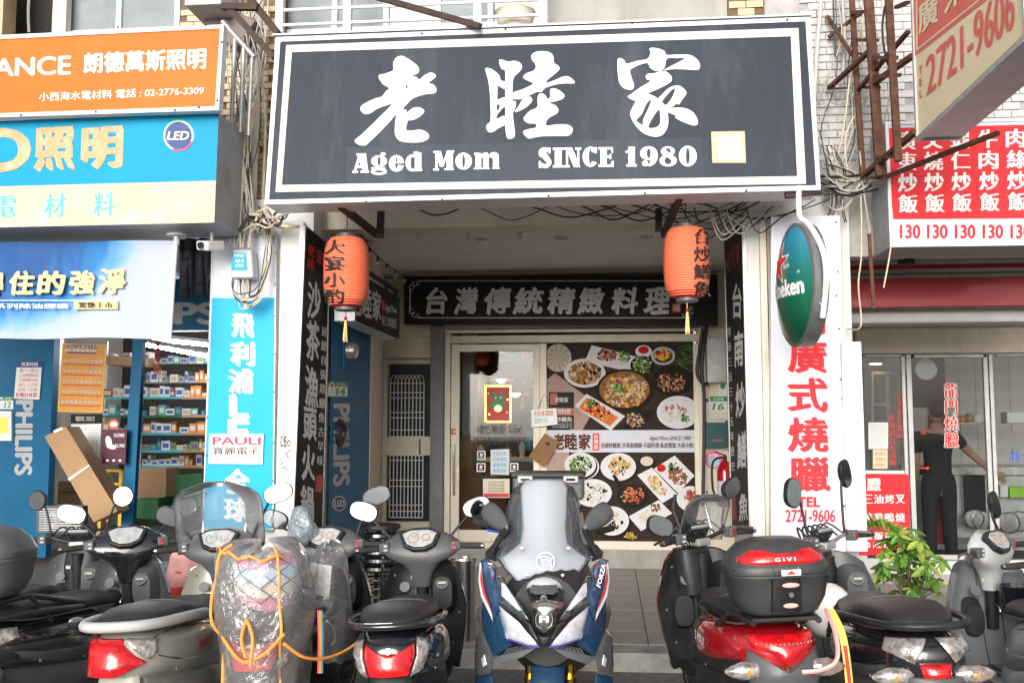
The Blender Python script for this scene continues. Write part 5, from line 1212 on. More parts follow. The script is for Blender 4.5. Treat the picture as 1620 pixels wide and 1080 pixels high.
g = MB(); letters(g, '暢銷好禮 二月份主打', (120, 658, 150, 666), plY(10.93), 1, .02, .002); g.build('lettering', M['greyl'], t)
t = flat('product_poster', 'purple poster of a white toilet seat beside the blue post', ((162, 679), (201, 678), (198, 734), (161, 733)), plY(10.7), 'purple', 'poster')
g = MB(); disc(g, 172, 698, 5, 9, plY(10.7), .002, rot=-.2); disc(g, 176, 706, 8, 4, plY(10.7), .003, rot=.3); disc(g, 170, 728, 2.5, 2, plY(10.7), .003, n=10); disc(g, 180, 728, 2.5, 2, plY(10.7), .003, n=10); disc(g, 190, 728, 2.5, 2, plY(10.7), .003, n=10); letters(g, '免治馬桶座', (180, 685, 197, 691), plY(10.7), 1, .02, .002); letters(g, '$5,900', (182, 702, 197, 708), plY(10.7), 1, .02, .002); g.build('print', M['plate'], t)
t = thing('round_sticker', 'round white and red sticker above the purple poster', 'sticker', at(180, 678, 10.7)); g = MB(); disc(g, 180, 671, 8, 8, plY(10.7), .003); g.build('disc', M['pinksign'], t); g = MB(); disc(g, 180, 671, 6, 4, plY(10.7), .004); g.build('print', M['plate'], t)
g = MB()
for cy, r in ((543, 6), (556, 8), (567, 6)): g.prism([onp(x, y, plY(11.2)) for x, y in ((249, cy-r), (249+r*.8, cy), (249, cy+r), (249-r*.8, cy))], (0, .02, 0))
for k in range(5): g.tube([at(245+k*2, 573, 11.2), at(244+k*2.4, 592, 11.2)], .006, 4)
g.build('knot_ornament', M['redl'], label='red diamond paper ornament hanging in the lighting shop', cat='ornament')
for k, (p0, p1, D, lab) in enumerate((((229, 545), (328, 563), 12.0, 'lit fluorescent tube nearest the entrance of the lighting shop'), ((233, 536), (330, 546), 14.0, 'lit fluorescent tube at the back of the lighting shop'))):
    a, b = at(*p0, D), at(*p1, D); t = thing('tube_lamp', lab, 'lamp', (a+b)/2)
    MB().cyl(a, b, .02, n=10).build('tube', M['lit'], t); MB().bar(a+V((0, .02, .06)), b+V((0, .02, .06)), .12, .05).build('fitting', M['ltgrey'], t)
t = thing('exhaust_fan', 'grey square fan with louvre grille standing at the lighting shop entrance', 'fan', at(93, 845, 9.4))
lo, hi = bbx(57, 800, 131, 843, 9.4, .12)
ring_bars(MB(), quad((57, 800, 131, 843)), inset(quad((57, 800, 131, 843)), 4), plY(9.4), 0, .1).build('frame', M['plas2'], t, bevel=.004)
c = at(94, 822, 9.47)
MB().torus(c, .14, .012, rot=(rad(90), 0, 0)).build('ring', M['plas2'], t, smooth=60)
for k in range(5):
    a = k*1.2566; MB().prism([c+V((math.cos(a)*.03, 0, math.sin(a)*.03)), c+V((math.cos(a-.3)*.13, .02, math.sin(a-.3)*.13)), c+V((math.cos(a+.3)*.13, -.01, math.sin(a+.3)*.13))], (0, .004, 0)).build('blade', M['ltgrey'], t)
for k in range(10): a_, b_ = at(60, 805+k*3.7, 9.41), at(128, 805+k*3.7, 9.41); MB().bar(a_, b_, .008, .012).build('louvre', M['ltgrey'], t)

# ================================================================== RIGHT SHOP
t = thing('menu_sign', 'red and white box sign listing fried rice dishes at 130 on the right', 'sign', at(1520, 392, 6.9))
PN_ = plY(6.9); qm = ((1400, 193), (1720, 184), (1722, 387), (1408, 391))
P = [onp(x, y, PN_) for x, y in qm]
MB().prism([p+V((0, .004, 0)) for p in P], (0, .40, 0)).build('box', side, t, bevel=.004)
g = MB(); g.poly([onp(x, y, PN_) for x, y in qm]); g.build('face', M['lilac'], t)
ring_bars(MB(), qm, inset(qm, 5), PN_, .008, .012).build('rim', M['white2'], t)
g = MB(); sheet(g, ((1405, 203), (1720, 195), (1720, 345), (1410, 347)), PN_, .002); g.build('red_field', M['redsign'], t)
g = MB()
for i, (s_, cx) in enumerate(zip(('廣東炒飯', '叉燒炒飯', '蝦仁炒飯', '牛肉炒飯', '肉絲炒飯', '雞肉炒飯'), (1433, 1475, 1518, 1562, 1606, 1650))):
    for j, ch in enumerate(s_): y0 = 208+j*33.3-i*.9; letters(g, ch, (cx-14+j*1, y0, cx+15+j*1, y0+29), PN_, 1, .035, .004)
g.build('lettering', M['paper'], t)
g = MB()
for cx in (1440, 1483, 1527, 1571, 1615): letters(g, '130', (cx-16, 356, cx+15, 377), PN_, 2, .03, .004)
g.build('price', M['redsign'], t)
# projecting yellow sign
XS = 1.90; PX_ = plX(XS, -1)
t = thing('projecting_sign', 'faded yellow and red box sign with a telephone number projecting over the street', 'sign', (2.0, 5.4, 3.42))
zb_ = 3.43
MB().bb((XS+.004, 4.60, zb_), (XS+.26, 6.19, 4.7)).build('box', M['galv'], t, bevel=.004)
MB().poly([V((XS, 4.60, zb_)), V((XS, 6.19, zb_)), V((XS, 6.19, 4.7)), V((XS, 4.6, 4.7))]).build('face', M['buff'], t)
MB().bb((XS-.012, 4.58, zb_-.012), (XS+.27, 4.60, 4.72)).bb((XS-.012, 6.19, zb_-.012), (XS+.27, 6.215, 4.72)).bb((XS-.012, 4.60, zb_-.02), (XS+.006, 6.19, zb_+.012)).build('rim', M['galv'], t)
g = MB(); sheet(g, ((1441, -70), (1600, -300), (1602, -31), (1447, 90)), PX_, .002); g.build('red_field', M['pinksign'], t)
g = MB(); letters(g, '2721-9606', ((1466, 92), (1604, -34), (1605, 44), (1467, 152)), PX_, 1, .03, .003); vletters(g, 'TEL', 0, 0, 0, 0, PX_, tops=((1454, 104), (1464, 96), (1465, 152), (1455, 161)), bold=1, w=.04, lift=.003, gap=.1); g.build('number', M['pinksign'], t)
g = MB(); letters(g, '廣', ((1453, 10), (1484, -18), (1485, 34), (1455, 56)), PX_, 2, .03, .005); letters(g, '東', ((1494, -40), (1528, -74), (1530, -6), (1496, 24)), PX_, 2, .03, .005); g.build('lettering', M['buff'], t)
g = MB(); g.poly([onp(x, y, PX_, .004) for x, y in ((1450, -60), (1452, -60), (1453, 76), (1450, 79))]); g.poly([onp(x, y, PX_, .004) for x, y in ((1451, 78), (1600, -41), (1600, -38), (1451, 81))]); g.build('border_line', M['buff'], t)
# rusty truss
tr = thing('steel_truss', 'rusty angle iron frame carrying the projecting yellow sign', 'frame', at(1380, 285, 6.6))
for a, b, wd in (((1346, -30, 7.25), (1365, 279, 7.1), .038), ((1372, -30, 6.9), (1393, 279, 6.8), .06), ((1404, -30, 6.5), (1421, 255, 6.4), .045),
    ((1356, 64, 7.2), (1388, 64, 6.85), .03), ((1357, 85, 7.2), (1389, 87, 6.85), .025), ((1383, 92, 6.8), (1418, 91, 6.45), .03), ((1384, 121, 6.8), (1422, 119, 6.45), .035), ((1362, 138, 7.2), (1390, 139, 6.85), .03),
    ((1358, 142, 7.15), (1437, 50, 6.3), .03), ((1311, 140, 7.4), (1377, 80, 6.9), .035), ((1309, 26, 7.4), (1348, 88, 7.2), .028), ((1311, 141, 7.4), (1345, 139, 7.2), .02),
    ((1364, 280, 7.1), (1449, 208, 6.22), .04), ((1396, 282, 6.85), (1580, 210, 6.2), .035), ((1364, 281, 7.1), (1400, 282, 6.8), .03), ((1388, 248, 6.8), (1424, 248, 6.4), .03), ((1385, 130, 6.8), (1445, 88, 6.25), .04),
    ((1363, 20, 7.3), (1310, 60, 7.4), .03), ((1349, 20, 7.2), (1378, 18, 6.9), .035), ((1418, 12, 6.5), (1436, 4, 6.3), .03)):
    MB().bar(at(*a), at(*b), wd, wd*.7).build('angle_iron', M['rust'], tr)
# white banner board on the right pillar
PWB = plY(7.1)
qw = ((1223, 343), (1317, 341), (1327, 872), (1223, 872))
t = board('pillar_advert', 'white vertical advert with large red characters and TEL on the right pillar', qw, PWB, 'lilac', .12)
MB().prism([onp(x, y, PWB, .006) for x, y in ((1317, 341), (1329, 341), (1340, 872), (1327, 872))], (0, .14, 0)).build('side_frame', M['white2'], t, bevel=.004)
MB().prism([onp(x, y, PWB, .006) for x, y in ((1220, 343), (1223, 343), (1223, 872), (1220, 872))], (0, .1, 0)).build('side_frame', M['white2'], t)
g = MB()
for ch, x0, y0, x1, y1 in (('龍', 1246, 415, 1302, 466), ('門', 1247, 478, 1303, 528), ('廣', 1248, 539, 1306, 589), ('式', 1248, 599, 1308, 651), ('燒', 1248, 661, 1309, 714), ('臘', 1250, 724, 1312, 776)): letters(g, ch, (x0, y0, x1, y1), PWB, 3, .035, .003)
letters(g, 'TEL', (1262, 786, 1297, 801), PWB, 2, .05, .003); letters(g, '2721-9606', (1243, 806, 1321, 825), PWB, 2, .03, .003); g.build('red_lettering', M['redsign'], t)
sc = MB()
for x, y in ((1319, 352), (1322, 430), (1320, 468), (1324, 520), (1326, 600), (1328, 630), (1330, 740), (1332, 800)): p = onp(x+3, y, PWB, .007); sc.cyl(p, p+V((0, -.004, 0)), .007, n=6)
sc.build('screw', M['darkrust'], t)
lo, hi = bbx(1336, 540, 1368, 872, 7.05, .10)
MB().bb(lo, (hi[0], hi[1], hi[2])).build('white_board', M['white2'], label='plain white boxed board standing right of the red character advert', cat='board', bevel=.006)
MB().bb((at(1207, 600, 7.2).x, 7.20, 0), (at(1217, 600, 7.2).x, 7.249, at(1210, 345, 7.2).z)).build('pillar_edge', M['pipe'], rig)
MB().bb((at(1219, 600, 7.2).x-.012, 7.22, 0), (at(1219, 600, 7.2).x, 7.249, at(1210, 345, 7.2).z)).build('pillar_seam', M['rust'], rig)

# oval beer sign: a domed oval light box
oc = at(1268, 451, 6.25); ph = rad(13); on_ = V((-math.cos(ph), -math.sin(ph), 0)); ou = V((0, 0, 1)).cross(on_); ov = V((0, 0, 1))
OA, OC, OB = .295, .385, .085
def dome(u, v, l=0): return oc+ou*u*OA+ov*v*OC+on_*(.04+OB*max(0, 1-u*u-v*v)+l)
t = thing('oval_sign', 'green and blue oval beer sign with a red star hanging over the right pillar', 'sign', oc-V((0, 0, OC)))
g = MB(); NR, NA = 10, 40
vs = [dome(0, 0)]+[dome(r/NR*math.cos(2*math.pi*a/NA)*.94, r/NR*math.sin(2*math.pi*a/NA)*.94) for r in range(1, NR+1) for a in range(NA)]
fs = [(0, 1+a, 1+(a+1) % NA) for a in range(NA)]+[(1+(r-1)*NA+a, 1+r*NA+a, 1+r*NA+(a+1) % NA, 1+(r-1)*NA+(a+1) % NA) for r in range(1, NR) for a in range(NA)]
g.add(vs, fs)
gm = bpy.data.materials.new('oval_print'); gm.use_nodes = True; nt_ = gm.node_tree; pb = nt_.nodes['Principled BSDF']; pb.inputs['Roughness'].default_value = .3; pb.inputs['Coat Weight'].default_value = .5
tc_ = nt_.nodes.new('ShaderNodeTexCoord'); sx_ = nt_.nodes.new('ShaderNodeSeparateXYZ'); cr_ = nt_.nodes.new('ShaderNodeValToRGB')
nt_.links.new(tc_.outputs['Generated'], sx_.inputs[0]); nt_.links.new(sx_.outputs['Z'], cr_.inputs[0]); nt_.links.new(cr_.outputs[0], pb.inputs['Base Color'])
e = cr_.color_ramp.elements; e[0].position = .1; e[0].color = (.004, .075, .035, 1); e[1].position = .9; e[1].color = (.02, .25, .42, 1)
e2 = e.new(.35); e2.color = (.005, .13, .07, 1); e3 = e.new(.62); e3.color = (.006, .17, .15, 1)
g.build('face', gm, t, smooth=80)
g = MB()
o1 = [oc+ou*OA*math.cos(a)+ov*OC*math.sin(a) for a in [2*math.pi*k/48 for k in range(48)]]
for rr, dd in ((1, 0),): 
    rings = []
    for sc_, l in ((.92, .040), (.94, .052), (1.0, .045), (1.0, -.045), (.94, -.052)):
        rings.append([oc+ou*OA*sc_*math.cos(a)+ov*OC*sc_*math.sin(a)+on_*l for a in [2*math.pi*k/48 for k in range(48)]])
    g.loft(rings)
g.build('rim', mat('dark_galvanised', (.22, .23, .23), .4, .6, dirt=.4), t, smooth=35)
def dl(mb, s_, u0, v0, u1, v1, l, bold=0, w=.03, mi=0, arc=0):
    vs, fs = glyphs(s_, 3); x0 = min(v[0] for v in vs); x1 = max(v[0] for v in vs); y0 = min(v[1] for v in vs); y1 = max(v[1] for v in vs)
    for kx, (ox, oy) in enumerate(BOLD[bold]):
        P_ = []
        for x, y in vs:
            u, v = lerp(u0, u1, (x+ox*w-x0)/(x1-x0)), lerp(v0, v1, (y+oy*w-y0)/(y1-y0)); P_.append(dome(u, v-arc*u*u, l+kx*.0003))
        mb.add(P_, fs, mi)
g = MB(); dl(g, 'Heineken', -.86, -.20, .72, .06, .003, 2, .05, arc=-.0); dl(g, '1873', .06, .24, .28, .31, .003, 1, .03); dl(g, '®', .56, .12, .64, .17, .003); 
def star(r, l, cu=-.22, cv=.34): return [dome(cu+r*(1 if k % 2 == 0 else .40)*math.sin(math.pi*k/5)*1.15, cv+r*(1 if k % 2 == 0 else .40)*math.cos(math.pi*k/5), l) for k in range(10)]
s_ = star(.42, .003); c0_ = dome(-.22, .34, .004); g.add([c0_]+s_, [(0, 1+k, 1+(k+1) % 10) for k in range(10)]); g.build('lettering', M['paper'], t)
g = MB(); s_ = star(.34, .006); g.add([dome(-.22, .34, .007)]+s_, [(0, 1+k, 1+(k+1) % 10) for k in range(10)]); g.build('red_star', M['redl'], t)
ar = [oc+V((.0, 0, OC+.24)), oc+V((.0, 0, OC+.05)), oc+ou*.14+V((0, 0, OC-.04)), oc+ou*(OA*.92)+ov*(OC*.45)+V((.012, -.012, 0)), oc+ou*(OA+.02)+V((.012, -.012, 0)), oc+ou*OA*.85-ov*OC*.6+V((.012, -.012, 0))]
MB().tube(smooth_pts(ar, 5), .018, 10).build('arm', M['white2'], t, smooth=60)
MB().torus(oc+ou*OA*.86+ov*OC*.5, .022, .006, rot=(0, rad(60), 0), n=14, k=6).torus(oc+ou*OA*.9-ov*OC*.42, .022, .006, rot=(0, rad(60), 0), n=14, k=6).build('clamp', M['galv'], t, smooth=60)

# right shop front
YR = 10.4
rs = thing('glass_storefront', 'aluminium and glass front of the roast meat shop on the right', 'shop front', at(1480, 900, YR))
def rb(x0, y0, x1, y1, Y, d, m, name, bev=.003, par=None): return MB().bb(*bbx(x0, y0, x1, y1, Y, d)).build(name, M[m], par or rs, bevel=bev)
MB().bb((1.72, 8.6, 0), (1.76, 10.4, 3.4)).build('side_wall', M['cream'], rs)
aw = thing('awning', 'red awning panels over the right shop front', 'awning', at(1480, 487, 8.2))
for y0, y1, dY in ((414, 427, 0), (436, 487, .03)): MB().bb(*bbx(1322, y0, 1720, y1, 8.2+dY, .05)).build('panel', M['redawn'], aw, bevel=.006)
MB().bb(*bbx(1322, 427.5, 1720, 435.5, 8.22, .04)).build('joint_strip', M['plas2'], aw)
MB().bb(*bbx(1322, 400, 1720, 413.5, 8.25, .04)).build('top_strip', M['cement'], aw)
MB().bb(*bbx(1322, 488, 1720, 512, 8.45, .3)).build('roller_case', M['ltgrey'], aw, bevel=.02)
rb(1345, 400, 1720, 516, YR+.02, .1, 'cement', 'upper_panel'); rb(1355, 517, 1720, 559, YR, .1, 'cream', 'lintel')
rb(1345, 560, 1368, 910, YR, .1, 'white', 'jamb')
for x0, x1 in ((1431, 1437), (1439, 1447), (1562, 1569), (1571, 1577)): rb(x0, 560, x1, 886, YR, .05, 'galv', 'mullion')
rb(1447, 560, 1562, 566, YR, .05, 'galv', 'rail'); rb(1577, 559.5, 1720, 563, YR, .05, 'galv', 'rail'); rb(1368, 560, 1431, 564, YR, .05, 'galv', 'rail'); rb(1368, 744, 1431, 749, YR, .05, 'white2', 'rail')
rb(1447, 878, 1562, 886, YR, .05, 'galv', 'rail'); rb(1355, 887, 1720, 907, YR, .14, 'white', 'sill'); MB().bb((1.76, YR-.01, ZF), (5, YR+.12, at(1500, 908, YR).z)).build('plinth', M['cement'], rs)
for x0, x1, y0, y1 in ((1368, 1431, 564, 744), (1447, 1562, 566, 878), (1577, 1720, 563, 886)): MB().bb(*bbx(x0, y0, x1, y1, YR+.02, .008)).build('pane', M['glass'], rs)
PRR = plY(YR-.01)
t = board('menu_board', 'red menu board with white characters in the lower window of the right shop', (1345, 750, 1440, 878), PRR, 'redsign', .03)
g = MB(); letters(g, '臘', (1372, 756, 1393, 776), PRR, 1, .04, .003)
for k, ch in enumerate('三油烤叉'): letters(g, ch, (1366+k*17, 782, 1380+k*17, 796), PRR, 1, .04, .003)
for k, ch in enumerate('燒雞鴨燒'): letters(g, ch, (1366+k*17, 811, 1380+k*17, 825), PRR, 1, .04, .003)
for k, ch in enumerate('飯飯飯飯'): letters(g, ch, (1366+k*17, 841, 1380+k*17, 853), PRR, 1, .04, .003)
letters(g, '120 130 100 120', (1346, 857, 1412, 866), PRR, 1, .04, .003); g.build('lettering', M['paper'], t)
PGL = plY(YR+.015)
g = MB(); vletters(g, '龍門燒臘', 0, 0, 0, 0, PGL, tops=((1493, 605), (1515, 605), (1517, 709), (1494, 709)), bold=2, w=.075, lift=.001, gap=.03)
g.build('glass_lettering_outline', M['paper'], rs); g = MB(); vletters(g, '龍門燒臘', 0, 0, 0, 0, PGL, tops=((1493, 605), (1515, 605), (1517, 709), (1494, 709)), bold=1, w=.03, lift=.005, gap=.03); g.build('glass_lettering', M['redl'], rs)
g = MB(); vletters(g, '內用自行開桌', 0, 0, 0, 0, PGL, tops=((1418, 622), (1430, 622), (1430, 694), (1418, 694)), bold=1, w=.03, lift=.001, gap=.05); vletters(g, '外帶請在此排隊', 0, 0, 0, 0, PGL, tops=((1405, 654), (1416, 654), (1418, 738), (1407, 738)), bold=1, w=.03, lift=.001, gap=.05)
letters(g, '拉', (1456, 678, 1465, 687), PGL, 1, .03, .004); sheet(g, (1454, 739, 1466, 741), PGL, .001); g.poly([onp(x, y, PGL, .001) for x, y in ((1466, 737), (1471, 740), (1466, 743))]); g.build('small_glass_lettering', M['redl'], rs)
g = MB(); letters(g, '冷氣開放', (1596, 714, 1680, 731), PGL, 2, .03, .001); g.build('blue_glass_lettering', mat('blue_lettering', (.03, .12, .55), .4), rs)
t = flat('paper_note', 'yellow handwritten note on the left window of the right shop', (1381, 711, 1404, 741), plY(YR-.005), 'buff', 'note'); g = MB(); [letters(g, '請勿推拉', (1384, 714+k*9, 1401, 720+k*9), plY(YR-.005), 0, .02, .002) for k in range(3)]; g.build('handwriting', M['pinksign'], t)
t = flat('price_list', 'white printed price list above the yellow note on the right shop window', (1374, 668, 1405, 710), plY(YR-.006), 'plate', 'price list'); g = MB(); [sheet(g, (1377, 672+k*4, 1402, 673.3+k*4), plY(YR-.006), .002) for k in range(9)]; g.build('printed_line', M['greyl'], t)
# inside the right shop
rr = thing('shop_interior', 'tiled kitchen interior of the roast meat shop behind glass', 'room', (4, 12.5, ZF))
wt = mat('kitchen_tile', (.52, .51, .48), .4, var=.15, vs=2)
MB().bb((1.8, 13.4, ZF), (7, 13.5, 3.4)).build('back_wall', wt, rr); MB().bb((1.76, 10.5, ZF), (1.8, 13.4, 3.4)).build('side_wall', M['room'], rr)
for i in range(18):
    for j in range(11):
        if RD.random() < .02: continue
        x, z = 2.5+i*.21, .9+j*.21
        if i == 0 and j == 0: kt = MB().box((0, 0, 0), (.203, .014, .203)).build('tile', wt, rr, local=True); o = kt
        else: o = copy_mesh(kt, rr)
        o.location = V((x, 13.392, z))-PM[rr.name].translation
MB().bb(*bbx(1450, 738, 1720, 751, 11.5, .7)).build('counter_top', M['steel'], rr, bevel=.005)
MB().bb(*bbx(1505, 752, 1720, 850, 11.55, .6)).build('counter', M['galv'], rr, bevel=.005)
MB().bb(*bbx(1500, 668, 1562, 671, 12.4, .3)).build('wall_shelf', M['ltgrey'], rr)
MB().bb(*bbx(1525, 752, 1560, 815, 11.45, .1)).build('oven_door', M['pblack'], rr, bevel=.01)
MB().bb(*bbx(1472, 565, 1500, 860, 11.2, .05)).build('dark_panel', M['darkred'], rr)
for i, (x, y, D, r) in enumerate(((1541, 820, 11.3, .10), (1553, 822, 11.3, .10), (1596, 826, 11.3, .11), (1612, 824, 11.35, .11))):
    c = at(x, y, D); MB().lathe([(.01, -.004), (r, 0), (r*1.03, .02), (r*.96, .024), (r*.9, .01), (.01, .012)], c, 24, rot=(rad(90), 0, 0)).build('steel_tray', M['steel'], label=('steel tray standing on its rim, leftmost under the counter', 'steel tray second from left under the counter', 'steel tray third from left under the counter', 'steel tray at the right end under the counter')[i], cat='tray', group='round steel trays under the counter', smooth=40)
c = at(1465, 584, 10.9); t = thing('round_disc', 'round white disc behind the glass door of the right shop', 'clock', c); MB().lathe([(.11, -.02), (.115, 0), (.105, .012), (.001, .012)], c, 28, rot=(rad(90), 0, 0)).build('disc', M['plate'], t, smooth=40); MB().bb((c.x-.2, 10.95, c.z-.4), (c.x+.2, 11.0, c.z+.16)).build('bracket', M['dark'], t)  # plain white disc on a dark backing, its use unknown
c = at(1385, 566, 11.2); t = thing('ceiling_lamp', 'warm lit lamp at the top of the left window of the right shop', 'lamp', c); MB().lathe([(.10, 0), (.12, -.06), (.11, -.065)], c, 20).build('shade', M['brown'], t); MB().ball(c+V((0, 0, -.055)), (.075, .075, .02), 12).build('bulb', M['warm'], t)
t = thing('display_rack', 'white metal display rack behind the left window of the right shop', 'rack', at(1400, 745, 11.2))
for a, b in (((1380, 590), (1380, 744)), ((1428, 590), (1428, 744)), ((1380, 590), (1428, 590)), ((1380, 640), (1428, 640)), ((1380, 700), (1428, 700)), ((1404, 590), (1404, 744))): MB().bar(at(*a, 11.2), at(*b, 11.2), .03, .03).build('bar', M['ltgrey'], t)
for x, y, r, m, nm, lab, ct in ((1522, 661, .045, 'amber', 'jar', 'amber jar on the shelf beside the person', 'jar'), (1533, 663, .06, 'carton', 'basket', 'small woven basket on the shelf beside the person', 'basket'), (1547, 660, .07, 'plate', 'rice_pot', 'white round pot at the right end of the shelf', 'pot')):
    c = at(x, 668, 12.5); MB().lathe([(r*.7, 0), (r, r*.6), (r*.95, r*1.3), (r*.4, r*1.8)], c, 16).build(nm, M[m], label=lab, cat=ct, smooth=50)
box_thing('plastic_basket', 'bright green basket on the counter at the right edge', ((1597, 770), (1640, 769), (1640, 787), (1598, 787)), 11.4, .3, mat('lime', (.30, .62, .04), .4), 'basket')
box_thing('plastic_basket', 'white slotted basket left of the green basket', ((1582, 768), (1595, 768), (1595, 786), (1583, 786)), 11.4, .3, 'plate', 'basket')
box_thing('towel', 'magenta cloth behind the baskets at the right edge', ((1590, 748), (1640, 745), (1640, 768), (1592, 768)), 11.8, .2, mat('magenta_cloth', (.5, .03, .2), .8), 'cloth')
c = at(1611, 665, 11.9); MB().bb((c.x-.12, 11.9, c.z-.03), (c.x+.3, 12.1, c.z+.1)).build('scale', M['plate'], label='white kitchen appliance on a high shelf at the right edge', cat='appliance', bevel=.01)

# the person behind the glass: one continuous skinned body
def skin_body(name, joints, edges, m, parent, sub=2, root=0):
    inv = PM[parent.name].inverted()
    me = bpy.data.meshes.new(name); me.from_pydata([tuple(inv @ V(j[:3])) for j in joints], edges, []); me.materials.append(m)
    o = bpy.data.objects.new(name, me); COL.objects.link(o); o.parent = parent
    sk = o.modifiers.new('skin', 'SKIN'); sk.use_smooth_shade = True
    for i, j in enumerate(joints):
        r = j[3]; me.skin_vertices[0].data[i].radius = r if isinstance(r, tuple) else (r, r); me.skin_vertices[0].data[i].use_root = (i == root)
    ss = o.modifiers.new('sub', 'SUBSURF'); ss.levels = ss.render_levels = sub
    return o
bx_, by_ = at(1484, 740, 11.0).x, 11.0; z0 = .22
pr = thing('person', 'person in black clothes behind the glass door, seen from behind, right arm reaching out', 'person', (bx_, by_, z0))
def J(x, y, z, r): return (bx_+x, by_+y, z0+z, r)
jn = [J(0, 0, .92, (.13, .09)), J(0, .01, 1.08, (.11, .08)), J(0, 0, 1.25, (.135, .09)), J(0, 0, 1.38, (.10, .07)), J(0, 0, 1.45, .055), J(0, -.0, 1.52, .055),
      J(-.17, 0, 1.37, .06), J(-.22, .03, 1.12, .046), J(-.18, .16, .93, .036),
      J(.17, 0, 1.36, .06), J(.34, .05, 1.20, .045), J(.52, .02, 1.02, .033), J(.56, .01, .985, .03),
      J(-.09, 0, .80, .095), J(-.10, .01, .48, .065), J(-.11, -.02, .08, .045), J(-.11, .10, .04, .04),
      J(.09, 0, .80, .095), J(.10, .02, .48, .065), J(.11, 0, .08, .045), J(.11, .12, .04, .04)]
ed = [(0, 1), (1, 2), (2, 3), (3, 4), (4, 5), (3, 6), (6, 7), (7, 8), (3, 9), (9, 10), (10, 11), (11, 12), (0, 13), (13, 14), (14, 15), (15, 16), (0, 17), (17, 18), (18, 19), (19, 20)]
skin_body('body', jn, ed, M['skin'], pr)
sj = [J(0, 0, .84, (.165, .125)), J(0, .01, 1.08, (.145, .115)), J(0, 0, 1.25, (.17, .125)), J(0, 0, 1.39, (.13, .10)), J(-.18, 0, 1.37, .074), J(-.215, .02, 1.17, .062), J(.18, 0, 1.36, .074), J(.29, .035, 1.25, .060)]
skin_body('shirt', sj, [(0, 1), (1, 2), (2, 3), (3, 4), (4, 5), (3, 6), (6, 7)], M['cloth'], pr)
tj = [J(0, 0, 1.06, (.15, .11)), J(0, 0, .92, (.16, .12)), J(-.09, 0, .80, .105), J(-.10, .01, .48, .078), J(-.11, -.02, .10, .065), J(.09, 0, .80, .105), J(.10, .02, .48, .078), J(.11, 0, .10, .065)]
skin_body('trousers', tj, [(0, 1), (1, 2), (2, 3), (3, 4), (1, 5), (5, 6), (6, 7)], M['cloth'], pr)
hd = V((bx_+.01, by_+.01, z0+1.63))
MB().ball(hd, (.078, .095, .115), 18).ball(hd+V((.0, .09, -.02)), (.014, .02, .022), 8).ball(hd+V((-.078, 0, -.01)), (.012, .02, .03), 8).ball(hd+V((.078, 0, -.01)), (.012, .02, .03), 8).build('head', M['skin'], pr, smooth=80)
MB().ball(hd+V((0, -.018, .022)), (.088, .098, .115), 18).build('hair', M['hair'], pr, smooth=80)
hw = V((bx_+.56, by_+.01, z0+.985)); dirh = V((.8, -.05, -.6)).normalized()
MB().box(hw+dirh*.045, (.085, .028, .07), (0, .64, 0)).build('palm', M['skin'], pr, bevel=.01, smooth=40)
for k in range(4):
    s0 = hw+dirh*.085+V((.3, 0, .4)).normalized()*(.027-.018*k); L__ = (.07, .08, .075, .058)[k]
    skin_body('finger', [(*s0, .010), (*(s0+dirh*L__*.5), .009), (*(s0+(dirh+V((0, 0, -.35))).normalized()*L__), .0075)], [(0, 1), (1, 2)], M['skin'], pr, 1)
s0 = hw+dirh*.03+V((.2, -.01, .03)).normalized()*.03
skin_body('thumb', [(*s0, .012), (*(s0+V((.035, -.01, .012))), .010), (*(s0+V((.06, -.012, 0))), .008)], [(0, 1), (1, 2)], M['skin'], pr, 1)

# ================================================================== PIPES, RAILS AND CABLES
pg = MB().tube(smooth_pts([at(411, -10, 7.3), at(408, 100, 7.3), at(404, 230, 7.3), at(400, 345, 7.3)], 3), .024, 10).build('drain_pipe', M['pipe'], label='cream plastic drain pipe running down between the two left signs', cat='pipe', smooth=60)
MB().tube(smooth_pts([at(414, 120, 7.35), at(420, 200, 7.35), at(415, 330, 7.35)], 3), .012, 8).build('conduit', M['pipe'], label='thin cream conduit right of the drain pipe', cat='pipe', smooth=60)
rl2 = thing('steel_railing', 'grey pipe railing between the orange sign and the drain pipe', 'railing', at(385, 190, 6.95))
MB().tube([at(352, 35, 6.95), at(403, 91, 6.95)], .022, 10).build('rail', M['galv'], rl2, smooth=60)
for a, b in (((372, 62), (366, 200)), ((386, 76), (380, 210)), ((399, 92), (393, 215))): MB().tube([at(*a, 6.95), at(*b, 6.95)], .017, 10).build('post', M['galv'], rl2, smooth=60)
t = thing('air_conditioner', 'brown grey outdoor unit tilted behind the pipe railing', 'air conditioner', at(365, 75, 7.2))
MB().prism([at(x, y, 7.15) for x, y in ((320, 36), (352, 8), (405, 32), (372, 78))], (0, .2, 0)).build('case', mat('brown_grey_metal', (.18, .14, .13), .5, dirt=.4), t, bevel=.01)
MB().tube([at(x, y, 7.14) for x, y in ((352, 8), (372, -6))], .02, 6).build('bracket', M['galv'], t)
MB().bb(*bbx(292, -20, 350, 9, 6.9, .4)).build('canopy', M['ltgrey'], label='pale metal canopy corner above the orange sign', cat='canopy', bevel=.006)
for i, (a, b, w_) in enumerate((((352, 11), (408, 12), .045), ((362, 12), (434, 92), .04), ((392, -6), (440, 54), .045))):
    MB().bar(at(*a, 6.75), at(*b, 6.7), w_, w_).build('steel_strut', M['darkrust'], label=('short level dark strut at the top left of the big sign', 'dark strut slanting down behind the left edge of the big sign', 'upper dark strut slanting to the top left corner of the big sign')[i], cat='strut')
RR = random.Random(17)
lab = 'thin loose cable hanging in the bundle between the two left signs'; gp = 'cables between the left signs'
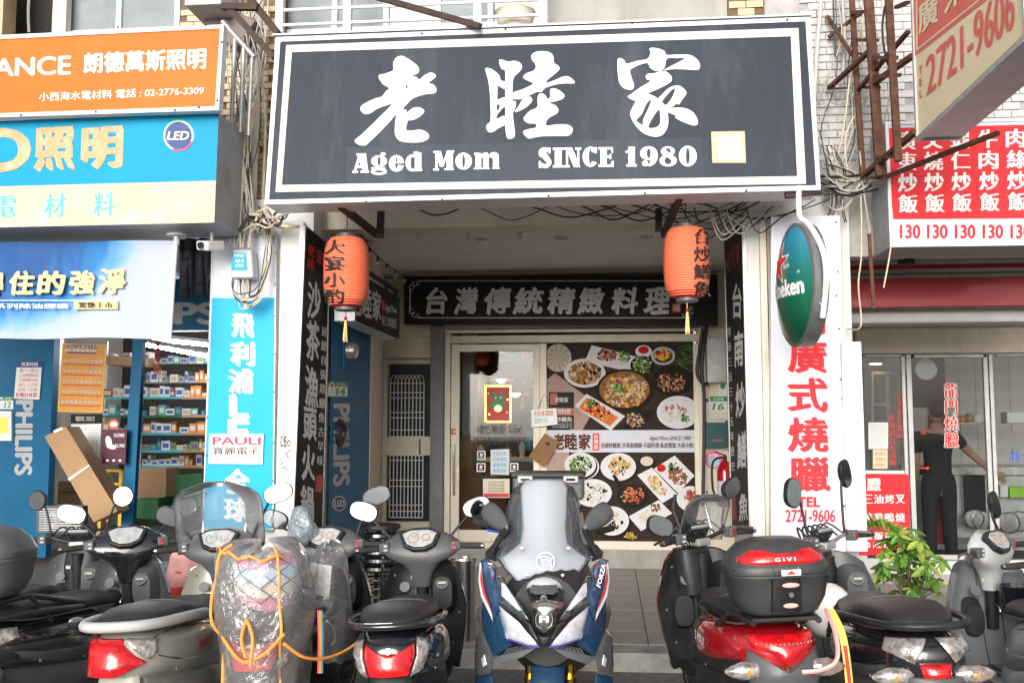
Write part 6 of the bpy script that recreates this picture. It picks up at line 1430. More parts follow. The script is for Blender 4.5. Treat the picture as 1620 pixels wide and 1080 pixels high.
for k in range(16):
    x0, x1, x2, x3 = RR.uniform(352, 425), RR.uniform(355, 422), RR.uniform(362, 412), RR.uniform(370, 402)
    cable('cable', [(x0, -10, 7.2), (x1, 90+RR.uniform(-30, 30), 7.15), (x2, 210+RR.uniform(-20, 20), 7.1), (x3, 330, 7.08), (x3-4+RR.uniform(-5, 5), 392, 7.06)], RR.choice((.004, .005, .007)), RR.choice(('cable', 'cableg', 'cablec', 'cableg')), lab, gp, 5)
lab = 'loop of cable gathered under the grey telecom box'; gp = 'cable loops under the telecom box'
for k in range(12):
    x0 = RR.uniform(366, 398); d = RR.uniform(20, 48)
    cable('cable', [(x0, 440, 7.1), (x0+RR.uniform(-4, 2), 440+d*.7, 7.04), (385+RR.uniform(-6, 12), 442+d, 7.0), (412+RR.uniform(-6, 6), 440+d*.6, 7.04), (424+RR.uniform(-5, 5), 400, 7.1), (424+RR.uniform(-8, 4), 350, 7.12), (412+RR.uniform(-10, 10), 345, 7.12)], RR.choice((.004, .006)), RR.choice(('cable', 'cableg', 'cablec')), lab, gp, 6)
lab = 'tangled cable at the lower left corner of the big sign'; gp = 'tangled cables at the lower left corner of the big sign'
for k in range(14):
    P_ = [(RR.uniform(378, 412), RR.uniform(325, 372), 7.0)]
    for q in range(3): P_.append((P_[-1][0]+RR.uniform(4, 26), RR.uniform(328, 366), 7.0+RR.uniform(-.1, .1)))
    cable('cable', P_, RR.choice((.004, .006, .009, .014)), RR.choice(('cable', 'cable', 'cableg', 'cablec')), lab, gp, 5)
lab = 'tangled cable at the lower right corner of the big sign'; gp = 'tangled cables at the lower right corner of the big sign'
for k in range(26):
    x0, y0 = RR.uniform(1286, 1312), RR.uniform(235, 318); x1, y1 = RR.uniform(1345, 1400), RR.uniform(262, 300); sag = RR.uniform(-8, 38); P_ = [(x0, y0, 7.2), (lerp(x0, x1, .3), lerp(y0, y1, .3)+sag*.8, 7.05), (lerp(x0, x1, .65), lerp(y0, y1, .65)+sag*.9, 7.08), (x1, y1, 7.15)]
    if k % 4 == 0: P_ = [(x0+10, 230, 7.2), (x0+20+sag*.3, 275, 7.1), (x0+26, 320, 7.1), (x0+14+sag*.5, 352, 7.15)]
    cable('cable', P_, RR.choice((.004, .005, .007, .010)), RR.choice(('cable', 'cableg', 'cableg', 'cablec', 'cable')), lab, gp, 5)
lab = 'thin black cable sagging under the big sign'; gp = 'cables sagging under the big sign'
for k in range(12):
    x0 = RR.uniform(600, 1120); y0 = RR.uniform(312, 322); L__ = RR.uniform(90, 260)
    cable('cable', [(x0, y0, 7.1), (x0+L__*.25, y0+16, 7.12), (x0+L__*.5, y0+RR.uniform(16, 36), 7.15), (x0+L__*.8, y0+14, 7.12), (x0+L__, y0-6, 7.1)], RR.choice((.004, .006)), 'cable', lab, gp, 6)
for k in range(9):
    x0 = RR.uniform(1075, 1200); cable('cable', [(x0, 328, 7.05), (x0+20, 350+RR.uniform(-5, 30), 7.05), (x0+55, 345+RR.uniform(-5, 20), 7.1), (x0+90, 326, 7.1)], .005, RR.choice(('cable', 'cableg')), 'cable drooping over the top of the right pillar', 'cables over the right pillar', 6)
for k, (P_, m, r) in enumerate((
   ([(1300, -10, 7.3), (1292, 90, 7.3), (1287, 190, 7.25), (1283, 240, 7.2)], 'pipe', .016), ([(1332, -10, 7.35), (1336, 60, 7.35), (1334, 110, 7.35), (1331, 140, 7.35)], 'cableg', .014),
   ([(1345, 120, 7.2), (1335, 200, 7.2), (1324, 260, 7.2), (1322, 330, 7.2)], 'cablec', .008), ([(1360, 240, 7.1), (1366, 300, 7.1), (1376, 365, 7.1), (1380, 400, 7.1)], 'cableg', .007),
   ([(1405, 285, 6.9), (1412, 350, 6.9), (1408, 400, 6.9), (1398, 455, 6.9)], 'cablec', .006), ([(1362, 310, 7.1), (1363, 400, 7.1), (1358, 450, 7.1), (1362, 515, 7.0), (1340, 520, 7.2)], 'cablec', .006),
   ([(1318, -10, 7.3), (1320, 60, 7.3), (1322, 92, 7.3)], 'cable', .007), ([(1400, 10, 6.6), (1396, 50, 6.6), (1404, 100, 6.6), (1420, 120, 6.6)], 'cable', .008), ([(1290, 60, 7.3), (1297, 130, 7.3), (1330, 165, 7.3), (1392, 110, 7.0)], 'cableg', .006))):
    cable('cable', P_, r, m, ('thick cream pipe hugging the right edge of the big sign', 'grey conduit down the painted brick wall', 'cream cable slanting down the painted brick wall', 'grey cable dropping below the rusty frame', 'thin cream cable dangling in front of the menu sign', 'thin cream cable looping down beside the white board', 'short black cable end dangling on the painted brick', 'black cable looping behind the rusty frame', 'grey cable sagging across the painted brick')[k])
MB().bar(at(1375, 370, 7.05), at(1382, 488, 7.05), .022, .02).build('angle_strip', M['rust'], label='thin rusty perforated strip hanging below the menu sign corner', cat='strip')
lab = 'electric cable hanging against the painted brick wall'; gp = 'cables on the painted brick wall'
for k in range(8):
    x0 = RR.uniform(1300, 1430); cable('cable', [(x0, -10, 7.35), (x0+RR.uniform(-10, 10), 60, 7.3), (x0+RR.uniform(-25, 15), 130, 7.3), (x0+RR.uniform(-40, 10), 210, 7.25), (1330+RR.uniform(-20, 30), 275, 7.2)], RR.choice((.004, .006, .008)), RR.choice(('cable', 'cableg', 'cablec')), lab, gp, 5)
c = at(1437, 413, 7.6); t = thing('security_camera', 'small black camera under the menu sign on the right', 'camera', c); MB().box(c, (.07, .10, .06)).box(c+V((-.05, 0, .0)), (.05, .05, .05)).build('body', M['plas'], t, bevel=.008); MB().cyl(c+V((0, 0, .03)), c+V((0, 0, .09)), .012).build('arm', M['plas'], t)
# string lights
def bulb_string(name, pts, n, label):
    t = thing(name, label, 'string lights', pts[0]); P_ = smooth_pts(pts, 8); MB().tube(P_, .006, 5).build('wire', M['cable'], t)
    for k in range(n):
        p = P_[int((k+.5)*len(P_)/n)]; MB().cyl(p, p+V((0, 0, -.035)), .012, n=8).build('socket', M['plas'], t); MB().ball(p+V((0, 0, -.058)), (.020, .020, .026), 10).build('bulb', M['cglass'], t, smooth=70)
bulb_string('string_lights', [at(560, 352, 7.5), at(585, 392, 7.9), at(612, 418, 8.6), at(642, 437, 10.7)], 7, 'string of small clear bulbs running back along the arcade ceiling')
bulb_string('string_lights', [at(560, 360, 7.7), at(700, 362, 7.7), at(850, 362, 7.7)], 4, 'string of small clear bulbs along the front ceiling rail')

# ================================================================== THINGS ON THE ARCADE FLOOR
c = V((-1.05, 7.19, ZF)); t = thing('steel_bollard', 'polished steel cylinder bin standing on a concrete foot at the kerb', 'bin', c)
MB().lathe([(.083, .03), (.083, .60)], c, 32).build('drum', M['steel'], t, smooth=50); MB().lathe([(.095, .585), (.097, .60), (.09, .612), (.045, .612), (.04, .59)], c, 32).build('lid_ring', M['steel'], t, smooth=50)
MB().lathe([(.115, 0), (.115, .03), (.10, .032)], c, 32).build('foot', M['kerb'], t, smooth=40); MB().lathe([(.04, .60), (.012, .598), (.01, .59)], c, 20).build('inner_mesh', M['galv'], t)
sb = V((-1.78, 7.65, ZF))
for k in range(6):
    z = .46+.062*k; c = sb+V((.006*(k % 2), .004*k, 0)); t = thing('stool', ('lowest', 'second', 'third', 'fourth', 'fifth', 'topmost')[k]+' black round stool of the stack beside the blue wall', 'stool', c+V((0, 0, 0 if k == 0 else z-.46)), group='stacked black stools')
    MB().lathe([(.001, z-.012), (.145, z-.012), (.155, z), (.15, z+.022), (.12, z+.03), (.001, z+.032)], c, 28).build('seat', M['pblack'] if k < 5 else M['seat'], t, smooth=40)
    for q in range(4):
        a = q*math.pi/2+.4; zz = 0 if k == 0 else z-.46; MB().tube([c+V((.11*math.cos(a), .11*math.sin(a), z-.01)), c+V((.165*math.cos(a), .165*math.sin(a), zz))], .011, 8).build('leg', M['pblack'], t, smooth=60)
    MB().torus(c+V((0, 0, z-.20)), .135, .008, n=20, k=6).build('ring', M['pblack'], t, smooth=60)
c = V((-3.02, 6.98, 0)); t = thing('bucket', 'red plastic bucket with a pale bag pulled over it', 'bucket', c)
MB().lathe([(.10, 0), (.125, .64), (.13, .65), (.128, .66), (.11, .66)], c, 24).build('drum', M['bucket'], t, smooth=40)
RR = random.Random(9); pr_ = [(.138, .55), (.145, .60), (.142, .66), (.12, .70), (.13, .76), (.09, .80), (.05, .81)]
g = MB(); rings = [[c+V((r*(1+.12*RR.uniform(-1, 1))*math.cos(2*math.pi*k/18), r*(1+.12*RR.uniform(-1, 1))*math.sin(2*math.pi*k/18), z+.02*RR.uniform(-1, 1))) for k in range(18)] for r, z in pr_]
g.loft(rings, cap=False).build('plastic_bag', M['pinkbag'], t, smooth=60, sub=1)
# potted plant
pc_ = V((at(1438, 900, 7.4).x, 7.4, ZF)); t = thing('potted_plant', 'bushy green potted plant with pale variegated leaves before the right shop', 'plant', pc_)
MB().lathe([(.12, 0), (.17, .28), (.185, .29), (.185, .32), (.16, .32), (.15, .28), (.01, .27)], pc_, 24).build('pot', M['brown'], t, smooth=40)
lf = MB(); LW = [(0, .004), (.25, .018), (.5, .024), (.75, .017), (1, .001)]
for side_ in (1, -1):
    for (a, wa), (b, wb) in zip(LW, LW[1:]): lf.add([V((0, a*.10, -.006*0)), V((side_*wa, a*.10, .008+.0*a)), V((side_*wb, b*.10, .008)), V((0, b*.10, 0))], [(0, 1, 2, 3)])
lm = [lf.build('leaf', M[m_], t, local=True, smooth=60, fixn=False) for m_ in ('leaf', 'leafy', 'leafd')]
mt_ = lm[0].location; RR = random.Random(6); nl = 0
stems = MB(); used = [False]*3
def put_leaf(pos, q, s, kind):
    global nl
    o = lm[kind] if not used[kind] else copy_mesh(lm[kind], t); used[kind] = True
    o.location = pos-pc_; o.rotation_mode = 'QUATERNION'; o.rotation_quaternion = q; o.scale = (s,)*3; nl += 1
for k in range(40):
    a = RR.uniform(0, 6.28); r = RR.uniform(.02, .20); h = RR.uniform(.42, .86)-r*.5; top = pc_+V((r*1.25*math.cos(a), r*math.sin(a), h)); b0 = pc_+V((.03*math.cos(a), .03*math.sin(a), .28))
    stems.tube(smooth_pts([b0, (b0+top)/2+V((.02, 0, .03)), top], 4), .004, 4)
    nlf = 6; til = V((math.cos(a)*r*3, math.sin(a)*r*3-.35, 1)).normalized(); bq = V((0, 0, 1)).rotation_difference(til)
    for q in range(nlf):
        an = 2*math.pi*q/nlf+RR.uniform(-.15, .15); put_leaf(top, bq @ Euler((rad(-22+RR.uniform(-12, 10)), 0, an)).to_quaternion(), RR.uniform(.7, 1.2), RR.choice((0, 0, 1, 1, 2)))
b0 = pc_+V((.0, 0, .3)); br = smooth_pts([b0, b0+V((-.03, -.02, .38)), b0+V((-.14, -.04, .50)), b0+V((-.30, -.06, .53))], 5); stems.tube(br, .006, 5)
for i, p in enumerate(br[6:]):
    for sg in (1, -1): put_leaf(p, Euler((rad(20*sg+50), rad(RR.uniform(-20, 20)), rad(90 if sg > 0 else -60)+RR.uniform(-.4, .4))).to_quaternion(), 1.15, 0 if RR.random() < .6 else 1)
for k in range(7):
    a = RR.uniform(2.2, 5); p = pc_+V((.22*math.cos(a), .15*math.sin(a), .40+.03*k)); put_leaf(p, Euler((rad(RR.uniform(-60, -10)), 0, a)).to_quaternion(), 1.2, k % 2)
stems.build('stem', M['stem'], t, smooth=60)

# ================================================================== SCOOTERS
def sring(y, zb, zt, hw, n=20, e=2.8, xo=0, tz=0):
    out = []; zc, hh = (zb+zt)/2, (zt-zb)/2
    for k in range(n):
        a = 2*math.pi*k/n; c, s = math.cos(a), math.sin(a)
        out.append(V((xo+hw*math.copysign(abs(c)**(2/e), c), y+tz*math.copysign(abs(s)**(2/e), s), zc+hh*math.copysign(abs(s)**(2/e), s))))
    return out
def hring(z, hx, hy, yc, n=20, e=2.6, tilt=0):     # horizontal ring
    out = []
    for k in range(n):
        a = 2*math.pi*k/n; c, s = math.cos(a), math.sin(a); dy = hy*math.copysign(abs(s)**(2/e), s)
        out.append(V((hx*math.copysign(abs(c)**(2/e), c), yc+dy, z+dy*tilt)))
    return out
def patch(mb, P, surf, bulge=.012, skirt=.02, back=V((0, 1, 0)), mi=0, sub=3, lift=0, rings=(1, .86, .6, .3)):
    n = len(P); O = []
    for i in range(n):
        a, b = V(P[i]), V(P[(i+1) % n])
        for s in range(sub): O.append(a.lerp(b, s/sub))
    c = sum(O, V((0, 0)))/len(O); m = len(O); vs = []
    vs += [surf(o.x, o.y)+back*skirt for o in O]
    for r in rings: vs += [surf(*(c+(o-c)*r))-back*(lift+bulge*(1-r**4)) for o in O]
    vs.append(surf(*c)-back*(lift+bulge)); fs = []
    for i in range(len(rings)):
        for k in range(m): fs.append((i*m+k, i*m+(k+1) % m, (i+1)*m+(k+1) % m, (i+1)*m+k))
    L0 = len(rings)*m
    for k in range(m): fs.append((L0+k, L0+(k+1) % m, len(vs)-1))
    return mb.add(vs, fs, mi)
def ltext(mb, s_, o, ux, uy, w_, h_, bold=1, bw=.03, slant=0, nrm=None):   # lettering in a thing's own space
    vs, fs = glyphs(s_, 2); x0 = min(v[0] for v in vs); x1 = max(v[0] for v in vs); y0 = min(v[1] for v in vs); y1 = max(v[1] for v in vs)
    ux, uy = V(ux).normalized(), V(uy).normalized(); nn = ux.cross(uy)
    for k, (ox, oy) in enumerate(BOLD[bold]):
        mb.add([V(o)+ux*((x+ox*bw-x0)/(x1-x0)*w_+slant*(y-y0)/(y1-y0)*h_)+uy*((y+oy*bw-y0)/(y1-y0)*h_)+nn*(.0004*k) for x, y in vs], fs)
    return mb
def wheel(t, y, r=.235, wd=.11, x=0, z=None):
    z = r if z is None else z; R90 = (0, rad(90), 0)
    w_ = MB().lathe([(r*.62, -wd*.42), (r*.80, -wd*.5), (r*.95, -wd*.38), (r, -wd*.15), (r, wd*.15), (r*.95, wd*.38), (r*.80, wd*.5), (r*.62, wd*.42)], (x, y, z), 32, rot=R90).build('wheel', M['rubber'], t, local=True, smooth=50)
    g = MB().lathe([(r*.60, -wd*.40), (r*.64, -wd*.44), (r*.64, wd*.44), (r*.60, wd*.40)], (x, y, z), 28, rot=R90).cyl((x-wd*.3, y, z), (x+wd*.3, y, z), .04)
    for k in range(5): a = k*1.2566; g.bar((x, y, z), (x, y+r*.62*math.cos(a), z+r*.62*math.sin(a)), .03, .03)
    g.build('rim', M['galv'], w_, local=True, smooth=40)
def sf_all(y, z, s_, secs):
    hw = .11
    for (ya, a1, b1, h1), (yb_, a2, b2, h2) in zip(secs, secs[1:]):
        if ya >= y >= yb_: q = (ya-y)/(ya-yb_); zc, hh, hw = lerp((a1+b1)/2, (a2+b2)/2, q), lerp((b1-a1)/2, (b2-a2)/2, q), lerp(h1, h2, q); e = min(.98, abs((z-zc)/hh)); hw *= (1-e**2.5)**(1/2.5)
    return V((s_*(hw+.001), y, z))
def scooter(label, X, Y, head=0, paint='pblack', low='plas', seat='seat', grip=True, steer=0, screen=0, bars='cover', mirrors=((1, 0), (1, 0)), mshape='oval', tail='wide', rail='plas', box=None, side_text=None, cover='plas2', front=None, dialc='dial', pods=False, sc=1, lean=2.5, rear=True, knob=True, mglass='mirror', mdark=(), gauge=1):
    t = thing('scooter', label, 'scooter', (X, Y, 0), (0, rad(-lean), rad(head)), 'scooters parked in a row along the kerb', sc)
    B = lambda mb, nm, m, par=None, **k: mb.build(nm, M[m] if isinstance(m, str) else m, par or t, local=True, **k)
    front = front or paint
    wheel(t, 0); wheel(t, 1.27)
    # --- rear body
    secs = [(.60, .28, .56, .11), (.48, .30, .66, .155), (.30, .40, .71, .20), (.05, .45, .735, .222), (-.18, .48, .75, .215), (-.36, .515, .755, .185), (-.46, .54, .745, .15), (-.53, .57, .72, .095), (-.545, .60, .69, .05)]
    B(MB().loft([sring(*s_, e=2.5) for s_ in secs]), 'body_panel', paint, smooth=60)
    lows = [(.62, .22, .42, .13), (.45, .22, .46, .17), (.2, .26, .50, .19), (-.1, .33, .54, .17), (-.32, .42, .57, .13), (-.44, .47, .60, .10)]
    B(MB().loft([sring(*s_, e=3) for s_ in lows]), 'lower_panel', low, smooth=60)
    for s_ in (-1, 1):     # crease panels along the flanks
        g = MB(); 
        pts = [(.45, .50), (.25, .535), (-.05, .56), (-.32, .60), (-.45, .63), (-.40, .585), (-.1, .505), (.2, .45), (.42, .42)]
        def sf(y, z, s_=s_):
            hw = .11
            for (ya, a1, b1, h1), (yb_, a2, b2, h2) in zip(secs, secs[1:]):
                if ya >= y >= yb_: q = (ya-y)/(ya-yb_); zc, hh, hw = lerp((a1+b1)/2, (a2+b2)/2, q), lerp((b1-a1)/2, (b2-a2)/2, q), lerp(h1, h2, q); e = min(.98, abs((z-zc)/hh)); hw *= (1-e**2.5)**(1/2.5)
            return V((s_*(hw+.002), y, z))
        patch(g, pts, sf, .004, .01, back=V((-s_, 0, 0))); B(g, 'flank_trim', low if paint != 'pblack' else 'plas2', smooth=40)
    if side_text:
        for s_ in (1,):
            g = MB(); ltext(g, side_text, (s_*.226, -.12, .60), (0, 1, 0), (0, 0, 1), .20, .045, 1, .03, slant=.3); B(g, 'lettering', 'redl' if paint == 'psilver' else 'plate')
            g2 = MB(); ltext(g2, side_text, (-s_*.226, .12, .60), (0, -1, 0), (0, 0, 1), .20, .045, 1, .03, slant=.3); B(g2, 'lettering', 'plate')
    for s_ in (-1, 1):     # panel gaps, screws, passenger step
        g = MB()
        for seq in ([(.50, .60), (.25, .66), (0, .70), (-.25, .725), (-.42, .72)], [(.40, .46), (.15, .50), (-.1, .55), (-.3, .60), (-.44, .645)]):
            g.tube(smooth_pts([sf_all(y, z, s_, secs) for y, z in seq], 4), .0028, 4)
        B(g, 'panel_gap', 'cable', smooth=60)
        g = MB()
        for y, z in ((.42, .52), (.1, .49), (-.28, .55)): p = sf_all(y, z, s_, secs); g.cyl(p, p+V((s_*.005, 0, 0)), .008, n=8)
        B(g, 'screw', 'galv')
        B(MB().box((s_*.235, .22, .33), (.05, .14, .02)), 'passenger_step', 'plas', bevel=.006)
    # --- seat
    ss = [(.60, .655, .70, .085), (.55, .66, .755, .115), (.42, .675, .785, .135), (.22, .695, .785, .155), (.05, .71, .795, .18), (-.08, .72, .835, .185), (-.25, .73, .845, .175), (-.38, .745, .84, .15), (-.45, .76, .815, .11), (-.47, .77, .79, .07)]
    st_ = B(MB().loft([sring(*s_, e=2.9) for s_ in ss]), 'seat', seat, smooth=60, sub=1)
    B(MB().tube([V((hw*.97*s_, y, zb+.012)) for s_, seq in ((1, ss[1:-1]), (-1, ss[-2:0:-1])) for (y, zb, zt, hw) in seq], .005, 5), 'piping', 'plas2', st_, smooth=60)
    g = MB(); ztop = lambda y: [lerp(a[2], b[2], (a[0]-y)/(a[0]-b[0])) for a, b in zip(ss, ss[1:]) if a[0] >= y >= b[0]][0]
    g.tube(smooth_pts([(-.145, -.02, .795), (-.10, -.05, ztop(-.05)-.004), (0, -.065, ztop(-.065)+.002), (.10, -.05, ztop(-.05)-.004), (.145, -.02, .795)], 5), .0035, 5)
    B(g, 'seat_seam', 'plas2', st_, smooth=60)
    # --- grab rail
    if rail:
        P_ = smooth_pts([(.205, .05, .745), (.215, -.22, .775), (.17, -.46, .79), (.08, -.555, .795), (-.08, -.555, .795), (-.17, -.46, .79), (-.215, -.22, .775), (-.205, .05, .745)], 5)
        B(MB().tube(P_, .016 if rail != 'ltgrey' else .024, 8), 'grab_rail', rail, smooth=60)
    # --- tail lamps on the rear skin
    rs_ = lambda x, z: V((x, -.566+3.3*x*x+(z-.66)*.28+max(0, abs(z-.645)-.06)*.6, z))
    def lamp(P_, m, nm='lens', bul=.012): g = MB(); patch(g, P_, rs_, bul, .03); return B(g, nm, m, smooth=50)
    if tail == 'wide':
        lamp([(-.108, .712), (-.04, .676), (.04, .676), (.108, .712), (.112, .67), (.085, .585), (-.085, .585), (-.112, .67)], 'tail', 'tail_light')
        for s_ in (-1, 1): lamp([(s_*.118, .73), (s_*.16, .715), (s_*.17, .67), (s_*.145, .60), (s_*.09, .578), (s_*.118, .66)], 'lens', 'turn_signal')
    elif tail == 'block':
        lamp([(-.14, .735), (.02, .735), (.125, .63), (.02, .585), (-.125, .585)], 'tail', 'tail_light', .02)
        lamp([(.04, .735), (.155, .72), (.16, .66), (.135, .64)], 'lens', 'turn_signal')
    elif tail == 'led':
        lamp([(-.13, .735), (-.12, .685), (-.05, .665), (0, .625), (.05, .665), (.12, .685), (.13, .735)], 'tail', 'tail_light', .012)
        g = MB()
        for k in range(14):
            x = -.11+.017*k; p = rs_(x, .705); g.ball(p+V((0, -.016, 0)), .0045, 6)
        B(g, 'led', 'lens')
    elif tail == 'side':
        for s_ in (-1, 1): lamp([(s_*.02, .74), (s_*.15, .735), (s_*.17, .69), (s_*.08, .65)], 'lens', 'turn_signal')
        lamp([(-.06, .65), (.06, .65), (.05, .60), (-.05, .60)], 'tail', 'tail_light')
    if tail in ('led', 'side'):
        g = MB(); patch(g, [(-.135, .675), (0, .60), (.135, .675), (.155, .60), (.12, .50), (-.12, .50), (-.155, .60)] if tail == 'led' else [(-.10, .60), (.10, .60), (.13, .55), (.11, .48), (-.11, .48), (-.13, .55)], rs_, .006, .03); B(g, 'tail_panel', 'plas2', smooth=50)
    if pods:
        for s_ in (-1, 1):
            g = MB(); c = V((s_*.155, -.52, .60)); g.loft([[c+V((s_*xx, 0, 0))+V((0, hy*math.cos(a), hz*math.sin(a))) for a in [2*math.pi*k/12 for k in range(12)]] for xx, hy, hz in ((-.075, .015, .016), (-.04, .03, .034), (.02, .032, .036), (.06, .02, .022), (.085, .004, .006))]); o = B(g, 'turn_signal', 'lens', smooth=60)
            B(MB().ball(c+V((0, -.008, 0)), (.03, .026, .02), 10), 'bulb', 'amber', o, smooth=60)
    # --- rear mudguard, number plate
    B(MB().loft([hring(.60, .085, .03, -.47, 12), hring(.50, .10, .025, -.52, 12), hring(.40, .11, .02, -.575, 12), hring(.30, .09, .018, -.61, 12)]), 'mudguard', low, smooth=50)
    B(MB().box((0, -.60, .405), (.26, .008, .14), (rad(-14), 0, 0)), 'number_plate', 'plate', bevel=.003)
    B(MB().box((0, -.575, .505), (.085, .014, .032), (rad(-12), 0, 0)), 'reflector', 'tail', bevel=.003)
    B(MB().tube([V((-.125, -.05, .27)), V((-.12, -.12, .52))], .018, 8), 'shock_absorber', 'plas')
    B(MB().tube([V((-.12+.032*math.cos(a), -.085-.04*(a/50)+.0+.032*math.sin(a), .31+.18*a/50)) for a in [k*.6 for k in range(84)]], .006, 5), 'spring', 'pblack', smooth=60)
    B(MB().loft([sring(-.12, .18, .34, .05, xo=-.13), sring(-.05, .15, .37, .055, xo=-.13), sring(.35, .17, .33, .055, xo=-.12), sring(.42, .20, .30, .04, xo=-.12)]), 'engine_cover', 'galv', smooth=50)
    B(MB().tube([V((.15, .35, .2)), V((.17, .1, .2)), V((.19, -.25, .27)), V((.19, -.36, .29))], [.03, .05, .058, .045], 14), 'exhaust', 'plas2', smooth=50)
    # --- floor, leg shield
    B(MB().loft([hring(.27, .15, .24, .74, e=4), hring(.315, .185, .26, .74, e=4), hring(.325, .18, .25, .74, e=4)]), 'floorboard', low, smooth=40)
    g = MB()
    for x in (-.11, -.06, .06, .11): g.box((x, .74, .328), (.022, .34, .008))
    B(g, 'floor_mat', 'rubber')
    NU, NV = 12, 8
    def ls(u, v, off=0):
        wd = .20+.05*math.sin(v*2.2)-.055*max(0, v-.65)/.35
        return V((u*wd, .93+.10*v-.085*abs(u)**3+off*(1-.35*abs(u)**2), .29+.60*v-.05*abs(u)**4*v))
    for nm, m, o0, o1 in (('leg_shield', low, 0, .025), ('front_cover', front, .028, .11)):
        rings = []
        for j in range(NV+1):
            v = j/NV; rings.append([ls(-1+2*i/NU, v, o0) for i in range(NU+1)]+[ls(1-2*i/NU, v, o1)*1.0+V(((1-2*i/NU)*.008, 0, .0)) for i in range(NU+1)])
        B(MB().loft(rings), nm, m, smooth=50)
    B(MB().loft([sring(.86, .62, .80, .055, xo=.125, e=3), sring(.93, .58, .83, .075, xo=.125, e=3), sring(.99, .58, .83, .08, xo=.125, e=3)]), 'glove_pocket', low, smooth=50)
    if knob: kb_ = B(MB().lathe([(.036, 0), (.036, .01), (.03, .016), (.001, .014)], (.125, .868, .76), 20, rot=(rad(60), 0, 0)), 'cap_knob', 'plas2', smooth=40); B(MB().torus((.125, .857, .766), .030, .004, rot=(rad(60), 0, 0), n=18, k=5).box((.125, .852, .769), (.044, .012, .012)), 'knob_ring', 'galv', kb_, smooth=40)
    B(MB().lathe([(.03, 0), (.03, .012), (.001, .012)], (-.10, .93, .74), 16, rot=(rad(70), 0, 0)), 'key_switch', 'plas2', smooth=40)
    B(MB().loft([sring(.90, .50, .66, .05, xo=-.12, e=3), sring(.98, .46, .70, .07, xo=-.12, e=3)]), 'pocket', 'plas', smooth=50)
    B(MB().tube([V((0, .97, .52)), V((0, .94, .88))], .035, 12), 'steering_column', 'plas', smooth=60)
    g = MB()
    for x, z in ((-.17, .82), (.17, .82), (-.19, .60), (.19, .60), (-.17, .42), (.17, .42)): p = ls(x/.22, (z-.29)/.60, -.002); g.cyl(p, p+V((0, -.004, 0)), .007, n=8)
    B(g, 'screw', 'plas2')
    g = MB()
    for x in (-.055, .055): g.tube(smooth_pts([ls(x/.22, v, -.003) for v in (.05, .3, .55, .8, .97)], 3), .003, 4)
    B(g, 'panel_gap', 'cable', smooth=60)
    B(MB().tube(smooth_pts([V((0, .90, .66)), V((0, .86, .65)), V((0, .85, .63)), V((0, .865, .61))], 4), .006, 6), 'bag_hook', 'chrome', smooth=60)
    B(MB().box((-.045, .915, .80), (.03, .004, .02)), 'warning_sticker', 'ltgrey')
    B(MB().tube([V((-.07, 1.25, .24)), V((-.07, 1.10, .62))], .02, 8), 'fork_leg', 'galv', smooth=60); B(MB().tube([V((.07, 1.25, .24)), V((.07, 1.10, .62))], .02, 8), 'fork_leg', 'galv', smooth=60)
    g = MB(); g.loft([[V((.075*math.cos(b), 1.27+rr*math.cos(a)*(.86+.14*math.sin(b)), .235+rr*math.sin(a)*(.86+.14*math.sin(b)))) for b in [math.pi*k/8 for k in range(9)]]+[V((.065*math.cos(b), 1.27+(rr-.015)*math.cos(a)*(.86+.14*math.sin(b)), .235+(rr-.015)*math.sin(a)*(.86+.14*math.sin(b)))) for b in [math.pi*k/8 for k in range(8, -1, -1)]] for rr in (.28,) for a in [rad(20+14*k) for k in range(12)]]); B(g, 'front_mudguard', front, smooth=50)
    # --- handlebar (turned by the steering angle)
    MM = Matrix.Translation((0, .95, 0)) @ Matrix.Rotation(rad(steer), 4, 'Z') @ Matrix.Translation((0, -.95, 0))
    def G(): g = MB(); g.M = MM; return g
    if bars == 'cover':
        hc_ = B(G().loft([hring(.74, .05, .045, .95), hring(.82, .07, .055, .945), hring(.875, .115, .07, .94), hring(.915, .185, .072, .935, tilt=.25), hring(.955, .235, .065, .93, tilt=.4), hring(.99, .225, .062, .935, tilt=.5), hring(1.03, .16, .05, .945, tilt=.55), hring(1.055, .08, .035, .955, tilt=.6)]), 'handlebar_cover', cover, smooth=60)
        g = G(); dn = V((0, -.80, .60)); du = V((1, 0, 0)); dv = du.cross(dn)*-1; dv = dn.cross(du)
        dc = V((0, .882, 1.022))
        def dsurf(x, z): return dc+du*x+dv*z
        P_ = [(-.10, .03), (-.05, .052), (.05, .052), (.10, .03), (.075, -.035), (.03, -.058), (-.03, -.058), (-.075, -.035)]
        g.prism([dsurf(a*1.22, b*1.28)-dn*.03 for a, b in P_], dn*.035); B(g, 'dial_hood', 'plas', bevel=.006)
        g = G(); g.prism([dsurf(a, b)+dn*.004 for a, b in P_], dn*.006); dd = B(g, 'instrument_dial', dialc, bevel=.004)
        g = G()
        for cx, r in ((-.035, .032), (.04, .022)): g.torus(dc+du*cx+dn*.011, r, .003, rot=dn.to_track_quat('Z', 'Y').to_euler(), n=18, k=5)
        g.bar(dc+du*-.035+dn*.012, dc+du*-.05+dv*.02+dn*.012, .004); B(g, 'gauge_ring', 'carton' if gauge == 1 else 'galv', dd) if gauge else None
        B(G().ball((0, 1.03, .92), (.085, .045, .05), 14), 'headlight', 'lens', smooth=60)
    else:
        B(G().tube(smooth_pts([(-.34, .88, .97), (-.2, .93, .985), (-.06, .95, .95), (.06, .95, .95), (.2, .93, .985), (.34, .88, .97)], 4), .012, 8), 'handlebar', 'plas' if bars != 'chrome' else 'chrome', smooth=60)
        B(G().box((0, .95, .935), (.10, .06, .04)), 'bar_clamp', 'galv', bevel=.008)
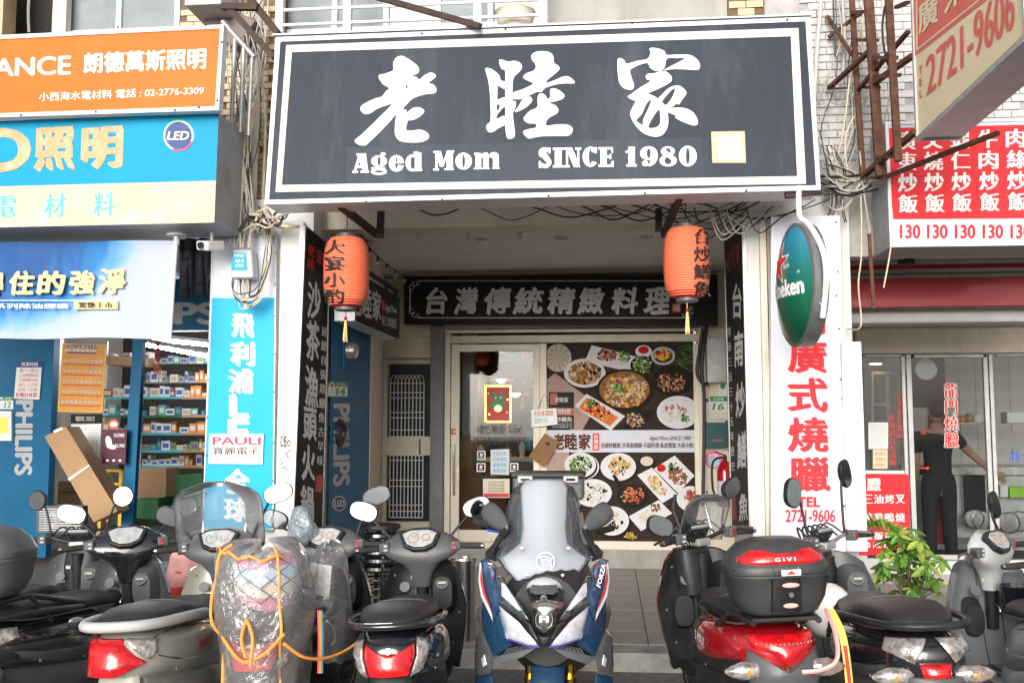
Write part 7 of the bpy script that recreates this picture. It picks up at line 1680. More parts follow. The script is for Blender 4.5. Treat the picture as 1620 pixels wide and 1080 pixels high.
        g = G(); g.box((0, .985, .985), (.16, .05, .085), (rad(35), 0, 0)); B(g, 'meter_case', 'plas', bevel=.015); g = G(); g.box((0, .962, 1.0), (.13, .012, .06), (rad(35), 0, 0)); B(g, 'instrument_dial', 'dial', bevel=.004)
        g = G()
        for k in range(6): x = -.18+.07*k; g.tube(smooth_pts([(x, .94, .98), (x*.8, 1.03, 1.04), (x*.4, 1.05, .95), (0, 1.0, .82)], 5), .0055, 5)
        B(g, 'brake_hose', 'cable', smooth=60, kind='stuff')
        B(G().loft([hring(.66, .10, .07, 1.0), hring(.80, .12, .09, 1.02), hring(.90, .11, .07, 1.03)]), 'headlight_case', 'plas', smooth=50)
    for s_ in (-1, 1):
        B(G().tube([V((s_*.225, .925, .968)), V((s_*.36, .885, .965))], .0175, 12), 'grip', 'rubber', smooth=60)
        B(G().tube([V((s_*.36, .885, .965)), V((s_*.375, .881, .965))], .014, 10), 'bar_end', 'chrome', smooth=60)
        sw = B(G().box((s_*.205, .915, .972), (.062, .06, .056), (0, 0, s_*.2)), 'switch_box', 'plas2', bevel=.01)
        B(G().box((s_*.20, .882, .985), (.018, .008, .012)).box((s_*.20, .882, .962), (.022, .008, .01)), 'switch', 'ltgrey' if s_ < 0 else 'tail', sw)
        B(G().tube(smooth_pts([(s_*.19, .97, .965), (s_*.26, .985, .962), (s_*.35, .955, .955)], 4), .007, 6), 'brake_lever', 'chrome' if bars != 'cover' else 'plas2', smooth=60)
    for s_, (on, dx, *rest) in zip((-1, 1), mirrors):
        if not on: continue
        mx, mz = .285+dx, 1.155+(rest[0] if rest else 0)
        mz += .03; c = V((s_*mx, .97, mz))
        B(G().tube(smooth_pts([(s_*.175, .935, .99), (s_*.185, .95, 1.03), (s_*(mx-.06), .97, mz-.06), (s_*(mx-.02), .975, mz-.02)], 4), .0075, 8), 'mirror_stem', 'plas', smooth=60)
        B(G().tube([V((s_*.175, .935, .975)), V((s_*.178, .938, 1.005))], [.02, .012], 10), 'rubber_boot', 'rubber', smooth=60)
        e = Euler((0, rad(-18*s_), rad(8*s_))).to_matrix(); rx, rz = (.085, .052) if mshape == 'oval' else (.062, .062) if mshape == 'round' else (.058, .078)
        nn = e @ V((0, -1, .0)); tx, tz = e @ V((1, 0, 0)), e @ V((0, 0, 1))
        up = rad(RD.choice((1, 3, 5, 8)))
        tz2 = tz*math.cos(up)+nn*-math.sin(up)*1; nn2 = (nn*math.cos(up)+tz*math.sin(up))
        rg = []
        ex = 2.0 if mshape == 'round' else 2.6
        for off, k_ in ((.006, 1.0), (-.004, 1.04), (-.02, .95), (-.034, .6), (-.04, .15)):
            rg.append([c+nn2*off+tx*rx*k_*math.copysign(abs(math.cos(a))**(2/ex), math.cos(a))+tz2*rz*k_*math.copysign(abs(math.sin(a))**(2/ex), math.sin(a)) for a in [2*math.pi*k/24 for k in range(24)]])
        mh = B(G().loft(rg), 'mirror', 'plas' if s_ not in mdark else 'plas', smooth=50)
        B(G().add([c+nn2*.0075+tx*rx*.93*math.copysign(abs(math.cos(a))**(2/ex), math.cos(a))+tz2*rz*.93*math.copysign(abs(math.sin(a))**(2/ex), math.sin(a)) for a in [2*math.pi*k/24 for k in range(24)]], [tuple(range(24))]), 'mirror_glass', mglass, mh)
    if screen:
        hs_, wd_ = screen; NU, NV = 14, 10; g = G(); rings = []
        for j in range(NV+1):
            v = j/NV; w0 = wd_*(1-.0*v)*(1 if v < .7 else math.sqrt(max(0, 1-((v-.7)/.31)**2)))
            rings.append([V((w0*(2*i/NU-1), 1.06-.10*v-.10*(2*i/NU-1)**2, .93+hs_*v)) for i in range(NU+1)])
        sc_ = B(g.loft(rings, cap=False, closed=False), 'windscreen', 'pglass', smooth=80, solid=.003, fixn=False)
        E_ = [r[0] for r in rings]+list(reversed([r[-1] for r in rings])); g = G(); g.tube(E_, .004, 5); B(g, 'screen_edge', 'plas2', sc_, smooth=60)
        for s_ in (-1, 1): B(G().tube([V((s_*.12, .97, .97)), V((s_*.13, 1.02, 1.12)), V((s_*.13, 1.0, 1.2))], .007, 6), 'screen_bracket', 'chrome', smooth=60)
    if box:
        bm, bz, band, s3 = box; by = -.46
        K = lambda a: V(a); H0 = hring
        def hring_(z, hx, hy, yc, n=20, e=2.6): return H0(bz+(z-bz)*s3, hx*s3, hy*s3, yc, n, e)
        lo = B(MB().loft([hring_(bz, .17, .14, by, 32, 3.4), hring_(bz+.02, .20, .165, by, 32, 3.4), hring_(bz+.09, .237, .19, by, 32, 3.4), hring_(bz+.195, .258, .205, by, 32, 3.4), hring_(bz+.20, .262, .21, by, 32, 3.4), hring_(bz+.212, .262, .21, by, 32, 3.4)]), 'top_box', bm, smooth=40)
        li = B(MB().loft([hring_(bz+.215, .262, .21, by, 32, 3.4), hring_(bz+.245, .265, .212, by, 32, 3.4), hring_(bz+.255, .258, .207, by, 32, 3.4), hring_(bz+.31, .235, .185, by, 32, 3.2), hring_(bz+.355, .19, .15, by, 32, 3), hring_(bz+.38, .12, .10, by, 32, 2.6), hring_(bz+.385, .03, .03, by, 32, 2)]), 'top_box_lid', bm, lo, smooth=40)
        LR = [(.21, .262, .21), (.245, .265, .212), (.255, .258, .207), (.31, .235, .185), (.355, .19, .15), (.38, .12, .10)]
        def ys(x, z):
            q = min(max(z-bz, .211), .379)
            for (z0, a0, b0), (z1, a1, b1) in zip(LR, LR[1:]):
                if z0 <= q <= z1: u = (q-z0)/(z1-z0); hx_, hy_ = lerp(a0, a1, u), lerp(b0, b1, u)
            return V((x*s3, by-hy_*s3*max(.05, 1-min(.97, abs(x)/hx_)**3.3)**(1/3.3), bz+(z-bz)*s3))
        if band:
            g = MB(); patch(g, [(-.232, bz+.275), (-.222, bz+.305), (-.16, bz+.338), (-.10, bz+.338), (-.07, bz+.322), (.07, bz+.322), (.10, bz+.338), (.16, bz+.338), (.222, bz+.305), (.232, bz+.275), (.12, bz+.266), (-.12, bz+.266)], ys, .010, .01); B(g, 'reflector_band', 'tail', smooth=50)
            g = MB(); ltext(g, 'G I V I', ys(-.052, bz+.285)+V((0, -.018, 0)), (1, 0, 0), (0, .5, 1), .08, .015, 1, .03); B(g, 'lettering', 'paper')
            g = MB(); patch(g, [(-.07, bz+.258), (.07, bz+.258), (.06, bz+.222), (-.06, bz+.222)], ys, -.004, .02); B(g, 'handle_recess', 'pblack', smooth=50)
        g = MB(); g.loft([H0(bz+.02, .06, .02, by-.165*s3, 12, 4), H0(bz+.10*s3, .06, .02, by-.192*s3, 12, 4), H0(bz+.20*s3, .058, .02, by-.205*s3, 12, 4)]); B(g, 'latch_panel', 'plas', smooth=40)
        if band:
            B(MB().box((0, by-.232, bz+.185), (.075, .006, .022)), 'sticker', 'plate'); g = MB(); g.prism([V((-.02, by-.236, bz+.178)), V((.02, by-.236, bz+.178)), V((0, by-.236, bz+.193))], (0, -.001, 0)); B(g, 'sticker_print', 'redl')
            B(MB().ball((0, by-.218, bz+.135), (.035, .008, .010), 12).ball((0, by-.20, bz+.055), (.030, .008, .010), 12), 'latch_button', 'pinkbag', smooth=60)
            B(MB().lathe([(.011, 0), (.010, .004), (.001, .004)], (0, by-.214, bz+.098), 14, rot=(rad(90), 0, 0)), 'lock', 'chrome', smooth=40)
        for s_ in (-1, 1):
            B(MB().tube(smooth_pts([(s_*.19, .10, .76), (s_*.20, -.1, .80), (s_*.16, -.35, bz-.02), (s_*.13, -.58, bz-.02)], 4), .013, 8), 'rack_bar', 'plas', smooth=60)
            B(MB().tube([V((s_*.19, -.2, .72)), V((s_*.17, -.35, bz-.02))], .011, 8), 'rack_bar', 'plas', smooth=60)
        B(MB().box((0, -.46, bz-.012), (.26, .24, .016)), 'rack_plate', 'plas', bevel=.004)
    return t, B, MM
D0 = 4.95
# far left: naked-bar scooter with a grey top box
tA, BA, _ = scooter('black scooter at the far left edge with naked handlebars and round mirrors', -3.30, 5.10, bars='naked', mshape='round', mirrors=((1, .0, .03), (1, .0, .04)), tail='wide', low='plas2', lean=2)
tB, BB, _ = scooter('black scooter with a grey top box, second from the left', -2.86, 4.90, steer=20, box=('plas2', .88, False, .85), cover='pblack', gauge=0, tail='side', low='plas2', mirrors=((1, .03, -.02), (1, .04, -.03)), paint='pblack', lean=3, front='pblue')
tC, BC, _ = scooter('silver grey scooter with a big red tail lamp and a clear windscreen', -2.17, 4.80, head=4, steer=0, paint='psilver', low='psilver', cover='plas2', tail='block', rail='ltgrey', side_text='Pocket V', gauge=2, screen=(.42, .26), mirrors=((1, .03, -.03), (1, .05, .08)), front='psilver')
tD, BD_, _ = scooter('black scooter wrapped in a clear rain cover with orange edging', -1.60, 4.98, head=3, tail='wide', steer=-6, mirrors=((1, .05, -.06), (1, .02, .06)))
tE, BE, _ = scooter('black scooter left of the blue one, with red tail lamp between clear indicators', -.99, 4.93, head=5, tail='wide', mirrors=((1, .05, .0), (1, .05, 0)), rail='pblack', paint='pblack', cover='plas2')
tG, BG, _ = scooter('red scooter with a large black top box', .69, 4.98, head=7, paint='pred', front='pred', bars='naked', steer=36, tail='led', pods=True, box=('plas3', .815, True, .77), screen=(.26, .18), mirrors=((1, .0, -.14), (1, .02, .02)), side_text='S MAX', rail=None, sc=1.07)
tH, BH, _ = scooter('black and grey scooter with a white helmet, right of the red scooter', 1.33, 4.95, head=3, paint='pblack', low='plas2', bars='chrome', steer=44, tail='side', pods=True, mshape='tall', mirrors=((1, -.03, .05), (1, .0, .12)), side_text='SMAX', rail='plas', sc=1.06)
tI, BI_, _ = scooter('pale grey scooter with a single mirror at the right end of the row', 2.27, 5.12, head=4, paint='pgrey', low='pgrey', front='pgrey', cover='ltgrey', steer=42, mirrors=((0, 0), (1, -.09, .02)), mshape='tall', tail='wide', rail='pgrey')
tJ, BJ, _ = scooter('black scooter at the right edge with only its seat and tail in view', 2.42, 4.55, head=0, paint='plas', tail='wide', mirrors=((0, 0), (0, 0)))

# small company plate on the mudguard of the black and grey scooter, emblem of the red one
g = MB().box((-.0, -.625, .46), (.11, .004, .045), (rad(-14), 0, 0)); BH(g, 'name_plate', 'redl'); g = MB(); ltext(g, '光陽機車', (-.045, -.630, .463), (1, 0, 0), (0, -.24, 1), .09, .014, 1, .02); ltext(g, '2-2263-9229', (-.045, -.627, .445), (1, 0, 0), (0, -.24, 1), .09, .010, 0, .02); BH(g, 'name_lettering', 'paper')
g = MB().torus((0, -.555, .60), .02, .003, rot=(rad(80), 0, 0), n=16, k=5); 
for k in range(3): g.bar((0, -.556, .60), (.018*math.cos(k*2.094+1.57), -.556, .60+.018*math.sin(k*2.094+1.57)), .003)
BG(g, 'emblem', 'gold')
BE(MB().lathe([(.013, 0), (.013, .006), (.001, .006)], (0, -.56, .69), 14, rot=(rad(80), 0, 0)), 'emblem', 'chrome')
# pink ribbon and yellow strap on the red scooter
Wp = lambda t, p: PM[t.name] @ V(p)
cable('ribbon', [Wp(tG, p) for p in ((.05, -.58, .60), (.12, -.60, .61), (.19, -.58, .64), (.22, -.50, .72), (.22, -.40, .80))], .010, 'pinkbag', 'pink ribbon tied from the tail of the red scooter up to its rack', cat='ribbon')
yst = mat('yellow_strap', (.80, .60, .12), .6, var=.2)
t = thing('strap', 'yellow warning strap with red print hanging between the red and the black scooter', 'strap', Wp(tG, (.27, -.45, .1)))
P_ = smooth_pts([Wp(tG, p) for p in ((.24, -.40, .80), (.262, -.46, .70), (.268, -.48, .5), (.265, -.47, .3), (.27, -.45, .12))], 5)
g = MB(); g.loft([[p+V((-.016, 0, 0)), p+V((.016, .004, 0)), p+V((.016, .008, 0)), p+V((-.016, .004, 0))] for p in P_]).build('webbing', yst, t)
g = MB(); g.loft([[p+V((-.007, -.003, 0)), p+V((.008, -.001, 0)), p+V((.008, .0, 0)), p+V((-.007, -.001, 0))] for p in P_[6:11]]).build('print', M['redl'], t)
# helmet hanging on the black-grey scooter
hc = Wp(tH, (-.17, .36, .70)); t = thing('helmet', 'white helmet hanging on the left side of the black and grey scooter', 'helmet', hc-V((0, 0, .13)))
MB().ball(hc, (.125, .135, .14), 22, rot=(0, rad(20), 0)).build('shell', M['trunk'], t, smooth=70); MB().ball(hc+V((.035, -.03, -.02)), (.11, .12, .125), 18).build('lining', M['cloth'], t, smooth=70)
# black helmet / mug bucket at the right edge
c = at(1612, 950, 5.9); MB().lathe([(.085, 0), (.10, .10), (.105, .135), (.095, .135), (.08, .02)], c-V((0, 0, .05)), 24).build('bucket', M['pblack'], label='black open helmet bucket behind the right edge scooter', cat='bucket', smooth=40)

# ---- the wrapped luggage on the fourth scooter
lc = Wp(tD, (.0, -.36, .80))
tb = thing('luggage_bundle', 'striped white and pink bundle under a black net on the wrapped scooter', 'luggage', lc)
g = MB(); RR = random.Random(31); rings = []
prof = [(a*.80, b*.74) for a, b in [(.02, .10), (.05, .165), (.12, .20), (.2, .205), (.28, .195), (.34, .16), (.385, .09), (.40, .03)]]
def lump(a, z, r): return r*(1+.06*math.sin(3*a+z*9)+.05*math.sin(5*a-z*14)+.03*math.sin(9*a+z*30))
for z, r in prof: rings.append([lc+V((lump(a, z, r)*1.0*math.cos(a), lump(a, z, r)*.80*math.sin(a), z+.012*math.sin(2*a+z*9))) for a in [2*math.pi*k/28 for k in range(28)]])
pkm = [mat('bundle_'+n, c, .7, var=.1, bump=.4, bs=18) for n, c in (('white', (.74, .70, .68)), ('pink', (.62, .14, .30)), ('beige', (.62, .55, .46)), ('blue', (.42, .58, .74)))]
for i, mi in zip(range(len(rings)-1), (2, 1, 2, 3, 1, 0, 0)):
    g.loft([rings[i], rings[i+1]], cap=False, mi=mi)
g.build('cloth_bundle', pkm, tb, smooth=80, sub=1)
g = MB()
for k in range(11):
    for sg in (1, -1):
        P_ = []
        for j in range(14):
            v = j/13; z = (.03+.34*v)*.80; a = 2*math.pi*k/11+sg*v*2.2; r = .76*(.01+max(.02, (.21*(1-abs(2*v-1)**3)**.45)))
            P_.append(lc+V((lump(a, z, r)*1.02*math.cos(a), lump(a, z, r)*.82*math.sin(a), z)))
        g.tube(P_, .0028, 4)
g.build('net', M['cable'], tb, kind='stuff', smooth=60)
# rain cover: two crumpled skins of clear film with an orange hem
cov = thing('rain_cover', 'crumpled clear plastic rain cover with orange hem over the fourth scooter', 'rain cover', Wp(tD, (0, -.2, .45)))
def film(cx, cy, prof_, ax, ay, seed, n=40):
    R2 = random.Random(seed); ph_ = [R2.uniform(0, 6) for _ in range(8)]; rings = []
    for z, r in prof_:
        ring_ = []
        for k in range(n):
            a = 2*math.pi*k/n; cr = 1+.05*math.sin(3*a+ph_[0]+z*8)+.045*math.sin(7*a+ph_[1]-z*15)+.03*math.sin(13*a+ph_[2]+z*24)+.02*math.sin(19*a+z*40)
            ring_.append(Wp(tD, (cx+r*ax*cr*math.cos(a), cy+r*ay*cr*math.sin(a), z+.02*math.sin(2*a+ph_[3])+.012*math.sin(11*a))))
        rings.append(ring_)
    return rings
r1 = film(.0, -.36, [(.40, 1.05), (.48, 1.05), (.58, 1.08), (.70, 1.12), (.78, 1.2), (.90, 1.18), (.98, 1.14), (1.04, 1.1), (1.09, 1.0), (1.12, .78), (1.125, .45), (1.12, .2), (1.118, .05)], .19, .21, 4)
MB().loft(r1, cap=False).build('clear_film', M['bag'], cov, smooth=80, sub=1, fixn=False)
r2 = film(.20, .12, [(.50, 1.3), (.60, 1.3), (.72, 1.2), (.82, 1.15), (.92, 1.1), (1.0, 1.0), (1.03, .8), (1.05, .5), (1.05, .1)], .085, .19, 9)
MB().loft(r2, cap=False).build('clear_film', M['bag'], cov, smooth=80, sub=1, fixn=False)
it = thing('bag', 'dark bag with a white sheet under the clear cover beside the striped bundle', 'bag', Wp(tD, (.20, .12, .72)))
MB().ball(Wp(tD, (.20, .12, .82)), (.085, .14, .13), 16).build('dark_bag', M['cloth'], it, smooth=70)
MB().box(Wp(tD, (.19, -.05, .90)), (.11, .012, .16), (rad(12), rad(8), 0)).build('white_sheet', M['plate'], it, bevel=.004)
ohem = mat('orange_hem', (.90, .36, .08), .55, var=.1)
g = MB(); n_ = len(r1[0])
def colm(k, a=0, b=None): return [r[k % n_]*1.0 for r in r1[a:b]]
for k in (24, 34): g.tube(smooth_pts(colm(k, 0, 10), 3), .007, 6)
g.tube(r1[8][20:36], .007, 6)
for seq in (((-.12, -.60, .74), (-.05, -.63, .66), (.0, -.64, .64), (.08, -.63, .67), (.15, -.58, .74)), ((.0, -.63, .82), (-.02, -.645, .74), (.0, -.65, .66)), ((.0, -.63, .82), (.03, -.645, .74), (.02, -.65, .62)), ((.15, -.58, .70), (.22, -.5, .62), (.30, -.35, .585), (.38, -.15, .60), (.42, 0, .66))):
    g.tube(smooth_pts([Wp(tD, p) for p in seq], 5), .008, 6)
g.build('orange_hem', ohem, cov, smooth=60)
g = MB(); P_ = [Wp(tD, p) for p in ((.26, -.35, .80), (.265, -.37, .68), (.26, -.38, .52))]
for i, m_ in enumerate((0, 1, 2)): g.loft([[p+V((-.014+i*.009, 0, 0)), p+V((-.005+i*.009, 0, 0)), p+V((-.005+i*.009, .003, 0)), p+V((-.014+i*.009, .003, 0))] for p in P_], mi=m_)
g.build('strap', [M['redl'], mat('strap_orange', (.5, .22, .03), .8), mat('strap_blue', (.03, .16, .22), .8)], label='rainbow striped strap hanging at the side of the wrapped scooter', cat='strap')
# crumpled bag on its dial
bc = Wp(tD, (-.14, .88, 1.02)); g = MB(); rings = []
for z, r in ((-.05, .05), (-.02, .085), (.03, .09), (.08, .075), (.12, .055), (.16, .06), (.19, .03)): rings.append([bc+V((r*(1+.25*math.sin(3*a+z*30)+.15*math.sin(7*a))*math.cos(a), r*(1+.2*math.sin(4*a+z*40))*math.sin(a), z)) for a in [2*math.pi*k/24 for k in range(24)]])
g.loft(rings).build('plastic_bag', clear_mat('blue_grey_bag', (.62, .70, .74), .12, haze=.30, hcol=(.45, .55, .60), rough=.1, wrinkle=1), label='crumpled blue grey plastic bag stuffed by the dial of the wrapped scooter', cat='bag', smooth=50, sub=1)

# ================================================================== THE BLUE SCOOTER, FACING THE STREET
FY = 4.78
def FP(dx, zy, off=0, D=None):
    D = D if D is not None else FY+.34*(abs(dx)/330)**1.7+.80*(max(0, 700-zy)/630)**1.1
    D += off
    return at(720+(447+dx)/3.176, 740+zy/3.176, D)
tF = thing('scooter', 'blue maxi scooter facing the street, with tall windscreen and gold fork legs', 'scooter', (FP(0, 700).x, 5.2, 0), (0, 0, 0), 'scooters parked in a row along the kerb')
def F_(g, nm, m, par=None, **k): return g.build(nm, M[m] if isinstance(m, str) else m, par or tF, **k)
def fpan(P_, nm, m, off=0, bulge=.015, th=.03, both=True, par=None, D=None, sub=3, **k):
    outs = []
    for s_ in ((1, -1) if both else (1,)):
        g = MB(); patch(g, [(s_*a, b) for a, b in P_], lambda x, z: FP(x, z, off, D), bulge, th, sub=sub); outs.append(F_(g, nm, m, par, smooth=32, **k))
    return outs
carb = mat('carbon_panel', (.10, .105, .11), .3, var=.3, vs=30, coat=1)
bl2 = mat('blue_matt_trim', (.018, .055, .12), .35, .2, coat=.4)
lensw = mat('headlamp_lens', (.88, .90, .98), .08, .25, var=.25, vs=18, coat=1, bump=.25, bs=30)
lensd = mat('dark_headlamp', (.10, .13, .13), .08, .4, var=.6, vs=22, coat=1)
# dark inner mass
g = MB(); g.loft([[V((FP(0, 700).x+hw*math.cos(a), D, zc+hh*math.sin(a))) for a in [2*math.pi*k/20 for k in range(20)]] for D, zc, hw, hh in ((4.98, .72, .18, .22), (5.1, .72, .25, .28), (5.5, .62, .27, .30), (5.9, .55, .22, .26), (6.3, .62, .24, .18), (6.75, .76, .16, .10))]); F_(g, 'inner_body', 'plas', smooth=60)
g = MB(); cx_ = FP(0, 700).x
g.loft([[V((cx_+hw*math.cos(a), D, zc+hh*math.sin(a))) for a in [2*math.pi*k/20 for k in range(20)]] for D, zc, hw, hh in ((5.65, .74, .12, .06), (5.8, .78, .17, .08), (6.2, .80, .18, .09), (6.6, .86, .16, .08), (6.8, .88, .08, .04))]); F_(g, 'seat', 'seat', smooth=60)
wt_ = tF
for yy in (5.22, 6.62):
    w_ = MB().lathe([(.17, -.05), (.22, -.06), (.265, -.045), (.28, -.018), (.28, .018), (.265, .045), (.22, .06), (.17, .05)], (cx_, yy, .28), 36, rot=(0, rad(90), 0)).build('wheel', M['rubber'], tF, smooth=50)
    MB().lathe([(.165, -.05), (.175, -.055), (.175, .055), (.165, .05)], (cx_, yy, .28), 28, rot=(0, rad(90), 0)).build('rim', M['galv'], w_, smooth=40)
for dx in (-66, 128):
    a, b = FP(dx, 930, D=5.08), FP(dx, 1320, D=5.16); MB().tube([a+V((0, 0, .05)), b], .030, 16).build('fork_leg', M['gold'], tF, smooth=60); MB().tube([FP(dx, 1045, D=5.08), FP(dx, 1100, D=5.09)], .034, 16).build('fork_collar', M['gold'], tF, smooth=40)
g = MB(); g.loft([[V((cx_+.085*math.cos(b), 5.22+.30*math.cos(a)*(.9+.1*math.sin(b)), .28+.30*math.sin(a)*(.88+.12*math.sin(b)))) for b in [math.pi*k/8 for k in range(9)]]+[V((cx_+.07*math.cos(b), 5.22+.29*math.cos(a)*(.88+.1*math.sin(b)), .28+.29*math.sin(a)*(.88+.1*math.sin(b)))) for b in [math.pi*k/8 for k in range(8, -1, -1)]] for a in [rad(50+14*k) for k in range(10)]]); F_(g, 'front_mudguard', bl2, smooth=50)
# fairing
fpan([(225, 690), (178, 862), (160, 885), (255, 948), (298, 905), (313, 740), (308, 645), (280, 640)], 'side_fairing', 'pblue', off=.02, bulge=.02)
fpan([(243, 495), (292, 455), (325, 465), (330, 560), (318, 640), (272, 720), (258, 770), (222, 702), (215, 640), (245, 560)], 'shoulder_fairing', 'pblue', off=-.01, bulge=.02)
fpan([(322, 470), (330, 560), (318, 640), (290, 700), (258, 768), (262, 735), (298, 650), (312, 560), (316, 480)], 'white_stripe', 'plate', off=-.04, bulge=.004, th=.01)
fpan([(318, 500), (322, 560), (308, 630), (268, 715), (272, 690), (300, 620), (312, 560)], 'red_stripe', 'redl', off=-.05, bulge=.003, th=.006)
fpan([(248, 530), (262, 500), (270, 480), (268, 540), (258, 555)], 'wing_emblem', 'redl', off=-.045, bulge=.003, th=.006); fpan([(250, 525), (262, 505), (266, 520), (258, 545)], 'wing_print', 'cyan2', off=-.055, bulge=.002, th=.004)
for s_, a in ((1, rad(75)), (-1, rad(-75))):
    g = MB(); o_ = FP(s_*283, 600 if s_ > 0 else 478, -.06); ltext(g, 'FORZA', o_, (math.cos(a), 0, math.sin(a)) if s_ > 0 else (-.12, 0, -1) if False else (math.cos(a), 0, math.sin(a)), (-math.sin(a), 0, math.cos(a)), .115, .022, 1, .03, slant=.2); F_(g, 'lettering', 'plate')
fpan([(338, 725), (308, 642), (300, 650), (313, 742), (300, 820), (320, 800)], 'outer_wing', carb, off=.05, bulge=.01)
fpan([(342, 850), (310, 815), (255, 950), (270, 1030), (342, 1042), (350, 980)], 'lower_wing', carb, off=.0, bulge=.012)
fpan([(300, 935), (318, 960), (308, 1000), (290, 985)], 'indicator', lensw, off=-.03, bulge=.006, th=.01)
fpan([(262, 1030), (345, 1045), (350, 1250), (240, 1260)], 'lower_fairing', 'pblue', off=.03, bulge=.02)
fpan([(228, 640), (235, 545), (215, 545), (120, 690), (75, 765), (100, 760), (226, 682)], 'upper_headlamp', lensd, off=.0, bulge=.010)
fpan([(214, 640), (214, 575), (195, 585), (110, 715), (130, 715)], 'lamp_reflector', lensw, off=-.02, bulge=.006, th=.01)
fpan([(232, 685), (78, 790), (28, 888), (60, 895), (182, 855)], 'headlamp', lensw, off=-.012, bulge=.018)
fpan([(234, 680), (226, 690), (76, 796), (30, 892), (20, 890), (70, 784), (222, 680)], 'lamp_brow', 'pblack', off=-.03, bulge=.004, th=.012)
fpan([(182, 855), (60, 897), (26, 892), (24, 900), (62, 905), (186, 862)], 'lamp_underline', mat('violet_trim', (.08, .07, .35), .3, coat=1), off=-.035, bulge=.003, th=.01)
fpan([(-62, 680), (-55, 740), (-58, 800), (0, 832), (58, 800), (60, 740), (100, 680), (30, 665), (-30, 665)], 'nose_badge', 'steel', off=-.02, bulge=.02, both=False)
g = MB(); ltext(g, 'H', FP(-20, 775, -.062), (1, 0, 0), (0, .35, 1), .036, .030, 1, .05); F_(g, 'emblem', 'plate')
g = MB()
for s_ in (-1, 1): g.tube(smooth_pts([FP(s_*12, 804, -.05), FP(s_*36, 790, -.05), FP(s_*42, 755, -.05), FP(s_*34, 730, -.05)], 4), .002, 5)
F_(g, 'laurel', 'galv', smooth=60)
fpan([(-90, 610), (-70, 668), (-40, 700), (40, 700), (78, 668), (98, 610)], 'nose_bay', 'pblack', off=.04, bulge=-.01, both=False)
fpan([(-62, 588), (62, 588), (72, 622), (45, 636), (-45, 636), (-72, 622)], 'duct_lip', 'plas2', off=.02, bulge=.02, both=False)
c = FP(-2, 655, -.02); MB().lathe([(.017, -.02), (.017, 0), (.012, .003), (.001, .002)], c, 18, rot=(rad(90), 0, 0)).build('dash_camera', M['plas2'], tF, smooth=40); MB().lathe([(.008, 0), (.001, .003)], c+V((0, -.003, 0)), 12, rot=(rad(90), 0, 0)).build('camera_lens', M['pblack'], tF)
fpan([(-42, 832), (-26, 895), (28, 895), (50, 832), (0, 845)], 'chin', 'plas', off=.0, bulge=.01, both=False)
fpan([(175, 870), (35, 896), (60, 912), (205, 945), (240, 940)], 'mesh_intake', 'pblack', off=.03, bulge=.005)
g = MB()
for s_ in (-1, 1):
    for i in range(7):
        for j in range(3):
            p = FP(s_*(70+i*18+j*6), 897+i*3+j*9, .015); g.torus(p, .010, .0018, rot=(rad(90), 0, 0), n=6, k=4)
F_(g, 'intake_mesh', 'plas2', kind='stuff')
fpan([(38, 900), (62, 905), (235, 948), (255, 960), (215, 985), (110, 950)], 'chin_spoiler', 'pgrey', off=-.01, bulge=.008)
# windscreen
rows_ = [(62, 70, 5.62), (68, 112, 5.61), (90, 150, 5.57), (160, 176, 5.47), (240, 194, 5.38), (330, 202, 5.27), (400, 224, 5.19), (450, 242, 5.13), (500, 205, 5.07), (560, 150, 5.01), (612, 105, 4.97)]
NU = 16; g = MB(); rings = []
for zy, hw, D in rows_:
    rings.append([FP(hw*(2*i/NU-1), zy+(12 if zy < 100 else 0)*abs(2*i/NU-1)**2-(24 if zy > 600 else 0)*(1-abs(2*i/NU-1)), D=D+.16*(2*i/NU-1)**2*(hw/242)) for i in range(NU+1)])
ws = F_(g.loft(rings, cap=False, closed=False), 'windscreen', clear_mat('tinted_screen', (.42, .46, .50), .10, haze=.10, hcol=(.5, .55, .6)), smooth=80, solid=.004, fixn=False)
g = MB(); rings = []
for zy, hw, D in [(60, 70, 5.58), (66, 104, 5.57), (100, 118, 5.52), (200, 112, 5.39), (300, 106, 5.27), (380, 120, 5.17), (430, 190, 5.11), (452, 226, 5.08), (500, 195, 5.03), (560, 142, 4.97), (606, 100, 4.93)]:
    rings.append([FP(hw*(2*i/NU-1), zy-(22 if zy > 600 else 0)*(1-abs(2*i/NU-1)), D=D+.15*(2*i/NU-1)**2*(hw/230)) for i in range(NU+1)])
screen_sheen = clear_mat('sky_sheen_screen', (.90, .94, .98), .20, haze=.36, hcol=(.85, .90, .97), rough=.12, wrinkle=.05)  # milky diffuse share stands in for the sky reflected in the screen
F_(g.loft(rings, cap=False, closed=False), 'screen_extension', screen_sheen, smooth=80, solid=.004, fixn=False)
for dx, zy, D in ((-112, 405, 5.13), (123, 405, 5.13), (-84, 540, 4.96), (93, 540, 4.96)): c = FP(dx, zy, D=D); MB().lathe([(.009, 0), (.008, .006), (.001, .007)], c, 12, rot=(rad(90), 0, 0)).build('screw', M['chrome'], tF, smooth=40)
c = FP(8, 468, D=5.03); g = MB().torus(c, .044, .004, rot=(rad(90), 0, 0), n=28, k=6)
for k in range(4): g.tube(smooth_pts([c+V((-.03+.004*k, -.002, .018-.012*k)), c+V((0, -.002, .022-.013*k)), c+V((.032, -.002, .012-.012*k))], 3), .0035, 5)
F_(g, 'wing_logo', 'plate', smooth=60)
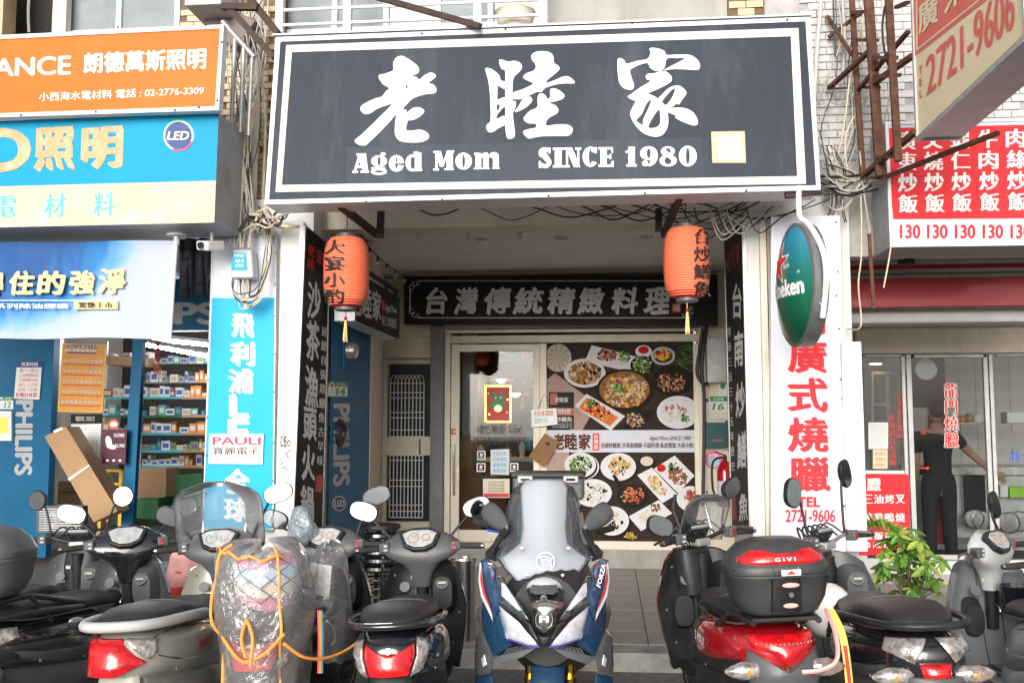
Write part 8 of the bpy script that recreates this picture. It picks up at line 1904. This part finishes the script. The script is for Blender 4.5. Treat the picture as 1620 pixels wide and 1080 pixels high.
# mirrors and stalks
for s_, tip, base in ((-1, (-290, 205), (-186, 305)), (1, (322, 205), (204, 305))):
    a, b = FP(*base, D=5.32), FP(*tip, D=5.50); ax = (b-a); L__ = ax.length; ax.normalize(); up_ = V((0, -1, 0)).cross(ax)*-1; up_ = ax.cross(V((0, 1, 0))).normalized(); dp = ax.cross(up_)
    rings = [[a+ax*L__*u+up_*(h*math.sin(q))+dp*(h*.62*math.cos(q)) for q in [2*math.pi*k/18 for k in range(18)]] for u, h in ((-.02, .012), (.08, .026), (.3, .045), (.55, .056), (.8, .058), (.97, .050), (1.03, .03), (1.05, .008))]
    mh = F_(MB().loft(rings), 'mirror', 'plas2', smooth=70)
    MB().add([a+ax*L__*.62+V((0, .043, 0))+ax*(.07*math.cos(q))+up_*(.045*math.sin(q)) for q in [2*math.pi*k/20 for k in range(20)]], [tuple(range(20))]).build('mirror_glass', M['mirror'], mh)
    F_(MB().tube(smooth_pts([a, FP(s_*222, 350, D=5.34), FP(s_*262, 430, D=5.36)], 4), .018, 10), 'mirror_stalk', 'plas', smooth=60)
fpan([(222, 400), (262, 385), (298, 425), (292, 452), (240, 470)], 'cowl_shoulder', 'plas', off=.16, bulge=.01)
for dx, zy in ((-125, 345), (160, 345)): F_(MB().ball(FP(dx, zy, D=5.42), (.028, .02, .075), 12), 'screen_mount', 'pblack', smooth=60)
a, b = FP(-345, 268, D=5.75), FP(-270, 290, D=5.65); F_(MB().tube([a, b], .019, 12), 'grip', 'rubber', smooth=60); F_(MB().tube([FP(-290, 310, D=5.5), FP(-205, 322, D=5.5)], .007, 8), 'brake_lever', mat('blue_anodised', (.02, .04, .45), .25, .8), smooth=60)
a, b = FP(345, 300, D=5.75), FP(270, 320, D=5.65); F_(MB().tube([a, b], .019, 12), 'grip', 'rubber', smooth=60)
# rear top box behind the seat
a, b = at(811, 790, 6.75), at(923, 747, 6.75)
tbx = MB().bb((a.x, 6.72, a.z), (b.x, 7.05, b.z-.03)).build('top_box', M['plas2'], tF, bevel=.02); MB().bb((a.x-.01, 6.70, b.z-.035), (b.x+.01, 7.07, b.z)).build('top_box_lid', M['plas'], tbx, bevel=.01)
for x in (831, 903): p = at(x, 758, 6.69); MB().box(p, (.10, .03, .045)).build('latch', M['ltgrey'], tbx, bevel=.008); MB().box(p+V((0, -.017, .0)), (.06, .006, .016)).build('latch_slot', M['pblack'], tbx)
F_(MB().bar((cx_, 6.65, .85), (cx_, 6.9, a.z-.0), .12, .05), 'box_mount', 'plas', bevel=.005)
